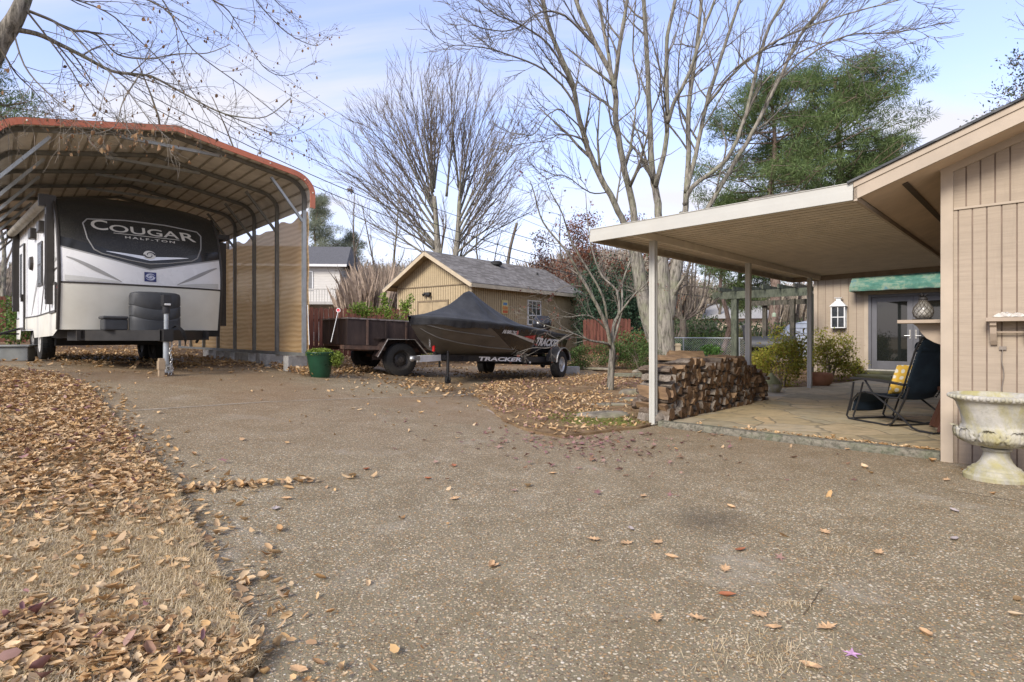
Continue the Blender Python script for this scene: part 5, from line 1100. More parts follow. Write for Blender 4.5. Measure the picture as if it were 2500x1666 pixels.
for (x, y) in ((0, 0), (SL, 0), (0, SWd)):
    a = MB(); a.box(x - .03, x + .07 if x == 0 else x + .02, y - .02, y + .07 if y == 0 else y + .02, -.2, EV); a.build('corner_board', strim, sh)
STh = math.atan(prise); shm = m_shingle('shed_shingles', (.13, .12, .11), (.28, .265, .25), STh)
a = MB()
for sgn in (0, 1):
    ya, yb = (-OH, SWd / 2) if sgn == 0 else (SWd + OH, SWd / 2); za, zb_ = EV + .05 - prise * OH + .1, EV + prise * SWd / 2 + .15
    a.add([(x, y, z + dz) for x in (-.52, SL + .4) for y, z in ((ya, za), (yb, zb_)) for dz in (0, .035)], [(0, 1, 3, 2), (4, 6, 7, 5), (1, 5, 7, 3), (0, 2, 6, 4), (0, 4, 5, 1)])
a.build('roof', shm, sh)
a = MB(); za, zb_ = EV + .15 - prise * OH, EV + prise * SWd / 2 + .15
for x in (-.5, SL + .37):
    for ya in (-OH, SWd + OH): a = MB(); a.beam((x, ya, za - .085), (x, SWd / 2, zb_ - .085), .03, .16); a.build('rake_board', strim, sh)
a = MB(); a.box(-.5, SL + .4, -OH - .02, -OH, za - .15, za); a.build('fascia', mat('shed_gutter', (.5, .44, .33), scale=4, var=.2), sh)
a = MB(); a.add([(x, y, z) for x in (-.48, SL + .35) for y, z in ((-OH, za - .06), (0, EV - .02), (SWd, EV - .02), (SWd + OH, za - .06))], [(0, 1, 5, 4), (2, 3, 7, 6)])
for ya, yb in ((-OH, SWd / 2), (SWd + OH, SWd / 2)): a.add([(-.48, ya, za - .06), (0, ya, za - .06), (0, yb, zb_ - .06), (-.48, yb, zb_ - .06)], [(0, 1, 2, 3)])
a.build('soffit', mat('shed_soffit', (.3, .235, .15)), sh, fix=False)
a = MB(); a.box(-.03, -.005, 1.35, 3.05, -.3, 2.2, 0); a.build('double_door', mat('shed_door', (.37, .29, .175), scale=3), sh)
a = MB(); a.box(-.045, 0, 1.27, 1.35, -.3, 2.28); a.box(-.045, 0, 3.05, 3.13, -.3, 2.28); a.box(-.045, 0, 1.35, 3.05, 2.2, 2.28); a.box(-.036, -.03, 2.19, 2.21, -.3, 2.2); a.build('door_frame', sg, sh)
a = MB(); a.tube([(-.02, 2.45, 2.57), (-.12, 2.45, 2.5)], .03, 8); a.lathe([(.03, -.05), (.085, .06), (.001, .05)], 12, (-.14, 2.32, 2.45)); a.lathe([(.03, -.05), (.085, .06), (.001, .05)], 12, (-.14, 2.62, 2.5)); a.box(-.13, 0, 2.3, 2.64, 2.5, 2.62); a.build('flood_light', mat('dark_lamp', (.03, .03, .03)), sh)
wb = MB(); wx0 = 3.75; ww_, wz0, wz1 = 1.05, 1.25, 2.4
wb.box(wx0, wx0 + .06, -.05, 0, wz0, wz1); wb.box(wx0 + ww_ - .06, wx0 + ww_, -.05, 0, wz0, wz1); wb.box(wx0 + .06, wx0 + ww_ - .06, -.05, 0, wz1 - .06, wz1); wb.box(wx0 + .06, wx0 + ww_ - .06, -.05, 0, wz0, wz0 + .06); wb.box(wx0 + .06, wx0 + ww_ - .06, -.045, 0, 1.68, 1.73)
for k in (1, 2): wb.box(wx0 + .06 + k * .31 - .01, wx0 + .06 + k * .31 + .01, -.035, -.015, wz0 + .06, wz1 - .06)
for z in (1.49, 2.04): wb.box(wx0 + .06, wx0 + ww_ - .06, -.034, -.016, z, z + .02)
win = wb.build('window', wm, sh); a = MB(); a.box(wx0 + .06, wx0 + ww_ - .06, -.02, -.01, wz0 + .06, wz1 - .06); a.build('glass_pane', mat('shed_glass', (.06, .065, .06), rough=.1, var=.5, scale=1.5, spec=.8), win)
a = MB(); a.lathe([(.26, -.05), (.27, .08), (.2, .13), (.001, .15)], 16, (3.7, SWd / 2 - .45, EV + prise * SWd / 2 - .0)); a.build('roof_vent', mat('dark_lamp', (.03, .03, .03)), sh, smooth=35)
a = MB(); a.tube([(6.4, 1.3, EV + prise * 1.3), (6.4, 1.3, EV + prise * 1.3 + .3)], .05, 10); a.build('vent_pipe', mat('dark_lamp', (.03, .03, .03)), sh)
a = MB(); a.box(1.9, 2.32, -.04, -.012, 1.72, 2.3, 0); a.box(1.93, 2.29, -.046, -.04, 1.9, 2.05, 1); a.box(1.97, 2.24, -.046, -.04, 2.09, 2.2, 2); a.box(1.94, 2.28, -.046, -.04, 1.75, 1.87, 3)
tag(a.build('wall_sign', [mat('sign_yellow', (.6, .52, .25)), mat('sign_orange', (.55, .25, .08)), mat('sign_blue', (.12, .25, .45)), mat('sign_red', (.5, .12, .05))], None), 'small colourful painted board hung on the tan shed wall left of its window', 'sign').matrix_world = Matrix.Translation((sw.x, sw.y, GZ)) @ Matrix.Rotation(sa, 4, 'Z')

# ================================================================== URN
uxw, uyw = (2432 - 1250) / FPX * 4.68, 4.68
ur = empty('garden_urn', (uxw, uyw, H(uxw, uyw) + .01), 0, 'large weathered stone urn with acanthus leaves on a round foot by the house corner', 'urn')
stone = NG('mossy_cast_stone'); v_ = stone.co(); f_ = stone.noise(v_, 5, 8, .7); c_ = stone.ramp(f_, [(.3, (.26, .25, .205)), (.6, (.46, .44, .39))])
f2_ = stone.noise(stone.co((1, 1, .45)), 2.8, 6, .7, .6); c_ = stone.mix(stone.ramp(f2_, [(.42, (0, 0, 0)), (.6, (.8, .8, .8))]), c_, (.34, .30, .10)); f3_ = stone.noise(v_, 28, 5, .75); c_ = stone.mix(stone.ramp(f3_, [(.55, (0, 0, 0)), (.75, (.6, .6, .6))]), c_, (.17, .18, .13)); stone.bump(f3_, .5, .01); stonem = stone.set(c_, .9, 0, .2)
def acan(t_, z):
    return 1.0
a = MB(); a.lathe([(.001, 0), (.215, 0), (.218, .035), (.205, .048), (.19, .052), (.186, .075), (.165, .085), (.158, .10), (.13, .115), (.105, .15), (.088, .19), (.084, .225), (.092, .235), (.10, .24), (.10, .255), (.085, .262)], 56); a.build('foot', stonem, ur, smooth=35)
bp = [(.085, .262), (.13, .275), (.19, .30), (.225, .34), (.235, .385), (.228, .42), (.222, .44), (.225, .48), (.24, .55), (.265, .62), (.28, .64), (.30, .648), (.31, .66), (.312, .675), (.305, .69), (.29, .694), (.27, .68), (.24, .60), (.21, .48), (.001, .44)]
bps = []
for p, q in zip(bp[:-1], bp[1:]):
    for k in range(3): bps.append((p[0] + (q[0] - p[0]) * k / 3, p[1] + (q[1] - p[1]) * k / 3))
bps.append(bp[-1])
def bowlfn(t_, z):
    if .27 < z < .44: q = (t_ * 9 / (2 * math.pi)) % 1; w_ = .5 * (1 - math.cos(2 * math.pi * q)); return 1 + .05 * w_ * math.sin(math.pi * (z - .27) / .17) ** .5 + .016 * math.cos(t_ * 72) * w_
    return 1
a = MB(); a.lathe([p for p in bps if True], 180, (0, 0, 0), lambda t_, z: bowlfn(t_, z)); a.build('bowl', stonem, ur, smooth='all')
for k in range(9):
    t0 = 2 * math.pi * (k + .5) / 9; a = MB(); rings = 13
    def lp_(s_, q, t0=t0):
        # acanthus: s along the leaf from the root up, q across
        z = .275 + .175 * s_; r_ = float(np.interp(z, [.262, .275, .30, .34, .385, .42, .46], [.1, .135, .195, .235, .243, .236, .228])) + .012 + .022 * (1 - abs(q)) + (.045 * max(0, s_ - .82) / .18)
        wd_ = (.30 * math.sin(math.pi * min(1, .12 + .8 * s_)) ** .7) * (1 + .14 * math.cos(s_ * 26)) * (1 if s_ < .85 else .75); r_ += .010 * math.cos(q * 16)
        th = t0 + q * wd_; zz = z - .012 * abs(q) * (1 if s_ > .3 else 0) - (.02 * max(0, s_ - .9) / .1); return (r_ * math.cos(th), r_ * math.sin(th), zz)
    a.grid(lambda i, j: lp_(j, i * 2 - 1), 14, 16); a.build('acanthus_leaf', stonem, ur, smooth='all', fix=False)
a = MB()
for k in range(44):
    t_ = 2 * math.pi * k / 44; c0 = Vector((.307 * math.cos(t_), .307 * math.sin(t_), .672)); a.sphere(c0, .0175, 8, 6)
a.build('bead_rim', stonem, ur, smooth='all')

# ================================================================== SHELVES, LAMP, SHELLS on the house corner
def hw(u, v, z=0): x, y = hp(u, v); return (x, y, z)
shf = mat('shelf_paint', (.35, .28, .21), scale=4, var=.12, rough=.65, bump=.05)
# front shelf on the gable wall
fs = empty('wall_shelf', hw(-.17, 3.62, 1.325), UA, 'tan wooden bracket shelf on the gable wall above the stone urn', 'shelf')
a = MB(); a.box(-.155, -.004, -.165, .165, .0, .034); a.build('shelf_board', shf, fs, bevel=.003)
def sbr(mb, y, w_, d_, h_): mb.prism([(-.004, 0), (-d_, 0), (-d_ * .98, -.03), (-d_ * .8, -.05), (-d_ * .72, -h_ * .5), (-d_ * .45, -h_ * .8), (-.03, -h_ * .97), (-.004, -h_)], lambda x, z: (x, y - w_ / 2, z - .001), lambda x, z: (x, y + w_ / 2, z - .001))
for y in (-.115, .115):
    a = MB(); sbr(a, y, .045, .13, .21); a.build('bracket', shf, fs)
a = MB(); a.tube([(-.05, -.095, -.095), (-.05, .095, -.095)], .007, 8); a.build('dowel', shf, fs, smooth=True)
a = MB(); a.box(-.02, 0, .03, .08, -.25, -.22); pts = [(-.014, .055 + .008 * math.sin(i * .9), -.25 - .042 * i) for i in range(14)]; a.tube(pts, .004, 5)
o = a.build('wall_cable', mat('grey_cable', (.2, .17, .14), rough=.6), None, smooth=True); tag(o, 'thin grey cable running down the siding from beneath the gable wall shelf', 'cable'); o.location = hw(-.17, 3.62, 1.325); o.rotation_euler = (0, 0, UA)
# oyster shells
def shell(name, sx, sy, sz, seed, m, loc, label):
    r_ = random.Random(seed); ph = [r_.uniform(0, 6) for _ in range(4)]; a = MB()
    def f(s_, t_):
        th = 2 * math.pi * s_; rr = t_; e = 1 + .12 * math.sin(3 * th + ph[0]) + .05 * math.sin(9 * th + ph[1]); return (sx * rr * e * math.cos(th), sy * rr * e * math.sin(th), sz * (.25 + .75 * (1 - rr ** 2)) * (1 + .2 * math.sin(6 * th + 9 * rr + ph[2])) + .004 * math.sin(30 * rr))
    def g_(s_, t_): p = f(s_, t_); return (p[0], p[1], -.0 + .002)
    a.grid(f, 30, 8); a.grid(g_, 30, 2); o = a.build(name, m, None, smooth='all'); o.location = loc; o.rotation_euler = (0, 0, UA + r_.uniform(-.4, .4)); tag(o, label, 'seashell', 'seashells on the gable wall shelf')
shm_ = mat('oyster_shell', (.62, .58, .5), c2=(.34, .31, .27), scale=16, rough=.6, bump=.5)
shell('seashell', .035, .085, .04, 1, shm_, hw(-.25, 3.58, 1.36), 'broad pale grey oyster shell on the left of the gable wall shelf')
shell('seashell', .03, .06, .034, 2, shm_, hw(-.27, 3.665, 1.36), 'small cream shell on the middle of the gable wall shelf')
shell('seashell', .03, .04, .026, 3, mat('cream_shell', (.65, .52, .36), scale=20), hw(-.24, 3.735, 1.36), 'smallest tan shell at the right end of the gable wall shelf')
# corner shelf on the side wall, towards the patio
cs = empty('corner_shelf', hw(.22, 3.12, 1.325), UA, 'tan scroll bracket shelf sticking out at the patio corner of the house', 'shelf')
a = MB(); a.box(-.16, .14, .0, .385, 0, .034); a.build('shelf_board', shf, cs, bevel=.003)
sp_ = [(0, 0), (.27, 0), (.262, -.012), (.245, -.025), (.225, -.055), (.2, -.10), (.16, -.15), (.10, -.19), (.04, -.215), (0, -.222)]
a = MB(); a.prism(sp_, lambda y, z: (-.02, y, z - .001), lambda y, z: (.02, y, z - .001)); a.tube([(-.022, .05, -.10), (-.026, .05, -.10)], .008, 8); a.build('bracket', shf, cs, bevel=.002)
# glass float in net with pineapple lid
lx = hw(.22, 2.93, 1.36); lt = empty('netted_glass_jar', lx, UA, 'round glass jar wrapped in dark netting on the corner shelf', 'jar')
jg_ = NG('jar_glass'); jg_.set((.5, .48, .42), .08, 0, .8, **{'Alpha': .35}); a = MB(); jp = [(.001, .012), (.05, .012), (.078, .04), (.088, .08), (.08, .12), (.058, .155), (.036, .18), (.03, .20)]
a.lathe(jp, 28); a.build('jar', jg_.m, lt, smooth='all')
a = MB()
for k in range(12):
    for sg_ in (1, -1):
        a.tube([((r_ + .003) * math.cos(2 * math.pi * k / 12 + sg_ * z * 9), (r_ + .003) * math.sin(2 * math.pi * k / 12 + sg_ * z * 9), z) for r_, z in jp[1:]], .0028, 4)
a.build('netting', mat('dark_rope', (.06, .05, .04), rough=.9), lt)
a = MB(); a.lathe([(.033, .198), (.04, .205), (.038, .225), (.015, .235), (.001, .24)], 16)
for k in range(10): t_ = k * 2.4; a.add([(0, 0, .22), (.02 * math.cos(t_ + .5), .02 * math.sin(t_ + .5), .235), (.06 * math.cos(t_), .06 * math.sin(t_), .25 + .015 * (k % 3)), (.02 * math.cos(t_ - .5), .02 * math.sin(t_ - .5), .235)], [(0, 1, 2, 3)])
a.lathe([(.085, 0), (.095, .006), (.06, .014)], 20); a.build('iron_cap', mat('dark_iron', (.03, .027, .025), rough=.6), lt)
a = MB(); a.sphere((0, 0, .07), .042, 12, 8, sz=(1, 1, .8)); a.build('white_bulb', mat('white_bulb', (.7, .68, .62), rough=.5), lt, smooth=True)

# ================================================================== RECLINER CHAIR
chx = hp(1.87, 2.60); ca = UA + R(96)   # local +x points to the chair's front (away from the house)
ch = empty('folding_recliner', (*chx, .056), UA + R(56), 'dark blue mesh folding recliner with black tube frame on the flagstone patio', 'chair')
tubm = mat('black_tube', (.02, .02, .021), rough=.35, var=.2, bump=0); nav = NG('navy_mesh'); v_ = nav.co(); nav.bump(nav.noise(v_, 200, 2), .2, .003); navm = nav.set(nav.ramp(nav.noise(v_, 6, 4), [(.35, (.006, .013, .024)), (.7, (.013, .026, .042))]), .75, 0, .3)
W2 = .30
for y in (-W2, W2):
    a = MB(); a.tube([(.62, y, .52), (.66, y, .30), (.74, y, .05), (.70, y, .012), (.62, y, .012), (.1, y, .012), (.02, y, .04), (-.05, y, .14), (-.16, y, .36), (-.22, y, .52)], .0125, 8); a.build('side_frame', tubm, ch, smooth=True)
    a = MB(); a.tube([(.42, y * 1.04, .56), (.3, y * 1.04, .40), (-.1, y * 1.04, .16), (-.28, y * 1.04, .03), (-.36, y * 1.04, .012), (-.55, y * 1.04, .012)], .0125, 8); a.build('crossed_leg', tubm, ch, smooth=True)
    a = MB(); a.tube([(.44, y * 1.08, .53), (.5, y * 1.08, .32), (.60, y * 1.08, .06), (.58, y * 1.08, .02)], .011, 8); a.build('front_leg', tubm, ch, smooth=True)
    a = MB(); a.grid(lambda s_, t_: (.62 - .82 * s_, y * 1.12 + (t_ - .5) * .055, .585 - .03 * s_ + .018 * math.sin(math.pi * s_)), 10, 2); a.grid(lambda s_, t_: (.62 - .82 * s_, y * 1.12 + (t_ - .5) * .055, .562 - .03 * s_ + .010 * math.sin(math.pi * s_)), 10, 2)
    for e in (0, 1): a.grid(lambda s_, t_: (.62 - .82 * s_, y * 1.12 + (e - .5) * .055, .562 + .023 * t_ - .03 * s_ + (.01 + .008 * t_) * math.sin(math.pi * s_)), 10, 1)
    a.build('armrest', mat('black_plastic', (.03, .03, .032), rough=.4), ch, smooth=50, fix=False)
for pts in ([(-.55, -W2, .012), (-.55, W2, .012)], [(.70, -W2, .012), (.70, W2, .012)], [(.05, -W2, .012), (.05, W2, .012)]):
    a = MB(); a.tube(pts, .0125, 8); a.build('stretcher', tubm, ch, smooth=True)
SP = [(.70, .12), (.66, .26), (.56, .37), (.45, .40), (.25, .375), (.05, .36), (-.06, .37), (-.12, .46), (-.20, .70), (-.30, .98), (-.38, 1.12)]
def sling(s_, t_):
    f = s_ * (len(SP) - 1); i = min(int(f), len(SP) - 2); k = f - i; x = SP[i][0] * (1 - k) + SP[i + 1][0] * k; z = SP[i][1] * (1 - k) + SP[i + 1][1] * k; return (x, (t_ - .5) * 2 * (W2 - .045), z - .03 * math.sin(math.pi * t_) * (1 if s_ > .1 else .4))
a = MB(); a.grid(sling, 60, 12); o = a.build('sling_seat', navm, ch, smooth='all', fix=False); sm = o.modifiers.new('solid', 'SOLIDIFY'); sm.thickness = .006
for y in (-1, 1):
    a = MB(); a.tube([(x, y * (W2 - .012), z) for x, z in SP], .0115, 7); a.build('sling_rail', tubm, ch, smooth=True)
    a = MB()
    for k in range(70):
        p = Vector(sling(k / 70, 0 if y < 0 else 1)); a.beam(p, (p.x, y * (W2 - .012), p.z + (.008 if k % 2 else -.008)), .005, .005)
    a.build('elastic_lacing', mat('pale_cord', (.4, .4, .38)), ch)
a = MB(); a.tube([(-.38, -(W2 - .012), 1.12), (-.385, 0, 1.135), (-.38, W2 - .012, 1.12)], .0115, 8); a.build('top_bar', tubm, ch, smooth=True)
a = MB(); a.tube([(-.2, -.2, .93), (-.2, .2, .93)], .0, 8) if False else a.grid(lambda s_, t_: (-.26 + .06 * math.sin(2 * math.pi * t_) - .0, (s_ - .5) * .4, 1.0 + .07 * math.cos(2 * math.pi * t_)), 10, 12); a.build('headrest', navm, ch, smooth='all', fix=False)
# yellow and white cushion standing in the chair
cu_ = NG('yellow_pattern_fabric'); v_ = cu_.co((1, 1, 1)); w1 = cu_.n('ShaderNodeTexWave', wave_type='BANDS', bands_direction='Z', I={'Scale': 3.6, 'Distortion': 1.5}); w2 = cu_.n('ShaderNodeTexWave', wave_type='BANDS', bands_direction='Y', I={'Scale': 3.6, 'Distortion': 1.5}); cu_.L.new(v_, w1.inputs['Vector']); cu_.L.new(v_, w2.inputs['Vector'])
f_ = cu_.math('MULTIPLY', w1.outputs['Fac'], w2.outputs['Fac']); cum = cu_.set(cu_.ramp(f_, [(.12, (.72, .46, .08)), (.3, (.68, .5, .16)), (.5, (.78, .74, .62))]), .9, 0, .15)
a = MB()
for sg_ in (1, -1): a.grid(lambda s_, t_: (sg_ * .065 * (math.sin(math.pi * s_) * math.sin(math.pi * t_)) ** .45, (s_ - .5) * .42, (t_ - .5) * .40), 18, 18)
o = a.build('cushion', cum, None, smooth='all'); tag(o, 'yellow and white patterned square cushion propped in the blue recliner', 'cushion')
cc_, ss_ = math.cos(UA + R(56)), math.sin(UA + R(56)); lx_, ly_ = .10, .0
o.location = (chx[0] + cc_ * lx_ - ss_ * ly_, chx[1] + ss_ * lx_ + cc_ * ly_, .056 + .585); o.rotation_euler = Euler((0, R(-20), UA + R(56)))
# brown wooden stand behind the chair
ws = empty('wooden_stand', (*hp(1.75, 3.0), .056), UA + R(15), 'low dark brown wooden bench behind the blue recliner against the house', 'bench')
wdm = mat('dark_stained_wood', (.12, .055, .035), scale=6, var=.3, rough=.5, st=(1, 1, .2))
for (x, y) in ((-.25, -.05), (.3, -.05)):
    a = MB(); a.beam((x - .03, y + .18, 0), (x + .03, y, .5), .09, .09); a.build('leg', wdm, ws)
    a = MB(); a.beam((x - .03, y - .12, 0), (x + .03, y, .5), .07, .07); a.build('leg', wdm, ws)
a = MB(); a.box(-.35, .42, -.05, .1, .47, .51); a.build('seat', wdm, ws)

# ================================================================== POTS
gp_ = gp(782, 913); gpx, gpy = (782 - 1250) / FPX * 10.55, 10.55; gzz = H(gpx, gpy)
pt = empty('green_planter', (gpx, gpy, gzz), 0, 'glossy dark green ceramic pot full of low yellow green ground cover beside the carport', 'planter')
a = MB(); a.lathe([(.001, 0), (.155, 0), (.165, .02), (.19, .12), (.215, .26), (.235, .39), (.238, .40), (.238, .41), (.246, .415), (.25, .43), (.255, .46), (.25, .47), (.235, .465), (.225, .42), (.001, .40)], 48); a.build('pot', gloss('green_glaze', (.008, .05, .024), .3, .25, 6), pt, smooth=30)
lime = leafmat('lime_leaf', [(.16, .22, .03), (.25, .33, .05), (.33, .40, .09), (.20, .27, .04)])
def blob_pts(n, c0, r_, seed=0, shell=.5, holes=.0, clump=0):
    g = np.random.default_rng(seed); d = g.normal(size=(n, 3)); d /= np.linalg.norm(d, axis=1)[:, None]; rr = (shell + (1 - shell) * g.uniform(0, 1, n) ** .6)[:, None]
    P = d * rr
    if clump:
        cc = g.normal(size=(clump, 3)); cc /= np.linalg.norm(cc, axis=1)[:, None]; cc *= g.uniform(.35, 1.0, (clump, 1)); k = g.integers(0, clump, n); P = cc[k] + g.normal(0, .16 if clump > 12 else .25, (n, 3)); 
    return P * np.array(r_) + np.array(c0)
P = blob_pts(2600, (0, 0, .44), (.26, .26, .10), 3, .2); P = P[P[:, 2] > .41]; scatter('foliage', P, .045, 'rhomb', lime, .6, parent=pt)
P = blob_pts(900, (.29, .05, .34), (.12, .2, .16), 4, .2); scatter('foliage', P, .045, 'rhomb', lime, .6, parent=pt)
# reflectors
for i, (px0, py0, px1, py1, disc, lab) in enumerate([(808, 836, 826, 758, True, 'white driveway marker rod with round red reflector leaning from the green planter'), (755, 842, 751, 745, False, 'plain thin white driveway marker rod standing in the green planter')]):
    p0 = W(px0, py0, 10.5); p1 = W(px1, py1, 10.62); mk_ = empty('driveway_marker', p0, 0, lab, 'marker'); a = MB(); a.tube([(0, 0, 0), p1 - p0], .006, 6); a.build('rod', wht, mk_)
    if disc:
        a = MB(); q = p1 - p0; a.lathe([(.001, -.006), (.03, -.006), (.03, .006), (.001, .006)], 20, (q.x, q.y, q.z), axis='Y', mi=0); a.lathe([(.03, -.006), (.04, -.005), (.04, .005), (.03, .006)], 20, (q.x, q.y, q.z), axis='Y', mi=1, cap=False); a.build('reflector', [mat('red_reflector2', (.65, .03, .06), rough=.25), wht], mk_)
a = MB(); a.sphere((0, 0, .03), .035, 8, 6, sz=(1.2, 1, .8)); o = a.build('pebble', mat('pale_pebble', (.45, .4, .34), rough=.8), None, smooth=True); q = gp(789, 915); o.location = (q[0], q[1], H(*q) + .01); tag(o, 'small pale stone on the driveway at the foot of the green planter', 'stone')
# clay pot by the azalea, concrete jar
q = (W(2003, 945, 13.3)); pq = hp(7.05, .62); cpz = empty('clay_pot', (q.x, q.y, .04), 0, 'wide reddish clay pot beneath the azalea by the far patio post', 'pot')
a = MB(); a.lathe([(.001, 0), (.17, 0), (.24, .08), (.27, .18), (.265, .26), (.24, .30), (.22, .30), (.2, .24), (.001, .22)], 36); a.build('pot', mat('terracotta', (.36, .17, .095), scale=5, var=.25, dirt=(.2, .14, .08), dirtf=.6), cpz, smooth=35)
q = W(1884, 966, 11.7); cj = empty('concrete_jar', (q.x, q.y, .0), 0, 'squat mossy concrete jar with pointed lid between the woodpile and the azalea', 'garden ornament')
a = MB(); a.lathe([(.001, 0), (.10, 0), (.15, .04), (.185, .12), (.19, .18), (.175, .22)], 32); a.build('jar', stonem, cj, smooth=40)
a = MB(); a.lathe([(.182, .222), (.17, .25), (.12, .32), (.07, .385), (.045, .41), (.03, .44), (.001, .45)], 32); a.build('lid', mat('mossy_lid', (.27, .27, .13), c2=(.14, .15, .07), scale=6, rough=.95, bump=.4), cj, smooth=40)

# ================================================================== FIREWOOD
barkm = m_bark('firewood_bark', (.06, .045, .035), (.16, .12, .09), (.19, .16, .125), 8, 1, .9)
endm = NG('firewood_end'); v_ = endm.co(); n_ = endm.noise(v_, 7, 6, .7); rr_ = endm.n('ShaderNodeTexWave', wave_type='RINGS', rings_direction='Y', I={'Scale': 14., 'Distortion': 2.}); endm.L.new(v_, rr_.inputs['Vector']); oi = endm.n('ShaderNodeObjectInfo')
c_ = endm.mix(oi.outputs['Random'], (.14, .085, .05), (.36, .22, .11)); c_ = endm.mix(endm.ramp(n_, [(.35, (.7, .7, .7)), (.65, (0, 0, 0))]), c_, (.08, .055, .04)); c_ = endm.mix(endm.math('MULTIPLY', rr_.outputs['Fac'], .25), c_, (.1, .06, .035)); endm.bump(n_, .5, .01); endmm = endm.set(c_, .9, 0, .15)
spl = NG('firewood_split'); v_ = spl.co((1, .25, 1)); n_ = spl.noise(v_, 16, 7, .7); oi = spl.n('ShaderNodeObjectInfo'); c_ = spl.mix(oi.outputs['Random'], (.24, .155, .09), (.38, .26, .15)); c_ = spl.mix(spl.ramp(n_, [(.35, (.8, .8, .8)), (.62, (0, 0, 0))]), c_, (.13, .085, .055)); spl.bump(n_, .7, .01); splm = spl.set(c_, .9, 0, .15)
gry = m_bark('grey_split_wood', (.12, .10, .08), (.25, .215, .175), None, 9, .3, .6)
def log_mesh(seed, kind, ln=.5, r_=.075):
    g = random.Random(seed); mb = MB(); n = 14; prof_ = []
    if kind == 'round': base_ = [(math.cos(t_) * r_ * (1 + .08 * g.uniform(-1, 1)), math.sin(t_) * r_ * .92 * (1 + .08 * g.uniform(-1, 1)), 0) for t_ in [2 * math.pi * i / n for i in range(n)]]
    elif kind == 'half': base_ = [(math.cos(t_) * r_ * 1.2, math.sin(t_) * r_ * 1.0 - r_ * .35, 0) for t_ in [math.pi * i / 8 for i in range(9)]] + [(-.5 * r_ + g.uniform(-.01, .01), -r_ * .42, 1), (.5 * r_, -r_ * .30, 1)]
    else: a0 = g.uniform(0, 6); base_ = [(r_ * 1.5 * math.cos(a0 + t_) - .75 * r_ * math.cos(a0 + .55), r_ * 1.5 * math.sin(a0 + t_) - .75 * r_ * math.sin(a0 + .55), 0) for t_ in [1.1 * i / 5 for i in range(6)]] + [(-.75 * r_ * math.cos(a0 + .55) + .01, -.75 * r_ * math.sin(a0 + .55), 1)]
    k = len(base_); secs = 6; vs = []
    for i in range(secs + 1):
        y = -ln / 2 + ln * i / secs; off = (g.uniform(-.006, .006), g.uniform(-.006, .006)); s_ = 1 + g.uniform(-.05, .05)
        for (x, z, m_) in base_: vs.append((x * s_ + off[0] + g.uniform(-.003, .003), y + (g.uniform(-.012, .012) if i in (0, secs) else 0), z * s_ + off[1] + g.uniform(-.003, .003)))
    fs = []; ms = []
    for i in range(secs):
        for j in range(k):
            mb.add([], [], 0); fs.append((i * k + j, i * k + (j + 1) % k, (i + 1) * k + (j + 1) % k, (i + 1) * k + j)); ms.append(2 if (base_[j][2] or base_[(j + 1) % k][2]) else 0)
    mb.v = vs; mb.f = fs + [tuple(range(k))[::-1], tuple(range(secs * k, secs * k + k))]; mb.m = ms + [1, 1]; return mb
protos = []
for sd0, kd in enumerate(['wedge', 'round', 'half', 'wedge', 'half', 'wedge', 'round', 'wedge', 'half', 'wedge']):
    o = log_mesh(sd0, kd, .46, .072).build('firewood_log', [barkm if sd0 % 4 else gry, endmm, splm if sd0 % 3 else gry], None, smooth=35); protos.append((kd, o, o.data))
LROW = {0: 'bottom of the firewood stack', 1: 'lower half of the firewood stack', 2: 'middle of the firewood stack', 3: 'upper half of the firewood stack', 4: 'top of the firewood stack'}
KN = {'wedge': 'wedge split log', 'round': 'round unsplit log', 'half': 'half round log'}
used = set(); frw = random.Random(3); rowi = 0; zrow = .03; nlog = 0
def top_at(u): return .80 - .02 * math.sin(u * 5) - max(0, u - 2.6) * .30 if u < 3.9 else .4
while zrow < .80:
    u = .12 + (rowi % 2) * .065; 
    while u < 3.82:
        if zrow < top_at(u) - .03:
            i = frw.randrange(len(protos)); kd, po, me = protos[i]
            if i not in used: used.add(i); o = po
            else: o = po.copy(); COL.objects.link(o)
            v = -.06 + frw.uniform(-.05, .04)
            if abs(u - 3.27) < .1: v = -.33
            x, y = hp(u, v); z = zrow + .045 + frw.uniform(-.01, .01); o.location = (x, y, z); sc_ = frw.uniform(.62, 1.15); o.scale = (sc_, 1, sc_)
            o.rotation_euler = Euler((frw.uniform(-.06, .06), frw.uniform(0, 6.28), UA + frw.uniform(-.09, .09)), 'XYZ')
            lv_ = 0 if rowi == 0 else (4 if zrow > top_at(u) - .15 else (1 if rowi < 3 else 2 if rowi < 5 else 3))
            part_ = 'near the front post' if u < 1.3 else ('below the second post' if u < 2.6 else 'at its far end')
            tag(o, KN[kd] + ' in the ' + LROW[lv_] + ' ' + part_, 'firewood', 'logs in the firewood stack, ' + KN[kd] + ', ' + str(lv_) + part_[:9]); nlog += 1
        u += frw.uniform(.09, .122)
    zrow += .092; rowi += 1
for i, (kd, po, me) in enumerate(protos):
    if i not in used: bpy.data.objects.remove(po)
def onelog(name, kind, seed, loc, rot, m3, label, ln=.5, r_=.08): o = log_mesh(seed, kind, ln, r_).build(name, m3, None, smooth=35); o.location = loc; o.rotation_euler = rot; tag(o, label, 'firewood'); return o
M3 = [barkm, endmm, splm]; orange = [splm, endmm, splm]
onelog('firewood_log', 'half', 31, hw(.75, -.1, .87), Euler((.05, 0, UA + .9)), orange, 'pale orange split log lying loose on top of the stack nearest the post', .5, .07)
onelog('firewood_log', 'wedge', 32, hw(1.35, -.2, .905), Euler((.02, .4, UA + 1.1)), orange, 'long pale split log lying highest on the firewood stack', .62, .07)
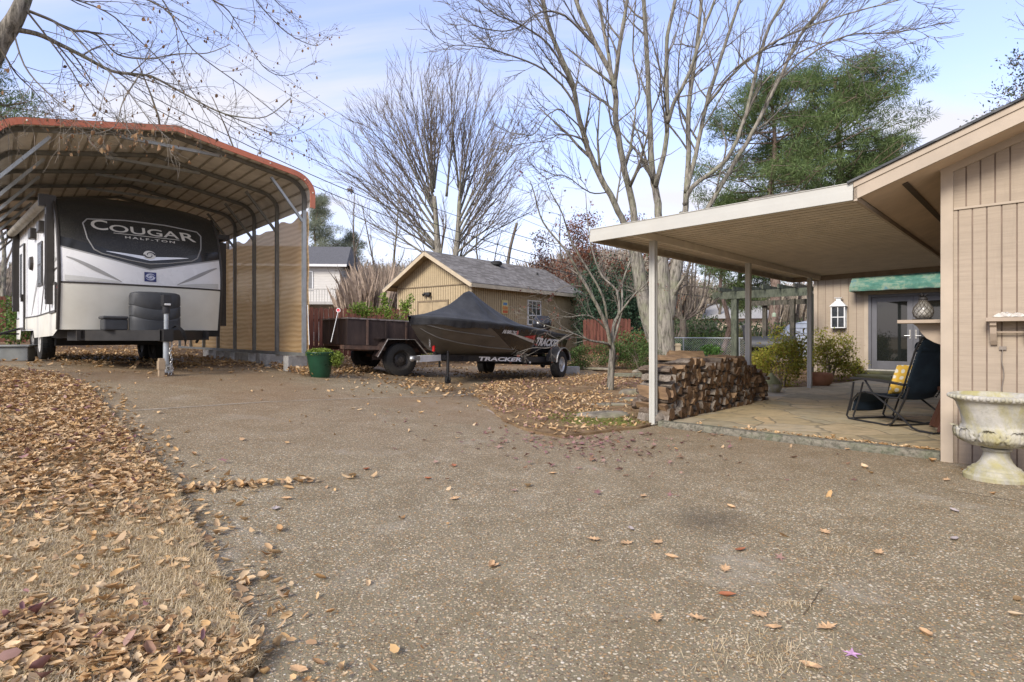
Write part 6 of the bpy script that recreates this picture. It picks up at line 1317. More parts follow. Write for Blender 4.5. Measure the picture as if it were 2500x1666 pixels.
onelog('firewood_log', 'half', 33, hw(2.5, -.0, .81), Euler((.02, .1, UA + 1.35)), orange, 'thick orange brown split log lying lengthwise on the far upper stack', .55, .09)
onelog('firewood_log', 'half', 34, hw(.36, -.02, .75), Euler((0, .2, UA + .7)), orange, 'short orange split log in the near end of the stack just right of the post', .45, .06)
onelog('firewood_log', 'round', 35, hw(.33, -.12, .28), Euler((.1, 0, UA + .45)), [gry, gry, gry], 'thick grey round log low in the near end of the stack', .5, .115)
onelog('firewood_log', 'half', 36, hw(.22, .02, .135), Euler((-.22, .1, UA + 1.25)), [gry, gry, gry], 'flat grey split log resting on the timber edge beside the front post', .46, .10)
onelog('firewood_log', 'round', 37, hw(.42, -.28, .22), Euler((0, .1, UA + .2)), M3, 'brown bark log poking out left of the front post at ground level', .5, .085)
onelog('firewood_log', 'round', 38, hw(.62, -.42, .33), Euler((.15, .1, UA - .5)), M3, 'thin mossy log sticking out to the left behind the front post', .6, .05)

# ================================================================== FENCES, FAR BUILDINGS, PERGOLA
redw = m_bark('red_stained_fence', (.075, .032, .026), (.15, .063, .046), None, 5, .15, .4)
def fence(p0, p1, h_, label, m=redw, name='wooden_fence', gap=.018, bw=.135, base=None, group=None):
    p0 = Vector(p0); p1 = Vector(p1); ln = (p1 - p0).length; an = math.atan2((p1 - p0).y, (p1 - p0).x); z0 = min(H(*p0), H(*p1)) if base is None else base
    fr_ = empty(name, (p0.x, p0.y, z0), an, label, 'fence', group); mb = MB(); x = 0
    while x < ln - bw: dz = rnd.uniform(-.02, .02); mb.prism([(x, .05), (x + bw, .05), (x + bw, h_ - .05 + dz), (x + bw - .03, h_ + dz), (x + .03, h_ + dz), (x, h_ - .05 + dz)], lambda a_, z: (a_, -.01, z), lambda a_, z: (a_, .01, z)); x += bw + gap
    mb.build('picket_panel', m, fr_)
    for z in (.35, h_ - .45):
        r_ = MB(); r_.box(0, ln, .012, .05, z, z + .09); r_.build('rail', m, fr_)
    x = 0
    while x < ln: b_ = MB(); b_.box(x - .045, x + .045, .052, .14, -.1, h_ - .05); b_.build('post', m, fr_); x += 2.4
fence((-6.9, 18.6), (-3.4, 19.4), 1.68, 'red stained picket fence behind the rusty utility trailer')
fence((3.2, 25.6), (5.2, 24.6), 1.6, 'red stained picket fence between the shed and the thick trunked tree')
fence((-20, 19.5), (-14.9, 21.5), 1.7, 'dark red picket fence seen past the left side of the travel trailer', m_bark('old_red_fence', (.07, .03, .022), (.16, .07, .05), None, 5, .15, .4), gap=.09, bw=.2)
# two storey house far left
fh = empty('two_storey_house', (-19.5, 44, .6), R(4), 'pale two storey house with dark roof and rear deck beyond the red fence', 'house')
vin = mat('pale_vinyl', (.60, .58, .54), scale=2, var=.08, st=(1, 1, 8)); a = MB(); a.box(-4, 6.2, 0, 8, 0, 6.1)
for k in range(30): a.box(-4.02, 6.22, -.015, 0, .2 * k + .0, .2 * k + .012)
a.build('wall', vin, fh)
a = MB(); a.add([(-4.6, -.5, 6.05), (6.8, -.5, 6.05), (6.2, 4, 8.1), (-4.2, 4, 8.1), (6.8, 8.5, 6.05), (-4.6, 8.5, 6.05)], [(0, 1, 2, 3), (3, 2, 4, 5), (0, 3, 5), (1, 4, 2)]); a.build('roof', mat('dark_roof', (.10, .10, .105), scale=10, var=.3, rough=.9), fh, fix=False)
a = MB(); a.box(-4.6, 6.8, -.52, -.45, 5.9, 6.08); a.build('fascia', white_, fh)
for (x0, z0) in ((3.2, 4.1), (1.0, 4.1), (3.4, .8)):
    a = MB(); a.box(x0, x0 + .95, -.06, -.016, z0, z0 + 1.5, 0); a.box(x0 + .08, x0 + .87, -.07, -.06, z0 + .08, z0 + 1.42, 1); a.build('window', [white_, mat('far_glass', (.2, .2, .2), rough=.1)], fh)
a = MB(); a.box(-4, 6.6, -2.4, -.03, 2.9, 3.1); 
for k in range(54): a.box(-4 + .2 * k, -3.96 + .2 * k, -2.4, -2.36, 3.1, 3.95)
a.box(-4, 6.7, -2.42, -2.34, 3.95, 4.05); a.box(6.55, 6.62, -2.4, 0, 3.95, 4.05)
for x in (-1, 2.5, 6.4): a.box(x, x + .15, -2.38, -2.23, 0, 2.9)
a.build('deck', mat('pale_deck', (.42, .41, .38), scale=4), fh)
# pale house far right, seen between the patio posts
ph = empty('distant_house', (11.5, 46, .3), R(-6), 'pale peach single storey house far beyond the chain link fence', 'house')
a = MB(); a.box(0, 9, 0, 7, 0, 2.3); a.build('wall', mat('peach_siding', (.62, .50, .40), scale=2, var=.08), ph)
a = MB(); a.add([(-.5, -.5, 2.25), (9.5, -.5, 2.25), (9, 3.5, 3.6), (0, 3.5, 3.6), (9.5, 7.5, 2.25), (-.5, 7.5, 2.25)], [(0, 1, 2, 3), (3, 2, 4, 5), (0, 3, 5), (1, 4, 2)]); a.build('roof', mat('pale_roof', (.34, .33, .31), scale=10, rough=.9), ph, fix=False)
for x in (1.2, 4.0, 6.5):
    a = MB(); a.box(x, x + .8, -.05, -.01, .9, 2.0); a.build('window', mat('far_glass', (.2, .2, .2)), ph)
fence((9.2, 33), (14.5, 32), 1.1, 'low brown wooden fence in front of the distant peach house', m_bark('brown_fence', (.12, .075, .05), (.22, .14, .10), None, 5, .15, .4))
# silvery metal shed roof beyond the pergola
ms_ = empty('metal_shelter', (11.9, 25.2, .3), R(-20), 'low curved pale blue ribbed metal shelter behind the pergola', 'shelter')
a = MB(); n_ = 16; prf = [(0, 0), (0, .7), (.12, 1.1), (.45, 1.42), (1.3, 1.62), (2.6, 1.66), (3.9, 1.62), (4.2, 1.4), (4.3, 0)]
a.prism(prf, lambda x, z: (x, 0, z), lambda x, z: (x, 2.2, z))
for z in (.5, .75, 1.0, 1.22, 1.42): a.box(.12 if z < 1.1 else .5, 4.2, -.02, 0, z, z + .02, 1)
a.build('metal_skin', [mat('pale_blue_metal', (.50, .56, .66), rough=.4, metal=.2, var=.08), mat('dark_seam', (.2, .23, .28))], ms_)
# pergola
gw = m_bark('green_grey_timber', (.042, .048, .036), (.10, .11, .082), (.13, .145, .10), 6, .3, .5); gwd = m_bark('dark_timber', (.05, .05, .04), (.12, .11, .09), None, 6, .3, .4)
PA = UA; pgx, pgy = 6.78, 17.45
pg = empty('pergola', (pgx, pgy, .12), PA, 'weathered green grey timber pergola behind the azaleas beyond the patio', 'pergola')
for (x, y, m_, w_) in ((0, 0, gw, .17), (2.35, -.05, gwd, .13), (2.1, -1.0, gwd, .14), (0, -2.12, gw, .14)):
    a = MB(); a.box(x - w_ / 2, x + w_ / 2, y - w_ / 2, y + w_ / 2, -.1, 2.25); a.build('post', m_, pg)
a = MB(); a.prism([(.45, 2.27), (.62, 2.2), (.66, 2.27), (.66, 2.42), (-2.2, 2.42), (-2.2, 2.2), (.4, 2.2)], lambda y, z: (-.11, y, z), lambda y, z: (-.06, y, z)); a.build('beam', gw, pg)
a = MB(); a.box(2.15, 2.2, -2.4, .5, 2.08, 2.24); a.build('beam', gwd, pg)
for k in range(6):
    y = .35 - .43 * k; a = MB(); a.box(-.35, 2.6, y - .02, y + .02, 2.425, 2.55); a.build('rafter', gw if k < 5 else gwd, pg)
a = MB(); a.box(-.05, 2.3, -3.3, .3, 2.552, 2.565) if False else a.tube([(.0, -1.15, 2.2), (.0, -1.15, 1.75)], .004, 4); a.lathe([(.001, 0), (.06, .01), (.06, .1), (.02, .13), (.001, .13)], 12, (0, -1.15, 1.62))
tag(a.build('hanging_feeder', mat('feeder_green', (.3, .36, .26)), None, smooth=35), 'small pale feeder hanging on a wire from the pergola beam', 'bird feeder').matrix_world = Matrix.Translation((pgx, pgy, .12)) @ Matrix.Rotation(PA, 4, 'Z')
# smoker grill
gr = W(1885, 880, 16.2); gr_ = empty('smoker_grill', (gr.x, gr.y, .1), R(-38), 'black barrel smoker grill with chimney standing under the pergola', 'grill')
gm = gloss('grill_black', (.03, .032, .035), .5); a = MB(); a.lathe([(.001, -.62), (.26, -.6), (.27, 0), (.27, .6), (.001, .62)], 24, (0, 0, .82), None, None, 'X'); a.build('barrel', gm, gr_, smooth=40)
a = MB(); a.tube([(-.62, 0, .85), (-.72, 0, 1.05), (-.74, 0, 1.35)], .07, 10); a.lathe([(.09, 1.33), (.1, 1.4), (.001, 1.42)], 12, (-.74, 0, 0)); a.build('chimney', gm, gr_, smooth=35)
for (x, y) in ((-.5, -.2), (.5, -.2), (-.5, .2), (.5, .2)):
    a = MB(); a.tube([(x, y, .02), (x, y * .9, .7)], .02, 6); a.build('leg', gm, gr_)
a = MB(); a.box(-.6, .6, -.42, -.27, .78, .8); a.build('shelf', gm, gr_)
# patio table behind the woodpile, dark planter
q = W(1735, 878, 19.5); pl_ = empty('dark_planter_tub', (q.x, q.y, .2), 0, 'low dark round tub of green leaves behind the firewood stack', 'planter'); a = MB(); a.lathe([(.001, 0), (.38, 0), (.42, .3), (.44, .32), (.001, .33)], 24); a.build('tub', mat('dark_tub', (.03, .045, .045), rough=.6), pl_, smooth=30)
tubleaf = leafmat('tub_leaf', [(.07, .16, .03), (.12, .24, .05)]); scatter('foliage', blob_pts(700, (0, 0, .5), (.42, .42, .22), 12, .1), .09, 'rhomb', tubleaf, .6, parent=pl_)
# chain link fence
cl = empty('chain_link_fence', (6.1, 20.4, .2), math.atan2(-2.2, 3.2), 'grey chain link fence with timber posts behind the firewood stack', 'fence')
a = MB(); a.tube([(-2, 0, .92), (5.5, 0, .92)], .02, 6); 
for x in (0, 1.9, 3.8): a.tube([(x, 0, 0), (x, 0, .92)], .022, 6)
a.build('top_rail', galv, cl)
a = MB(); 
for k in range(94):
    x = -2 + .08 * k; a.add([(x, 0, .02), (x + .008, 0, .02), (x + .9 + .008, 0, .92), (x + .9, 0, .92)], [(0, 1, 2, 3)]); a.add([(x, .003, .92), (x + .008, .003, .92), (x + .9 + .008, .003, .02), (x + .9, .003, .02)], [(0, 1, 2, 3)])
a.build('wire_mesh', galv, cl, fix=False)
q = W(1655, 892, 17.2); a = MB(); a.box(-.065, .065, -.065, .065, 0, .72); a.box(-.085, .085, -.085, .085, .72, .75); a.box(-.06, .06, -.06, .06, .75, .79); o = a.build('fence_post', mat('tan_post', (.35, .29, .2), scale=6), None); o.location = (q.x, q.y, .18); tag(o, 'short tan timber fence post with flat cap behind the firewood stack', 'post')

# stones and low edging by the small tree
st_m = mat('bed_stone', (.24, .21, .16), c2=(.11, .095, .07), scale=7, rough=.95, bump=.7, dirt=(.2, .2, .1), dirtf=.7)
def rock(px, py, sx, sy, sz, seed, label, rz=0):
    g = random.Random(seed); x, y = gp(px, py); a = MB(); n = 12
    a.grid(lambda s_, t_: ((lambda th, ph_: (sx * (1 + .12 * math.sin(3 * th + seed)) * math.cos(th) * math.sin(ph_) ** .6, sy * (1 + .12 * math.cos(2 * th + seed)) * math.sin(th) * math.sin(ph_) ** .6, sz * math.cos(ph_)))(2 * math.pi * s_, .02 + 1.75 * t_)), 18, 8)
    o = a.build('flat_stone', st_m, None, smooth=35, fix=False); o.location = (x, y, H(x, y) + .045); o.rotation_euler = (0, 0, rz); tag(o, label, 'stone', 'stones in the planting bed')
rock(1542, 968, .26, .16, .10, 1, 'dark mossy stone on the bed between the small tree and firewood', .3)
rock(1540, 984, .28, .15, .05, 2, 'thin flat mossy stone just in front of the dark stone by the firewood')
rock(1570, 912, .34, .16, .08, 3, 'long pale stone behind the front post beside the back of the firewood', .2)
rock(1492, 995, .34, .12, .03, 4, 'flat leaf covered stone on the bed in front of the small tree')
rock(1450, 905, .7, .14, .05, 5, 'long low grey stone slab on the bed left of the small tree', -.5)
rock(1475, 1022, .42, .3, .05, 6, 'broad low slab with bright moss near the front post', .3)
a = MB(); a.beam((0, 0, 0), (1.25, -.55, .02), .18, .09); o = a.build('timber_step', wd, None, bevel=.01); x_, y_ = gp(1500, 924); o.location = (x_, y_, H(x_, y_) + .09); tag(o, 'pale weathered timber lying on the bed behind the small tree', 'timber')
a = MB(); a.box(-.2, .2, -.1, .1, 0, .2); o = a.build('concrete_block', blk, None, bevel=.008); x_, y_ = gp(1396, 913); o.location = (x_, y_, H(x_, y_)); o.rotation_euler = (0, 0, .2); tag(o, 'single grey concrete block on the ground behind the boat trailer wheel', 'concrete block')

# ================================================================== FOLIAGE
def shrub(name, loc, r_, n, size, m, seed, label, cat, group=None, stems=6, clump=24, kind='rhomb', zc=None, stemm=None, flat=0):
    root = empty(name, loc, 0, label, cat, group); zc = r_[2] if zc is None else zc
    P = blob_pts(n, (0, 0, zc), r_, seed, .35, clump=clump); P[:, 2] = np.maximum(P[:, 2], .03); scatter('foliage', P, size, kind, m, .7, parent=root)
    if stems:
        a = MB(); g = random.Random(seed)
        for _ in range(stems): t_ = g.uniform(0, 6.28); e = (r_[0] * .7 * math.cos(t_), r_[1] * .7 * math.sin(t_), zc + r_[2] * .5 * g.random()); a.tube([(.05 * math.cos(t_), .05 * math.sin(t_), -.02), (e[0] * .35, e[1] * .35, e[2] * .55), e], [.015, .01, .004], 5)
        a.build('stem', stemm or twig, root)
    return root
twig = mat('grey_brown_twig', (.20, .165, .13), scale=8, var=.3, rough=.9); bark_g = m_bark('pale_maple_bark', (.075, .068, .055), (.30, .275, .23), (.24, .25, .16), 8, .16, 1.0); bark_d = m_bark('dark_bark', (.07, .055, .045), (.17, .14, .115), (.18, .18, .13), 7, .3, .8)
twig_g = mat('pale_branch', (.19, .17, .14), c2=(.09, .08, .065), scale=5, var=.3, rough=.9); twig_b = mat('brown_branch', (.20, .165, .135), c2=(.10, .08, .065), scale=5, rough=.9)
azal = leafmat('azalea_leaf', [(.19, .22, .03), (.34, .36, .05), (.50, .47, .08), (.26, .30, .04), (.55, .45, .08), (.28, .18, .05)], trans=.4)
def az(px, Y, r_, seed, label, n=4200):
    x = (px - 1250) / FPX * Y; return shrub('azalea', (x, Y, .0), r_, n, .075, azal, seed, label, 'shrub', 'azaleas beside the patio', 14, 40)
az(1908, 13.4, (.62, .6, .66), 21, 'yellow green azalea bush just left of the far patio post')
az(2025, 15.0, (.66, .6, .68), 22, 'yellow green azalea bush in front of the siding under the wall lantern')
az(1850, 14.6, (.4, .5, .42), 23, 'smallest yellow green azalea at the far end of the firewood stack', 1800)
az(2088, 15.7, (.33, .3, .30), 24, 'low sparse azalea beside the mossy step', 700)
hedg = leafmat('hedge_leaf', [(.05, .10, .025), (.09, .16, .04), (.14, .22, .06), (.06, .12, .03), (.12, .1, .04)])
q = W(1470, 905, 17.3)
for i, (px, Y, rx, rz_, s_, lb) in enumerate([(1418, 17.0, .62, .40, 31, 'green hedge shrub just right of the boat trailer wheel'), (1495, 17.4, .62, .42, 32, 'middle green hedge shrub behind the small bare tree'), (1562, 17.2, .58, .44, 33, 'green hedge shrub left of the thick tree trunk')]):
    x = (px - 1250) / FPX * Y; shrub('hedge_shrub', (x, Y, H(x, Y)), (rx, .55, rz_), 3600, .06, hedg, s_, lb, 'hedge', 'hedge shrubs in the bed', 8, 34)
nand = leafmat('nandina_leaf', [(.09, .17, .05), (.16, .25, .08), (.10, .18, .06), (.26, .08, .05)])
x = (1548 - 1250) / FPX * 18.6; shrub('nandina', (x, 18.6, H(x, 18.6)), (.75, .6, .62), 3400, .08, nand, 35, 'taller green shrub with red tips behind the hedge', 'shrub', None, 10, 30)
under_g = leafmat('low_green_leaf', [(.06, .11, .03), (.10, .17, .05), (.14, .2, .06)]); varig = leafmat('yellowed_leaf', [(.22, .24, .07), (.33, .3, .12), (.16, .19, .05), (.38, .28, .14)])
for i, (px, Y, rx, rz_, mm_, s_, lb) in enumerate([(905, 18.2, .5, .22, varig, 41, 'low yellow green plant seen behind the utility trailer wheel'), (1000, 18.4, .75, .26, varig, 42, 'low yellowed plants under the boat trailer tongue'), (1095, 18.4, .7, .30, under_g, 43, 'dark green low shrub seen below the TRACKER trailer rail'), (1175, 18.8, .6, .3, under_g, 44, 'dark green low shrub left of the far boat trailer wheel'), (1255, 19.2, .7, .26, under_g, 45, 'low green plants seen under the boat trailer between its wheels'), (1330, 19.3, .5, .24, varig, 46, 'low yellowed plants seen just left of the near boat trailer wheel')]):
    x = (px - 1250) / FPX * Y; shrub('low_shrub', (x, Y, H(x, Y)), (rx, .5, rz_), 1500, .07, mm_, s_, lb, 'shrub', 'low plants in front of the shed', 0, 22)
# bright shrub between trailer and shed
brt = leafmat('bright_leaf', [(.14, .24, .03), (.24, .35, .05), (.33, .42, .09), (.18, .28, .04)])
x = (935 - 1250) / FPX * 16.5; br_ = empty('bright_shrub', (x, 16.5, H(x, 16.5)), 0, 'bright yellow green arching shrub between the utility trailer and the shed', 'shrub')
P = np.concatenate([blob_pts(1500, (.45, 0, 1.15), (.55, .4, .55), 51, .2, clump=16), blob_pts(750, (-.45, 0, 1.55), (.5, .25, .22), 52, .2, clump=9), blob_pts(700, (-.2, 0, .95), (.7, .3, .3), 53, .2, clump=10), blob_pts(420, (.75, .0, 1.7), (.2, .2, .3), 54, .1, clump=5), blob_pts(300, (.1, 0, 1.65), (.25, .2, .3), 55, .1, clump=5)])
scatter('foliage', P, .085, 'rhomb', brt, .6, parent=br_); a = MB()
for e in ((-.9, 0, 1.6), (-.4, .1, 1.2), (.1, 0, 1.9), (.5, .1, 1.6), (.85, 0, 1.8)): a.tube([(0, 0, 0), (e[0] * .3, e[1], e[2] * .6), e], [.02, .014, .005], 5); 
a.build('stem', twig, br_)
x = -6.45 * 1; iv = leafmat('ivy_leaf', [(.08, .16, .03), (.15, .25, .05), (.2, .3, .08)])
shrub('ivy_patch', (-15.2, 17.6, H(-15.2, 17.6)), (1.1, .8, .75), 2200, .12, iv, 57, 'green leafy shrub below the dark red fence left of the travel trailer', 'shrub', None, 6, 24)
# evergreen mass behind the small tree
cdr = leafmat('cedar_leaf', [(.035, .075, .045), (.06, .11, .06), (.09, .15, .08), (.05, .10, .06)])
for i, (px, Y, rx, h_, s_, lb) in enumerate([(1450, 28, 1.0, 2.1, 61, 'dark green cedar right behind the end of the shed'), (1515, 29, 1.5, 2.5, 62, 'broad blue green cedar behind the small bare tree'), (1575, 31, 1.2, 1.9, 63, 'smaller blue green cedar left of the thick tree trunk')]):
    x = (px - 1250) / FPX * Y; shrub('cedar_tree', (x, Y, H(x, Y)), (rx, 1.2, h_), 5200, .16, cdr, s_, lb, 'tree', 'cedars behind the shed', 5, 46, stemm=bark_d)
# dark shrubs beyond the chain link fence
for i, (px, Y, rx, h_, mm_, s_, lb) in enumerate([(1690, 24, 1.3, .55, under_g, 71, 'low dark green shrub beyond the chain link fence nearest the thick tree'), (1735, 26, .9, .85, hedg, 72, 'rounded dark green shrub beyond the chain link fence'), (1790, 25, .8, .7, varig, 73, 'brownish yellow shrub beyond the fence behind the pergola post'), (1665, 21, .5, .3, under_g, 74, 'small green plants just right of the thick tree trunk')]):
    x = (px - 1250) / FPX * Y; shrub('far_shrub', (x, Y, H(x, Y)), (rx, .8, h_), 1600, .1, mm_, s_, lb, 'shrub', 'shrubs around the chain link fence', 0, 22)

# ================================================================== TREES
UPV = Vector((0, 0, 1))
def pxl(pts, Y0, Y1=None): 
    Y1 = Y0 if Y1 is None else Y1; n = len(pts) - 1; return [W(p[0], p[1], Y0 + (Y1 - Y0) * i / n) for i, p in enumerate(pts)]
# ---- big multi trunk maple behind the firewood
bx_, by_ = W(1618, 0, 18).x, 18.0; bzz = H(bx_, by_)
root = empty('maple_tree', (bx_, by_, bzz), 0, 'huge bare multi trunked maple with pale furrowed bark behind the firewood stack', 'tree')
T = Tree(5, .045, (bx_, by_, bzz))
PM = dict(maxlv=4, kids=[5, 6, 9, 8, 5], ratio=(.45, .76), ang=(18, 50), wob=.10, trop=Vector((0, 0, .12)), minr=.0085)
def stem(pts, Y0, Y1, r0, r1, kids, ln=3.0, lv=2, lo=.2): return T.guided(pxl(pts, Y0, Y1), r0 * .62, r1 * .66, PM, int(kids * 1.35), lv, ln * 1.15, lo, wob=.008)
T.guided(pxl([(1628, 905), (1624, 850), (1622, 760), (1618, 690), (1612, 620), (1610, 540)], 18), .36, .18, PM, 0)
T.guided(pxl([(1614, 880), (1596, 830), (1572, 740), (1556, 640), (1545, 590)], 18), .24, .19, PM, 0)
T.guided(pxl([(1630, 780), (1642, 700), (1662, 600), (1671, 519)], 18), .22, .17, PM, 0)
stem([(1550, 610), (1530, 560), (1500, 498), (1452, 403), (1420, 316), (1397, 205), (1349, 91), (1325, 0), (1300, -110)], 18, 16, .19, .07, 9)
stem([(1549, 600), (1548, 520), (1526, 421), (1505, 300), (1498, 201), (1447, 93), (1405, 0), (1370, -120)], 18, 17, .20, .08, 9)
stem([(1500, 215), (1512, 117), (1531, 0), (1550, -130)], 17.4, 17.2, .12, .06, 7, 2.5)
stem([(1502, 240), (1478, 93), (1461, 0), (1440, -120)], 17.4, 18.5, .11, .06, 7, 2.5)
stem([(1610, 560), (1604, 480), (1594, 430), (1587, 304), (1582, 187), (1571, 0), (1560, -140)], 18, 18.6, .21, .09, 9)
stem([(1600, 455), (1625, 350), (1629, 257), (1627, 117), (1648, 0), (1670, -130)], 18, 17, .14, .07, 8)
stem([(1630, 300), (1650, 240), (1680, 187), (1718, 70), (1746, 0), (1790, -120)], 17.6, 16.5, .11, .05, 8)
stem([(1671, 530), (1680, 402), (1682, 257), (1700, 120), (1712, 0), (1720, -120)], 18, 19, .16, .07, 9)
stem([(1674, 470), (1699, 374), (1723, 262), (1760, 140), (1807, 0), (1850, -120)], 18, 18, .13, .06, 9)
stem([(1672, 500), (1690, 458), (1774, 388), (1821, 280), (1867, 93), (1914, 0), (1960, -110)], 18, 17, .13, .055, 9)
stem([(1700, 560), (1727, 510), (1774, 430), (1835, 327), (1895, 210), (1951, 93), (2022, 0), (2080, -90)], 18, 16.5, .14, .05, 10)
stem([(1668, 560), (1700, 520)], 18, 18, .16, .14, 1, .5)
stem([(1723, 262), (1790, 180), (1880, 110), (1990, 60), (2120, 20), (2230, -10)], 18, 15.5, .08, .02, 14, 2.4)
stem([(1910, 190), (2000, 120), (2080, 85), (2180, 80), (2250, 70)], 16.9, 15.5, .06, .015, 13, 2.0)
stem([(1820, 290), (1860, 210), (1950, 130), (2060, 100), (2150, 130)], 17.3, 15, .06, .015, 12, 2.0)
stem([(1690, 330), (1750, 215), (1850, 130), (1980, 100), (2050, 150), (2110, 170)], 18, 16, .06, .015, 12, 1.8)
stem([(1436, 350), (1400, 250), (1333, 174), (1230, 130), (1170, 115), (1100, 110)], 16.8, 14.5, .07, .015, 14, 2.2)
stem([(1400, 215), (1340, 110), (1270, 60), (1200, 30), (1150, -20)], 16.5, 14, .06, .015, 12, 2.2)
stem([(1450, 110), (1380, 40), (1320, 30), (1260, 70), (1210, 75), (1150, 60)], 17, 14, .06, .015, 13, 2.0)
stem([(1424, 340), (1373, 328), (1325, 344), (1234, 356)], 17, 15.5, .045, .012, 12, 1.6)
stem([(1480, 470), (1440, 470), (1380, 430), (1330, 440), (1290, 470)], 17.8, 16, .04, .012, 11, 1.6)
stem([(1420, 316), (1370, 270), (1340, 280), (1300, 330), (1262, 330), (1230, 400)], 16.6, 14.6, .05, .012, 11, 1.6)
stem([(1505, 300), (1560, 240), (1545, 120), (1552, 0), (1560, -90)], 17.5, 16.5, .06, .03, 9, 1.8)
stem([(1700, 374), (1665, 300), (1655, 200), (1665, 90), (1690, 0), (1700, -90)], 18, 19, .055, .03, 9, 1.8)
T.build(root, bark_g, twig_g)
# second leaning trunk at the base already in the same tree
# ---- fan shaped bare tree behind the shed
fx_, fy_ = W(1075, 0, 34).x, 34.0; fz_ = H(fx_, fy_)
root = empty('fan_tree', (fx_, fy_, fz_), 0, 'tall bare fan shaped tree with dense upright twigs directly behind the shed', 'tree'); T = Tree(9, .06, (fx_, fy_, fz_))
PF = dict(maxlv=4, kids=[6, 7, 8, 7, 4], ratio=(.46, .78), ang=(10, 34), wob=.07, trop=Vector((0, 0, .16)), minr=.012)
T.guided(pxl([(1078, 840), (1074, 700), (1068, 593), (1060, 480)], 34), .38, .12, PF, 0); T.guided(pxl([(1084, 840), (1100, 700), (1116, 593), (1122, 480)], 34), .30, .11, PF, 0)
_FL = [((1066, 610), (920, 500), (808, 410)), ((1066, 600), (940, 470), (839, 370)), ((1063, 560), (950, 420), (879, 318)), ((1060, 520), (980, 380), (910, 300)), ((1060, 500), (985, 350), (938, 240)), ((1058, 470), (1020, 330), (1001, 208)), ((1056, 440), (1052, 320), (1057, 200)), ((1060, 460), (1078, 330), (1082, 200)), ((1120, 500), (1132, 350), (1144, 203)), ((1122, 500), (1160, 360), (1199, 240)), ((1120, 540), (1190, 420), (1254, 290)), ((1118, 580), (1200, 450), (1276, 350)), ((1118, 600), (1210, 500), (1276, 400)), ((1112, 620), (1200, 560), (1250, 455)), ((1070, 620), (970, 560), (900, 450)), ((1120, 460), (1105, 330), (1100, 215)), ((1066, 640), (950, 580), (850, 520)), ((1116, 640), (1200, 580), (1290, 520))]
_FL = _FL + [(tuple((a_[k] + b_[k]) / 2 for k in (0, 1)), tuple((c_[k] + d_[k]) / 2 for k in (0, 1)), ((e_[0] + f_[0]) / 2, (e_[1] + f_[1]) / 2 - 6)) for (a_, c_, e_), (b_, d_, f_) in zip(_FL[:12], _FL[1:13])]
for i, (b, mid, e) in enumerate(_FL):
    dY = (i * 7 % 5 - 2) * 1.3; P0 = W(*b, 34); P1 = W(*mid, 34 + dY * .6); P2 = W(*e, 34 + dY); T.guided([P0, P0.lerp(P1, .5) + Vector((0, 0, .2)), P1 + Vector((0, 0, .3)), P2], .085, .016, PF, 17, 2, 4.3, .12)
T.build(root, bark_g, twig_b)
# ---- generic bare trees
def bare(name, px, Y, ht, r_, seed, label, P=None, lean=0, barkm_=None, tw=None, group=None, cat='tree', kids=9):
    x = (px - 1250) / FPX * Y; z = H(x, Y); root = empty(name, (x, Y, z), 0, label, cat, group); T = Tree(seed, .05, (x, Y, z)); P = P or dict(maxlv=3, kids=[8, 7, 6, 4], ratio=(.3, .55), ang=(20, 48), wob=.08, trop=Vector((0, 0, .2)), minr=.012)
    g = random.Random(seed); b = Vector((x, Y, z - .1)); pts = [b] + [b + Vector((lean * k * ht * .25 + g.uniform(-.15, .15) * k, g.uniform(-.15, .15) * k, ht * .25 * k)) for k in range(1, 5)]
    T.guided(pts, r_, r_ * .12, P, kids, 1, ht * .55, .22); T.build(root, barkm_ or bark_d, tw or twig_b); return root
for i, (px, Y, ht, r_, lean, lb) in enumerate([(868, 40, 10.5, .16, -.12, 'bare leafless tree above the gap between the carport and the shed, leftmost'), (905, 37, 9.0, .14, -.05, 'slim bare tree just left of the shed gable'), (965, 42, 11.5, .18, .02, 'bare tree rising behind the left side of the shed gable'), (1165, 41, 9.5, .15, .08, 'bare tree behind the shed roof right of the fan shaped tree'), (1215, 38, 7.6, .12, -.03, 'short bare tree behind the middle of the shed roof'), (1372, 36, 8.5, .12, .03, 'thin bare tree behind the far end of the shed roof'), (1690, 34, 9.0, .17, .02, 'bare spreading tree behind the front post and firewood stack'), (1580, 44, 9.5, .16, 0, 'bare tree directly behind the thick maple trunk'), (1760, 46, 9.8, .16, .04, 'bare tree in the gap behind the second patio post'), (1950, 40, 8.4, .15, -.05, 'bare brown tree seen below the patio cover behind the pergola')]):
    bare('bare_tree', px, Y, ht, r_, 100 + i, lb, lean=lean * .35, group='leafless background trees', barkm_=bark_g if i in (2, 3) else bark_d)
# broken snag
x, Y = W(1235, 0, 30).x, 30.; root = empty('dead_snag', (x, Y, H(x, Y)), 0, 'broken dead branch stub rising above the right half of the shed roof', 'tree'); T = Tree(77, .05, (x, Y, H(x, Y)))
T.guided(pxl([(1232, 850), (1238, 700), (1243, 620), (1262, 545)], 30), .12, .07, dict(PF, maxlv=3), 4, 2, 1.6, .5); T.build(root, bark_d, twig_b)
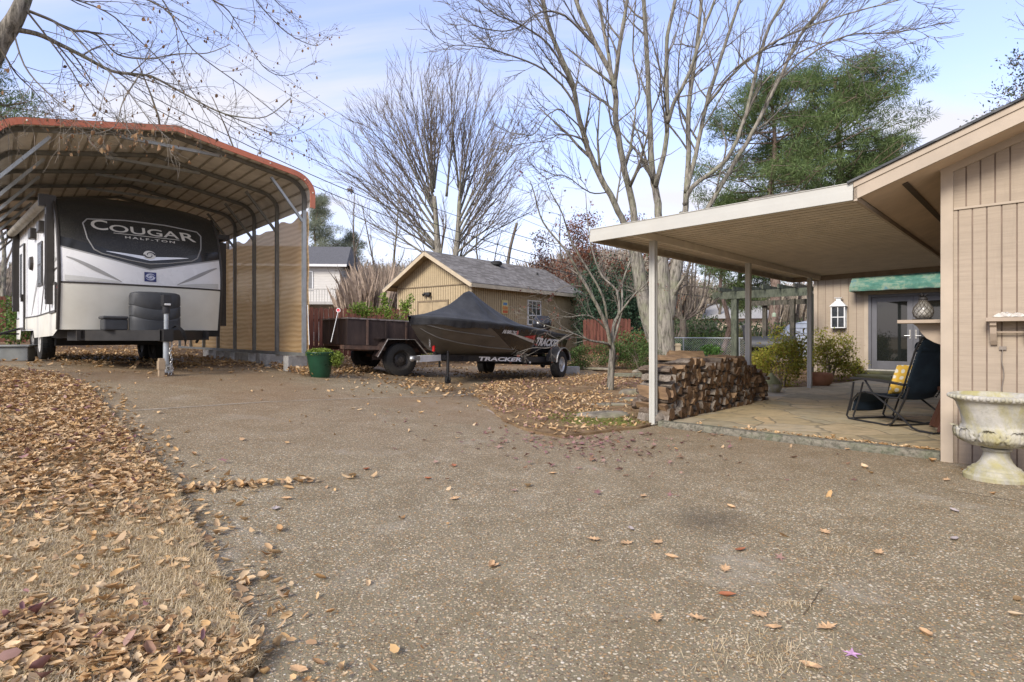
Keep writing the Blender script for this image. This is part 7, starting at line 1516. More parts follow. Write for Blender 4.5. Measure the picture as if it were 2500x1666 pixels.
# open centred bare tree right of the maple trunk
x, Y = W(1672, 0, 25).x, 25.; root = empty('vase_tree', (x, Y, H(x, Y)), 0, 'small vase shaped bare tree just right of the thick maple trunk', 'tree'); T = Tree(78, .035, (x, Y, H(x, Y)))
T.guided(pxl([(1668, 850), (1668, 800), (1667, 780)], 25), .16, .13, PF, 0)
for e in ((1640, 690), (1660, 650), (1690, 660), (1720, 690), (1750, 730), (1610, 720), (1700, 640), (1735, 660)): T.guided(pxl([(1667, 785), ((1667 + e[0]) / 2 + (e[0] - 1667) * .2, 750), e, (e[0] + (e[0] - 1667) * .1, e[1] - 70)], 25), .06, .012, dict(PF, minr=.008), 9, 2, 1.7, .2)
T.build(root, bark_d, twig_b)

# ---- small bare ornamental tree in the bed
tx, ty = gp(1490, 957); tz = H(tx, ty); root = empty('ornamental_tree', (tx, ty, tz), 0, 'small bare ornamental tree with a few dark red leaves in the planting bed', 'tree'); T = Tree(11, .02, (tx, ty, tz)); Yt = ty
PO = dict(maxlv=4, kids=[5, 5, 6, 5, 3], ratio=(.42, .72), ang=(22, 58), wob=.12, trop=Vector((0, 0, .05)), minr=.0034)
def os_(pts, Y0, Y1, r0, r1, k, ln=.9): return T.guided(pxl(pts, Y0, Y1), r0, r1, PO, k, 2, ln, .25)
T.guided(pxl([(1490, 966), (1490, 940), (1492, 900), (1495, 860), (1490, 835)], Yt), .085, .062, PO, 0)
os_([(1491, 850), (1483, 803), (1454, 739), (1411, 664), (1383, 614), (1326, 543), (1304, 471), (1293, 439)], Yt, Yt - 1.0, .05, .006, 10)
os_([(1492, 845), (1500, 790), (1511, 764), (1505, 710), (1468, 671), (1443, 600), (1434, 536), (1430, 470)], Yt, Yt + .5, .045, .006, 9)
os_([(1495, 840), (1518, 757), (1520, 690), (1545, 620), (1560, 560)], Yt, Yt + .8, .035, .006, 9)
os_([(1510, 770), (1547, 721), (1580, 690), (1600, 640)], Yt, Yt - .7, .026, .005, 8)
os_([(1483, 805), (1470, 720), (1400, 600), (1372, 520), (1345, 470), (1330, 430)], Yt, Yt - 1.3, .03, .005, 9)
os_([(1490, 850), (1479, 839), (1440, 832), (1400, 815), (1358, 803), (1311, 785), (1268, 753)], Yt, Yt - 1.6, .034, .005, 12)
os_([(1484, 810), (1461, 785), (1430, 770), (1383, 775), (1340, 760), (1290, 740)], Yt, Yt - 1.2, .024, .004, 11)
os_([(1400, 815), (1370, 830), (1340, 850), (1300, 850), (1262, 862)], Yt - 1, Yt - 1.9, .014, .004, 8, .7)
os_([(1420, 700), (1380, 700), (1330, 720), (1290, 700)], Yt - .3, Yt - 1.2, .014, .004, 8, .7)
T.build(root, bark_g, twig_g); tips = T.tips; g = random.Random(4); redl = leafmat('dark_red_leaf', [(.16, .03, .025), (.22, .05, .035), (.30, .10, .06), (.09, .04, .04)])
P = [(p - T.org + Vector((g.gauss(0, .02), g.gauss(0, .02), -g.random() * .05))) for p in tips if (g.random() < (.38 if p.z > 3.2 else .2)) for _ in range(g.choice((1, 1, 2)))]
scatter('dry_leaves', [tuple(p) for p in P], .06, 'star', redl, 1.2, parent=root)

# ---- reddish leafy trees beyond
rust_l = leafmat('rust_leaf', [(.20, .07, .04), (.30, .12, .07), (.17, .09, .06), (.36, .17, .10), (.12, .08, .06)], trans=.3)
def leafy(name, px, Y, ht, r_, seed, label, lm, crown, n, size, kids=9, dens=.3, barkm_=None, kind='rhomb', group=None, sc_=.5, tw=None):
    x = (px - 1250) / FPX * Y; z = H(x, Y); root = empty(name, (x, Y, z), 0, label, 'tree', group); T = Tree(seed, .05, (x, Y, z)); P = dict(maxlv=3, kids=[8, 7, 5, 3], ratio=(.35, .6), ang=(25, 60), wob=.1, trop=Vector((0, 0, .12)), minr=.012)
    b = Vector((x, Y, z - .1)); T.guided([b, b + Vector((.1, 0, ht * .3)), b + Vector((-.1, .1, ht * .6)), b + Vector((.1, 0, ht * .95))], r_, r_ * .15, P, kids, 1, ht * .5, .25); T.build(root, barkm_ or bark_d, tw or twig_b)
    g = np.random.default_rng(seed); tp = np.array([tuple(t_ - T.org) for t_ in T.tips]); k = g.integers(0, len(tp), n); PP = tp[k] + g.normal(0, sc_ * .5, (n, 3)) * np.array([1, 1, .6]); scatter('foliage', PP, size, kind, lm, .8, parent=root); return root
for i, (px, Y, ht, lb) in enumerate([(1408, 33, 7.2, 'rust leaved small tree above the far end of the shed roof'), (1450, 35, 7.8, 'rust leaved tree left of the patio cover corner'), (1330, 38, 6.5, 'sparse brownish red tree behind the shed ridge end'), (1530, 37, 8.0, 'rust leaved tree behind the maple trunks under the patio cover'), (1600, 33, 6.5, 'reddish tree seen just right of the front patio post')]):
    leafy('rust_tree', px, Y, ht, .12, 200 + i, lb, rust_l, None, 2600, .17, group='rust coloured trees behind the shed', sc_=.7)
# ---- pines
pine_l = leafmat('pine_needle', [(.08, .13, .05), (.15, .22, .08), (.23, .31, .11), (.11, .17, .06), (.29, .35, .15)], trans=.35)
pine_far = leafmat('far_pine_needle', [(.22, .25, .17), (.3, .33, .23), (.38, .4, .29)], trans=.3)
pine_b = m_bark('pine_bark', (.11, .075, .055), (.27, .20, .16), None, 5, .3, .8)
def pine(px, Y, ht, r_, seed, label, prof, group='tall pines beyond the patio cover', ntuft=520, tuft=150, sz=.30, name='pine_tree', low=.45):
    """prof: (height fraction, radius) outline of the crown"""
    x = (px - 1250) / FPX * Y; z = H(x, Y); root = empty(name, (x, Y, z), 0, label, 'tree', group); T = Tree(seed, .05, (x, Y, z)); g = random.Random(seed); b = Vector((x, Y, z - .1))
    pts = [b + Vector((.25 * math.sin(k * 1.3 + seed), .2 * math.cos(k + seed), ht * k / 8)) for k in range(9)]; T.limb(pts, [r_ * (1 - .85 * k / 8) for k in range(9)])
    tips = []
    for i in range(ntuft // 7):
        f = low + (1 - low) * (i + g.random()) / (ntuft // 7); R_ = float(np.interp(f, [p[0] for p in prof], [p[1] for p in prof])) * g.uniform(.7, 1.08); k = f * 8; a_ = min(int(k), 7); base = pts[a_].lerp(pts[a_ + 1], k - a_); az_ = g.uniform(0, 6.28) ; rise = .10 + .25 * f
        e = base + Vector((math.cos(az_) * R_, math.sin(az_) * R_, rise * R_ * g.uniform(.5, 1.2))); m_ = base.lerp(e, .5) + Vector((0, 0, -.10 * R_ + g.uniform(-.15, .15))); T.limb([base, m_, e], [.07 * (1.15 - f) + .02, .035, .015]); 
        for j in range(7):
            t_ = g.uniform(.45, 1.0); q = (base.lerp(m_, t_ * 2) if t_ < .5 else m_.lerp(e, t_ * 2 - 1)) + Vector((g.gauss(0, .42), g.gauss(0, .42), g.gauss(.12, .25))) * (R_ / 3.5 + .3); tips.append(q); T.limb([m_.lerp(e, max(0, t_ * 2 - 1)), q], [.014, .008])
    T.build(root, pine_b, pine_b); ng = np.random.default_rng(seed); tp = np.array([tuple(t_ - T.org) for t_ in tips]); C = np.repeat(tp, tuft, 0); n = len(C); d = ng.normal(size=(n, 3)); d /= np.linalg.norm(d, axis=1)[:, None]; rr = ng.uniform(.1, 1, n)[:, None] ** .5; PP = C + d * rr * np.array([.62, .62, .38]) * (sz / .3)
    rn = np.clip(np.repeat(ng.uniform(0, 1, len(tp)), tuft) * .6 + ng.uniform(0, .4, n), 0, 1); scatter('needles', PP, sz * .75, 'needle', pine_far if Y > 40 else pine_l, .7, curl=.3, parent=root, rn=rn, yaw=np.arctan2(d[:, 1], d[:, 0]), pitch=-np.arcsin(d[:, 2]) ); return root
PR = [(.42, 2.2), (.55, 3.6), (.7, 4.4), (.82, 4.2), (.92, 3.0), (1, 1.0)]
pine(1885, 30, 13.9, .32, 301, 'tall round crowned pine left of centre above the patio cover', PR)
pine(2045, 31, 14.9, .34, 302, 'tallest round crowned pine above the right half of the patio cover', [(.40, 2.0), (.52, 3.6), (.65, 4.2), (.8, 4.2), (.92, 3.2), (1, 1.8)], ntuft=720)
pine(2150, 34, 12.0, .26, 303, 'lower pine at the right edge of the pine group beside the house roof', [(.4, 1.8), (.6, 2.5), (.8, 2.3), (1, .8)], ntuft=280)
pine(1800, 33, 8.8, .2, 304, 'low bushy pine just above the middle of the patio cover', [(.3, 1.6), (.55, 2.4), (.8, 1.8), (1, .5)], ntuft=360, low=.3)
pine(775, 57, 14.2, .22, 305, 'distant grey green pine behind the two storey house', [(.3, 2.0), (.55, 2.6), (.8, 1.7), (1, .4)], ntuft=230, sz=.36, low=.4, group=None)
pine(850, 60, 11.0, .2, 306, 'smaller distant pine right of the two storey house roof', [(.3, 2.0), (.55, 2.4), (.8, 1.7), (1, .4)], ntuft=150, sz=.4, low=.35, group=None)
pine(1768, 22, 5.6, .12, 307, 'dark evergreen bough seen beside the second patio post', [(.5, .6), (.75, 1.1), (.9, .9), (1, .3)], ntuft=56, sz=.2, low=.6, group=None)
pine(-75, 16, 9.0, .2, 308, 'evergreen at the left edge above the carport roof', [(.55, .9), (.7, 1.2), (.85, .9), (1, .3)], ntuft=120, sz=.2, low=.62, group=None)
grl = leafmat('blue_green_leaf', [(.07, .12, .09), (.11, .17, .12), (.16, .2, .13), (.2, .12, .06)])
for i, (px, Y, ht, lb) in enumerate([(2400, 21, 8.9, 'blue green leafy tree showing above the house roof slope'), (2530, 18, 8.9, 'bluish green tree at the right edge above the house roof'), (2560, 26, 15.5, 'thin bare twigged tree at the upper right edge above the house roof')]):
    leafy('roofline_tree', px, Y, ht, .14, 310 + i, lb, grl, None, (5200, 4200, 260)[i], (.13, .12, .08)[i], sc_=.4, group='trees beyond the house roof')

# ---- near tree at the left whose boughs hang over the carport
lx0, ly0 = -8.6, 5.6; lz0 = H(lx0, ly0); root = empty('overhanging_tree', (lx0, ly0, lz0), 0, 'large leafless tree at the left whose boughs with dry leaves hang over the carport', 'tree'); T = Tree(21, .03, (lx0, ly0, lz0))
PL = dict(maxlv=4, kids=[5, 5, 6, 5, 3], ratio=(.42, .74), ang=(20, 58), wob=.12, trop=Vector((0, 0, -.05)), minr=.0031)
T.guided([Vector((lx0, ly0, lz0 - .1)), Vector((lx0 - .1, ly0, 2)), Vector((-8.0, 6.0, 3.4)), W(-120, 250, 6.8), W(0, 100, 7), W(45, 30, 7), W(75, -60, 7.1), W(90, -200, 7.2)], .2, .05, PL, 3, 2, 1.6, .6)
def ol(pts, Y0, Y1, r0, r1, k, ln=1.3): return T.guided(pxl(pts, Y0, Y1), r0, r1, PL, k, 2, ln, .15)
ol([(48, 15), (65, 25), (126, 50), (173, 74), (217, 78), (253, 98), (289, 134), (361, 144), (433, 132), (506, 130), (563, 108)], 7, 8.5, .024, .006, 14)
ol([(20, 70), (90, 83), (144, 108), (202, 137), (271, 173), (325, 181), (372, 188), (433, 220), (520, 267), (578, 285), (650, 285), (710, 240)], 7, 9, .034, .006, 16)
ol([(173, 74), (230, 140), (300, 210), (370, 300), (420, 345)], 7.2, 6.6, .014, .003, 12)
ol([(60, -30), (150, -10), (260, 30), (330, 90), (420, 180), (470, 270), (520, 360)], 7, 9, .018, .004, 14)
ol([(75, -60), (230, -40), (400, 20), (470, 120), (590, 210), (690, 290), (760, 335)], 7.4, 9.5, .02, .004, 16)
ol([(80, -90), (300, -80), (520, 0), (580, 60), (640, 160), (700, 185), (770, 150)], 7.4, 9.5, .02, .004, 15)
ol([(85, -120), (350, -110), (580, -40), (640, 20), (700, 80), (770, 112), (800, 90)], 7.6, 10, .02, .004, 14)
ol([(85, -120), (330, -60), (420, 40), (440, 140), (480, 240), (600, 330), (690, 350)], 7.6, 9.5, .018, .004, 14)
ol([(90, -160), (380, -150), (600, -60), (680, 10), (740, 60)], 7.8, 10, .02, .004, 12)
ol([(30, 60), (60, 160), (120, 230), (200, 290), (260, 330)], 7, 7.2, .016, .003, 12)
ol([(0, 115), (40, 180), (90, 230), (130, 290)], 6.9, 7.5, .016, .003, 10)
ol([(60, 20), (160, 150), (230, 260), (300, 300)], 7, 8, .016, .003, 12)
ol([(-60, 200), (0, 255), (80, 270), (170, 290)], 6.8, 8, .014, .003, 10)
ol([(340, 185), (300, 250), (280, 310), (215, 330)], 7.6, 7.0, .014, .003, 9, .7)
ol([(271, 173), (232, 305), (218, 345), (248, 365)], 7.3, 6.3, .006, .002, 3, .25)
ol([(300, 220), (312, 318), (350, 335), (400, 352), (425, 365)], 7.2, 6.4, .006, .002, 4, .25)
ol([(520, 267), (600, 300), (650, 320), (720, 330), (780, 300)], 8.6, 9.6, .012, .003, 11, 1.)
T.build(root, bark_g, twig_g); g = random.Random(5); dry = leafmat('dry_brown_leaf', [(.30, .17, .08), (.42, .26, .14), (.22, .12, .06), (.50, .35, .2), (.14, .09, .06)], trans=.35)
P = [(p - T.org + Vector((g.gauss(0, .012), g.gauss(0, .012), -.03 - g.random() * .02))) for p in T.tips if g.random() < .26]; n = len(P)
scatter('dry_leaves', [tuple(p) for p in P], .05, 'oval', dry, .5, curl=2, parent=root, pitch=NR.normal(1.3, .35, n))
P = [tuple(W(px, py, Y) - T.org) for px, py, Y in [(250, 368, 6.3), (262, 362, 6.35), (228, 325, 6.5), (246, 345, 6.4), (342, 322, 6.7), (345, 340, 6.7), (360, 330, 6.6), (356, 350, 6.6), (388, 362, 6.5), (396, 345, 6.5), (423, 362, 6.4), (372, 322, 6.6), (330, 335, 6.7)]]; scatter('dry_leaves', P, .075, 'oval', dry, .4, curl=2, parent=root, pitch=NR.normal(1.4, .3, len(P)))
# two limbs of a tree behind the carport
bare('bare_tree', 355, 19, 9.5, .13, 410, 'bare tree rising directly behind the carport roof, left one', P=dict(maxlv=4, kids=[6, 6, 5, 4, 3], ratio=(.35, .6), ang=(20, 50), wob=.1, trop=Vector((0, 0, .12)), minr=.006), group='leafless background trees')
bare('bare_tree', 560, 22, 9.5, .12, 411, 'bare tree rising behind the right half of the carport roof', P=dict(maxlv=4, kids=[6, 6, 5, 4, 3], ratio=(.35, .6), ang=(20, 50), wob=.1, trop=Vector((0, 0, .12)), minr=.007), group='leafless background trees')
bare('bare_tree', 8, 24, 8.5, .14, 412, 'bare tree behind the dark red fence at the far left', group='leafless background trees', barkm_=bark_g)

# ================================================================== WOODS, BRUSH (uncountable)
def brush(name, zones, lm, label, cat, seed, stick_m, nst, nlf, lsz, shm=1.0):
    g = np.random.default_rng(seed); V = []; F = []; RN = []; PP = []
    for (pa, pb, ya, yb, Y0, Y1, wgt) in zones:
        n = int(nst * wgt); px = g.uniform(pa, pb, n); Y = g.uniform(Y0, Y1, n); x = (px - 1250) / FPX * Y; z0 = HH(np.stack([x, Y], 1)) ; ft = (px - pa) / (pb - pa); top = EYE + (HY - (ya + (yb - ya) * ft)) / FPX * Y; h_ = (top - z0) * g.uniform(.45, 1.05, n); lean = g.normal(0, .14, (n, 2)) * h_[:, None]; wd_ = g.uniform(.004, .010, n) * (Y / 30)
        a0 = g.uniform(0, np.pi, n); dxx = np.cos(a0) * wd_; dyy = np.sin(a0) * wd_
        for k in (0, 1):
            o = len(V); dx_, dy_ = (dxx, dyy) if k == 0 else (-dyy, dxx)
            pts = np.stack([np.stack([x - dx_, Y - dy_, z0], 1), np.stack([x + dx_, Y + dy_, z0], 1), np.stack([x + lean[:, 0] * .4 + dx_ * .6, Y + lean[:, 1] * .4 + dy_ * .6, z0 + h_ * .6], 1), np.stack([x + lean[:, 0], Y + lean[:, 1], z0 + h_], 1)], 1).reshape(-1, 3)
            base = sum(len(v) for v in V); V.append(pts); F.append((np.array([0, 1, 2, 3])[None] + np.arange(n)[:, None] * 4) + base)
        m_ = int(nlf * wgt); k = g.integers(0, n, m_); t_ = g.uniform(.15, 1.05, m_); PP.append(np.stack([x[k] + lean[k, 0] * t_ + g.normal(0, .35, m_), Y[k] + lean[k, 1] * t_ + g.normal(0, .35, m_), z0[k] + h_[k] * t_ + g.normal(0, .2, m_)], 1))
    root = empty(name, (0, 0, 0)); 
    o = raw(name, np.concatenate(V), np.concatenate(F), stick_m, None); bpy.data.objects.remove(root); tag(o, label, cat, kind='stuff')
    if nlf: o2 = scatter(name + '_leaves', np.concatenate(PP), lsz, 'rhomb', lm, .8, parent=o); o2['kind'] = 'stuff'
    return o
brl = leafmat('thicket_leaf', [(.27, .19, .12), (.36, .27, .18), (.2, .17, .1), (.4, .27, .17), (.22, .22, .13)], trans=.3)
brush('brown_thicket', [(850, 930, 700, 640, 27, 33, .7), (930, 990, 640, 710, 28, 34, .35)], brl, 'dense brown leafless thicket of thin stems between the pale house and the shed', 'thicket', 1, mat('thicket_stem', (.36, .28, .21), c2=(.2, .15, .11)), 5500, 7000, .10)
wl = leafmat('woodland_leaf', [(.25, .2, .14), (.32, .25, .18), (.17, .19, .11), (.2, .22, .14), (.34, .22, .15)], trans=.3)
brush('distant_woods', [(-300, 10, 600, 640, 30, 50, 1.0), (10, 200, 640, 700, 34, 50, .6), (200, 700, 700, 700, 40, 60, .8), (700, 860, 620, 640, 52, 66, .8), (860, 1010, 655, 640, 46, 60, .8), (1010, 1320, 655, 652, 46, 60, 1.5), (1320, 1520, 640, 600, 44, 60, 1.3), (1520, 1700, 610, 690, 44, 60, 1.2), (1700, 2000, 700, 690, 50, 62, 1.2), (2000, 2700, 690, 690, 50, 62, 1.0)], wl, 'brown and dull green mass of woods far behind the yard', 'woods', 2, mat('wood_stem', (.33, .28, .22), c2=(.18, .15, .12)), 6500, 15000, .20)
evl = leafmat('evergreen_mass_leaf', [(.05, .085, .04), (.08, .12, .05), (.11, .15, .07)])
brush('evergreen_undergrowth', [(1640, 1760, 782, 790, 27, 32, 1.0), (1290, 1440, 640, 660, 46, 54, .5), (1120, 1230, 655, 655, 50, 56, .35), (1760, 2000, 800, 790, 28, 32, 1.0)], evl, 'dull evergreen undergrowth beyond the shed and chain link fence', 'undergrowth', 3, twig_b, 500, 9000, .17)

# ================================================================== POWER LINES
blackw = mat('black_wire', (.03, .03, .03), rough=.6)
for i, (a_, b_, sag, r_, lb) in enumerate([((700, 195), (1620, 640), .9, .009, 'topmost thin overhead wire crossing the sky behind the carport'), ((700, 228), (1620, 650), .9, .009, 'second thin overhead wire from the top'), ((700, 360), (1620, 655), .7, .014, 'third overhead wire crossing behind the fan shaped tree'), ((700, 400), (1620, 690), .7, .018, 'thick overhead wire just above the lowest wire'), ((700, 425), (1620, 712), .7, .018, 'lowest thick overhead wire passing above the shed roof')]):
    p = W(*a_, 26); q = W(*b_, 30); a = MB(); a.tube([p.lerp(q, t_ / 24) - Vector((0, 0, sag * 4 * (t_ / 24) * (1 - t_ / 24))) for t_ in range(-8, 33)], r_, 4); tag(a.build('power_line', blackw, None), lb, 'power line', 'overhead power lines')
q = W(856, 465, 27.5); a = MB(); g = random.Random(8)
for k in range(60): d = Vector((g.gauss(0, 1), g.gauss(0, 1), g.gauss(0, 1))).normalized(); a.tube([d * .02, d * .2], .012, 3)
o = a.build('twig_nest', twig, None); o.location = q; tag(o, 'small dark ball of twigs caught on the overhead wires', 'nest')
# ================================================================== FALLEN LEAVES AND DRY GRASS
EDV = [Vector(p) for p in edge]
tan = leafmat('fallen_leaf', [(.58, .37, .17), (.66, .47, .26), (.46, .27, .12), (.72, .55, .34), (.58, .37, .165), (.34, .195, .10), (.52, .37, .22), (.64, .44, .23)], trans=.12)
purp = leafmat('purplish_leaf', [(.26, .13, .13), (.36, .2, .19), (.2, .1, .08), (.42, .27, .22), (.3, .17, .1)], trans=.12)
def fbm(P, s, seed):
    g = np.random.default_rng(seed); o = np.zeros(len(P))
    for k in range(5):
        a_ = g.uniform(0, 6.28); f = s * 1.7 ** k; o += np.sin(P[:, 0] * f * math.cos(a_) + P[:, 1] * f * math.sin(a_) + g.uniform(0, 6)) * np.sin(P[:, 0] * f * -math.sin(a_) * .8 + P[:, 1] * f * math.cos(a_) * .8 + g.uniform(0, 6)) / 1.3 ** k
    return o
def vis(P, m=.06):  # keep what stands in or near the picture
    return (P[:, 1] > .8) & (np.abs(P[:, 0]) < P[:, 1] * .93 + .6)
def sample(poly, n, seed, mask=None, cam_w=True):
    g = np.random.default_rng(seed); xs = [p[0] for p in poly]; ys = [p[1] for p in poly]; out_ = []
    tot = 0
    while tot < n:
        P = np.stack([g.uniform(min(xs), max(xs), 40000), g.uniform(min(ys), max(ys), 40000)], 1); P = P[inpoly(P, poly) & vis(P)]
        if mask is not None: P = P[g.uniform(0, 1, len(P)) < mask(P)]
        out_.append(P); tot += len(P)
        if len(P) == 0: break
    return np.concatenate(out_)[:n]
def ground_leaves(name, P, size, m, off, label, kind='oval', tilt=.33, curl=1.0, lift=.02, seed=0):
    g = np.random.default_rng(seed); z = HH(P) + off + g.uniform(0, lift, len(P)); o = scatter(name, np.column_stack([P, z]), size, kind, m, tilt, curl); return tag(o, label, 'leaves', kind='stuff')
visl = [(-1.25, .8)] + [(x, y) for x, y in edge[1:]] + [(-9.2, 8.6), (-9.8, 8.4), (-4.2, .8)]
lp = [(-1.2, .9)] + [tuple(p) for p in edge[1:]] + [(-11, 9.2), (-11, 3), (-4, .9)]
band = lambda P: np.clip(.07 + .5 * np.clip(fbm(P, 1.9, 5) * .9 - .35, 0, 1) + .75 * np.clip((P[:, 1] - 3.05 + .12 * fbm(P, 2.5, 6)) / .4, 0, 1) * np.clip(.8 + .5 * fbm(P, 1.3, 8), .35, 1.2) + .85 * np.exp(-((P[:, 1] - 2.02 + .1 * (P[:, 0] + 1.2)) / .2) ** 2) * (P[:, 0] > -2.0), 0, 1)
ground_leaves('fallen_leaves', sample(lp, 25000, 11, band), .057, tan, .040, 'deep drift of tan fallen leaves over the dormant lawn at the left', tilt=.28, curl=.8, lift=.028, seed=1)
ground_leaves('fallen_leaves', sample(lp, 1500, 12, band), .085, tan, .055, 'larger curled tan leaves lying on top of the lawn leaf drift', 'oak', tilt=.3, curl=1.1, lift=.03, seed=2)
ground_leaves('fallen_leaves', sample(lp, 320, 13, band), .055, purp, .07, 'few purplish brown leaves among the tan lawn leaves', 'oval', tilt=.4, curl=1.4, seed=3)
# spill-over of leaves along the lawn edge and in two drifts on the driveway
def near_edge(P, w_): 
    d = np.full(len(P), 9.)
    for a_, b_ in zip(edge[:-1], edge[1:]):
        a_ = np.array(a_); b_ = np.array(b_); ab = b_ - a_; t_ = np.clip(((P - a_) @ ab) / (ab @ ab), 0, 1); d = np.minimum(d, np.linalg.norm(P - (a_ + t_[:, None] * ab), axis=1))
    return np.exp(-(d / w_) ** 1.2)
dpoly = [p for p in drive_poly]
def dist_line(P, pts, w_):
    d = np.full(len(P), 9.)
    for a_, b_ in zip(pts[:-1], pts[1:]):
        a_ = np.array(a_); b_ = np.array(b_); ab = b_ - a_; t_ = np.clip(((P - a_) @ ab) / (ab @ ab), 0, 1); d = np.minimum(d, np.linalg.norm(P - (a_ + t_[:, None] * ab), axis=1))
    return np.exp(-(d / w_) ** 2)
j1 = [gp(430, 1205), gp(560, 1195), gp(760, 1182)]; j2 = [gp(235, 1012), gp(330, 1040), gp(360, 1045)]; j3 = [gp(760, 1182), gp(900, 1170)]; j5 = [gp(1400, 1085), gp(1460, 1090), gp(1590, 1055)]
ground_leaves('fallen_leaves', sample(dpoly, 550, 14, lambda P: np.clip(near_edge(P, .16), 0, 1)), .06, tan, .022, 'tan leaves spilling off the lawn onto the driveway edge', lift=.012, seed=4)
ground_leaves('fallen_leaves', sample(dpoly, 75, 15, lambda P: dist_line(P, j1, .07) + .35 * dist_line(P, j3, .05)), .085, tan, .02, 'line of tan leaves gathered along the driveway joint at left centre', lift=.02, seed=5)
ground_leaves('fallen_leaves', sample(dpoly, 650, 16, lambda P: np.clip((P[:, 1] - 2) / 18, .05, 1) * np.clip(.4 + fbm(P, .9, 3), .05, 1)), .075, tan, .02, 'scattered tan leaves lying across the open driveway', 'oval', tilt=.3, lift=.006, seed=6)
ground_leaves('fallen_leaves', sample(dpoly, 380, 17, lambda P: np.exp(-np.hypot(P[:, 0] - gp(1430, 1085)[0], P[:, 1] - gp(1430, 1085)[1]) / .45)), .075, purp, .02, 'patch of purplish star shaped leaves on the driveway before the planting bed', 'star', tilt=.3, lift=.02, seed=7)
ground_leaves('fallen_leaves', sample(dpoly, 2600, 18, lambda P: np.clip((P[:, 1] - 8.8) / 2.5, 0, 1) * np.clip(.25 + fbm(P, 1.1, 8), 0.02, 1)), .085, tan, .02, 'brown leaf litter over the far driveway around the trailers', tilt=.35, lift=.02, seed=8)
ground_leaves('fallen_leaves', sample(isl_poly, 3000, 19, lambda P: np.clip(.55 + fbm(P, 1.6, 4), .1, 1)), .065, tan, .055, 'brown leaf litter over the planting bed', tilt=.4, lift=.02, seed=9)
ground_leaves('fallen_leaves', sample(isl_poly, 1300, 20, lambda P: np.clip(.3 + fbm(P, 1.2, 7), .05, 1)), .06, purp, .06, 'purplish brown leaves over the planting bed', 'star', tilt=.4, lift=.02, seed=10)
back_poly = [(-13, 10), (-9, 8.7), (-5, 12), (-4, 11.6), (-3.2, 14.5), (-1, 17), (2, 18), (6, 17), (14, 20), (14, 40), (-14, 34)]
ground_leaves('fallen_leaves', sample(back_poly, 9000, 21, lambda P: np.clip(1.6 - P[:, 1] / 22, .15, 1) * np.clip(.5 + fbm(P, .9, 9), .15, 1)), .10, tan, .03, 'leaf litter over the back yard and under the carport', tilt=.45, lift=.03, seed=11)
_dp = np.array([hp(.13 + abs(NR.normal(0, .07)), .5 + 2.6 * NR.uniform() ** .6) for _ in range(190)]); _o = scatter('fallen_leaves', np.column_stack([_dp, np.full(len(_dp), .066)]), .05, 'oval', tan, .3); tag(_o, 'brown leaves gathered on the flagstones behind the front timber edge', 'leaves', kind='stuff')
ground_leaves('fallen_leaves', sample([gp(690, 905), gp(745, 925), (-3.2, 11.4), (-3.0, 12.6), (-4.1, 12.8), (-5.6, 12.6), (-4.3, 11.0)], 1100, 22), .09, tan, .03, 'drift of brown leaves beside the carport blocks and the green planter', tilt=.5, lift=.09, seed=12)
# star and oak leaves seen singly on the driveway
single = [(1602, 1522, 'oak', 'tan'), (1852, 1512, 'oak', 'tan'), (2020, 1545, 'oak', 'tan'), (1530, 1335, 'oak', 'tan'), (1605, 1333, 'oak', 'tan'), (1640, 1370, 'oval', 'tan'), (1770, 1400, 'oak', 'tan'), (1808, 1352, 'oval', 'red'), (2145, 1358, 'oak', 'tan'), (2015, 1308, 'oak', 'tan'), (2330, 1255, 'oval', 'grey'), (2330, 1325, 'oval', 'grey'), (2080, 1612, 'star', 'pink'), (1888, 1545, 'oval', 'tan'), (1980, 1640, 'oval', 'tan'), (2260, 1560, 'oval', 'tan'), (1700, 1520, 'oak', 'tan'), (1540, 1300, 'oval', 'grey'), (1570, 1218, 'oak', 'tan'), (1785, 1245, 'oval', 'tan'), (2068, 1102, 'oak', 'tan'), (2310, 1178, 'oak', 'tan'), (1775, 1465, 'oval', 'red'), (1110, 1225, 'oak', 'tan'), (1200, 1388, 'oval', 'tan'), (1450, 1325, 'oak', 'tan'), (895, 1152, 'oval', 'red'), (1045, 1175, 'oval', 'red'), (1205, 1392, 'oval', 'tan'), (672, 1250, 'oak', 'grey'), (700, 1225, 'oval', 'tan'), (300, 1045, 'oval', 'tan'), (730, 1650, 'oval', 'tan'), (1350, 1162, 'oval', 'tan'), (1108, 1143, 'oak', 'red')]
T_ = {k: leaf_template(k) for k in ('oak', 'oval', 'star')}; lm1 = {'tan': mat('single_tan_leaf', (.50, .32, .17), scale=30, var=.35), 'red': mat('single_red_leaf', (.30, .11, .05), scale=30), 'grey': mat('single_grey_leaf', (.36, .31, .29), scale=30), 'pink': mat('single_pink_leaf', (.46, .26, .40), scale=30)}
cw = {'tan': 'tan', 'red': 'reddish brown', 'grey': 'greyish', 'pink': 'pinkish purple'}; kw = {'oak': 'lobed oak leaf', 'oval': 'curled oval leaf', 'star': 'star shaped leaf'}
def where(px, py):
    r_ = 'nearest the camera' if py > 1480 else ('in the foreground' if py > 1290 else 'in the mid ground'); c_ = 'left' if px < 1100 else ('centre' if px < 1700 else ('right of centre' if px < 2150 else 'far right')); return r_ + ', ' + c_
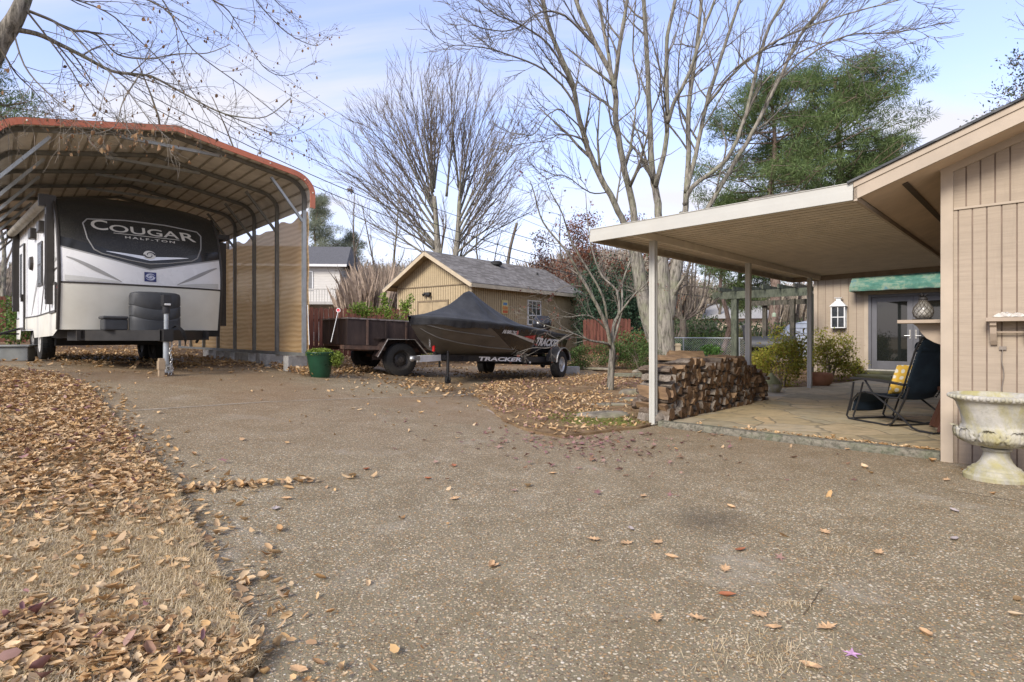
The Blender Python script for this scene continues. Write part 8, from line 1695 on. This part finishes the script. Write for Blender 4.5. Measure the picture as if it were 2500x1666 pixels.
for i, (px, py, k, c_) in enumerate(single):
    V, F = T_[k]; g = random.Random(i); x, y = gp(px, py); cu_ = g.uniform(.6, 2.2); a = MB(); s_ = .10 if k == 'oak' else .08
    a.add([((v[0] - .5) * s_, v[1] * s_ * .9, (v[2] * cu_ + (v[0] - .5) ** 2 * g.uniform(.1, .1) * 4 * .8) * s_ + .002) for v in V], [tuple(int(q) for q in f) for f in F]); o = a.build('fallen_leaf', lm1[c_], None, fix=False); o.location = (x, y, H(x, y) + .02); o.rotation_euler = (g.uniform(-.1, .1), g.uniform(-.1, .1), g.uniform(0, 6.28))
    tag(o, 'single ' + cw[c_] + ' ' + kw[k] + ' on the driveway ' + where(px, py), 'leaf', 'single leaves on the driveway, ' + c_ + ' ' + k + ' ' + where(px, py))
# dry grass: fine bent blades
def blades(name, P, h_, m, off, label, lean=.9, w_=.0022, kind='stuff', seed=0):
    g = np.random.default_rng(seed); n = len(P); z = HH(P) + off; a0 = g.uniform(0, 2 * np.pi, n); hh = h_ * g.uniform(.4, 1.3, n); le = hh * g.uniform(.2, 1.2, n) * lean; ww = w_ * g.uniform(.7, 1.5, n); c_, s_ = np.cos(a0), np.sin(a0)
    B = np.column_stack([P, z]); d = np.stack([c_, s_, 0 * c_], 1); nrm = np.stack([-s_, c_, 0 * c_], 1); up = np.array([0, 0, 1.])
    p0 = B - nrm * ww[:, None]; p1 = B + nrm * ww[:, None]; m_ = B + d * (le * .45)[:, None] + up * (hh * .65)[:, None]; p2 = m_ + nrm * ww[:, None] * .8; p3 = m_ - nrm * ww[:, None] * .8; tp = B + d * le[:, None] + up * (hh * g.uniform(.45, 1, n))[:, None]
    V = np.stack([p0, p1, p2, p3, tp], 1).reshape(-1, 3); i0 = np.arange(n)[:, None] * 5; F = np.concatenate([i0 + np.array([0, 1, 2]), i0 + np.array([0, 2, 3]), i0 + np.array([3, 2, 4])]); return tag(raw(name, V, F, m, np.repeat(g.uniform(0, 1, n), 5)), label, 'grass', kind=kind)
grm = leafmat('dry_grass_blade', [(.68, .54, .33), (.77, .65, .44), (.60, .44, .25), (.82, .72, .52), (.50, .40, .22)], trans=.35)
cl_ = lambda P: np.clip(1.25 - P[:, 1] / 5.5, .08, 1)
blades('dry_grass', sample(lp, 110000, 31, cl_), .034, grm, .030, 'straw coloured dormant grass blades of the lawn', seed=1, w_=.0019, lean=1.5)
blades('dry_grass', sample(lp, 16000, 32, lambda P: np.clip(near_edge(P, .13) * cl_(P) * 1.2, 0, 1)), .05, grm, .03, 'longer straw grass fringe along the driveway edge', seed=2, w_=.0016, lean=1.1)
tuft_c = [gp(1850, 1610), gp(1800, 1650), gp(2050, 1350), gp(1930, 1490)]
for i, (c_, s_, n_, h_, lb) in enumerate([(tuft_c[0], .11, 380, .03, 'flat tuft of dry pale grass growing in a driveway crack nearest the camera'), (tuft_c[2], .05, 90, .02, 'small dry grass tuft in the driveway crack farther right'), (tuft_c[3], .04, 90, .025, 'dry grass wisps in the middle of the driveway crack')]):
    P = np.array(c_) + NR.normal(0, s_, (n_, 2)) * np.array([1.2, .8]); blades('grass_tuft', P, h_, grm, .015, lb, lean=1.8, w_=.0010, seed=40 + i)
mossb = leafmat('moss_blade', [(.16, .2, .04), (.25, .27, .07), (.2, .22, .06)]); blades('moss_tufts', sample(isl_poly, 2600, 33, lambda P: np.exp(-((np.hypot(P[:, 0] - gp(1455, 1030)[0], P[:, 1] - gp(1455, 1030)[1])) / .55) ** 2)), .02, mossb, .045, 'low yellow green moss tufts on the planting bed by the front post', seed=4)
# grey tub at the foot of the left carport posts
a = MB(); a.box(-.3, .3, -.18, .18, 0, .26); a.box(-.33, .33, -.21, .21, .26, .30); x_, y_ = W(28, 860, 10.6).x, 10.6; o = a.build('storage_tub', mat('grey_plastic', (.22, .23, .22), rough=.6), None, bevel=.015); o.location = (x_, y_, H(x_, y_)); o.rotation_euler = (0, 0, .4); tag(o, 'low grey plastic tub on the ground left of the travel trailer wheels', 'tub')
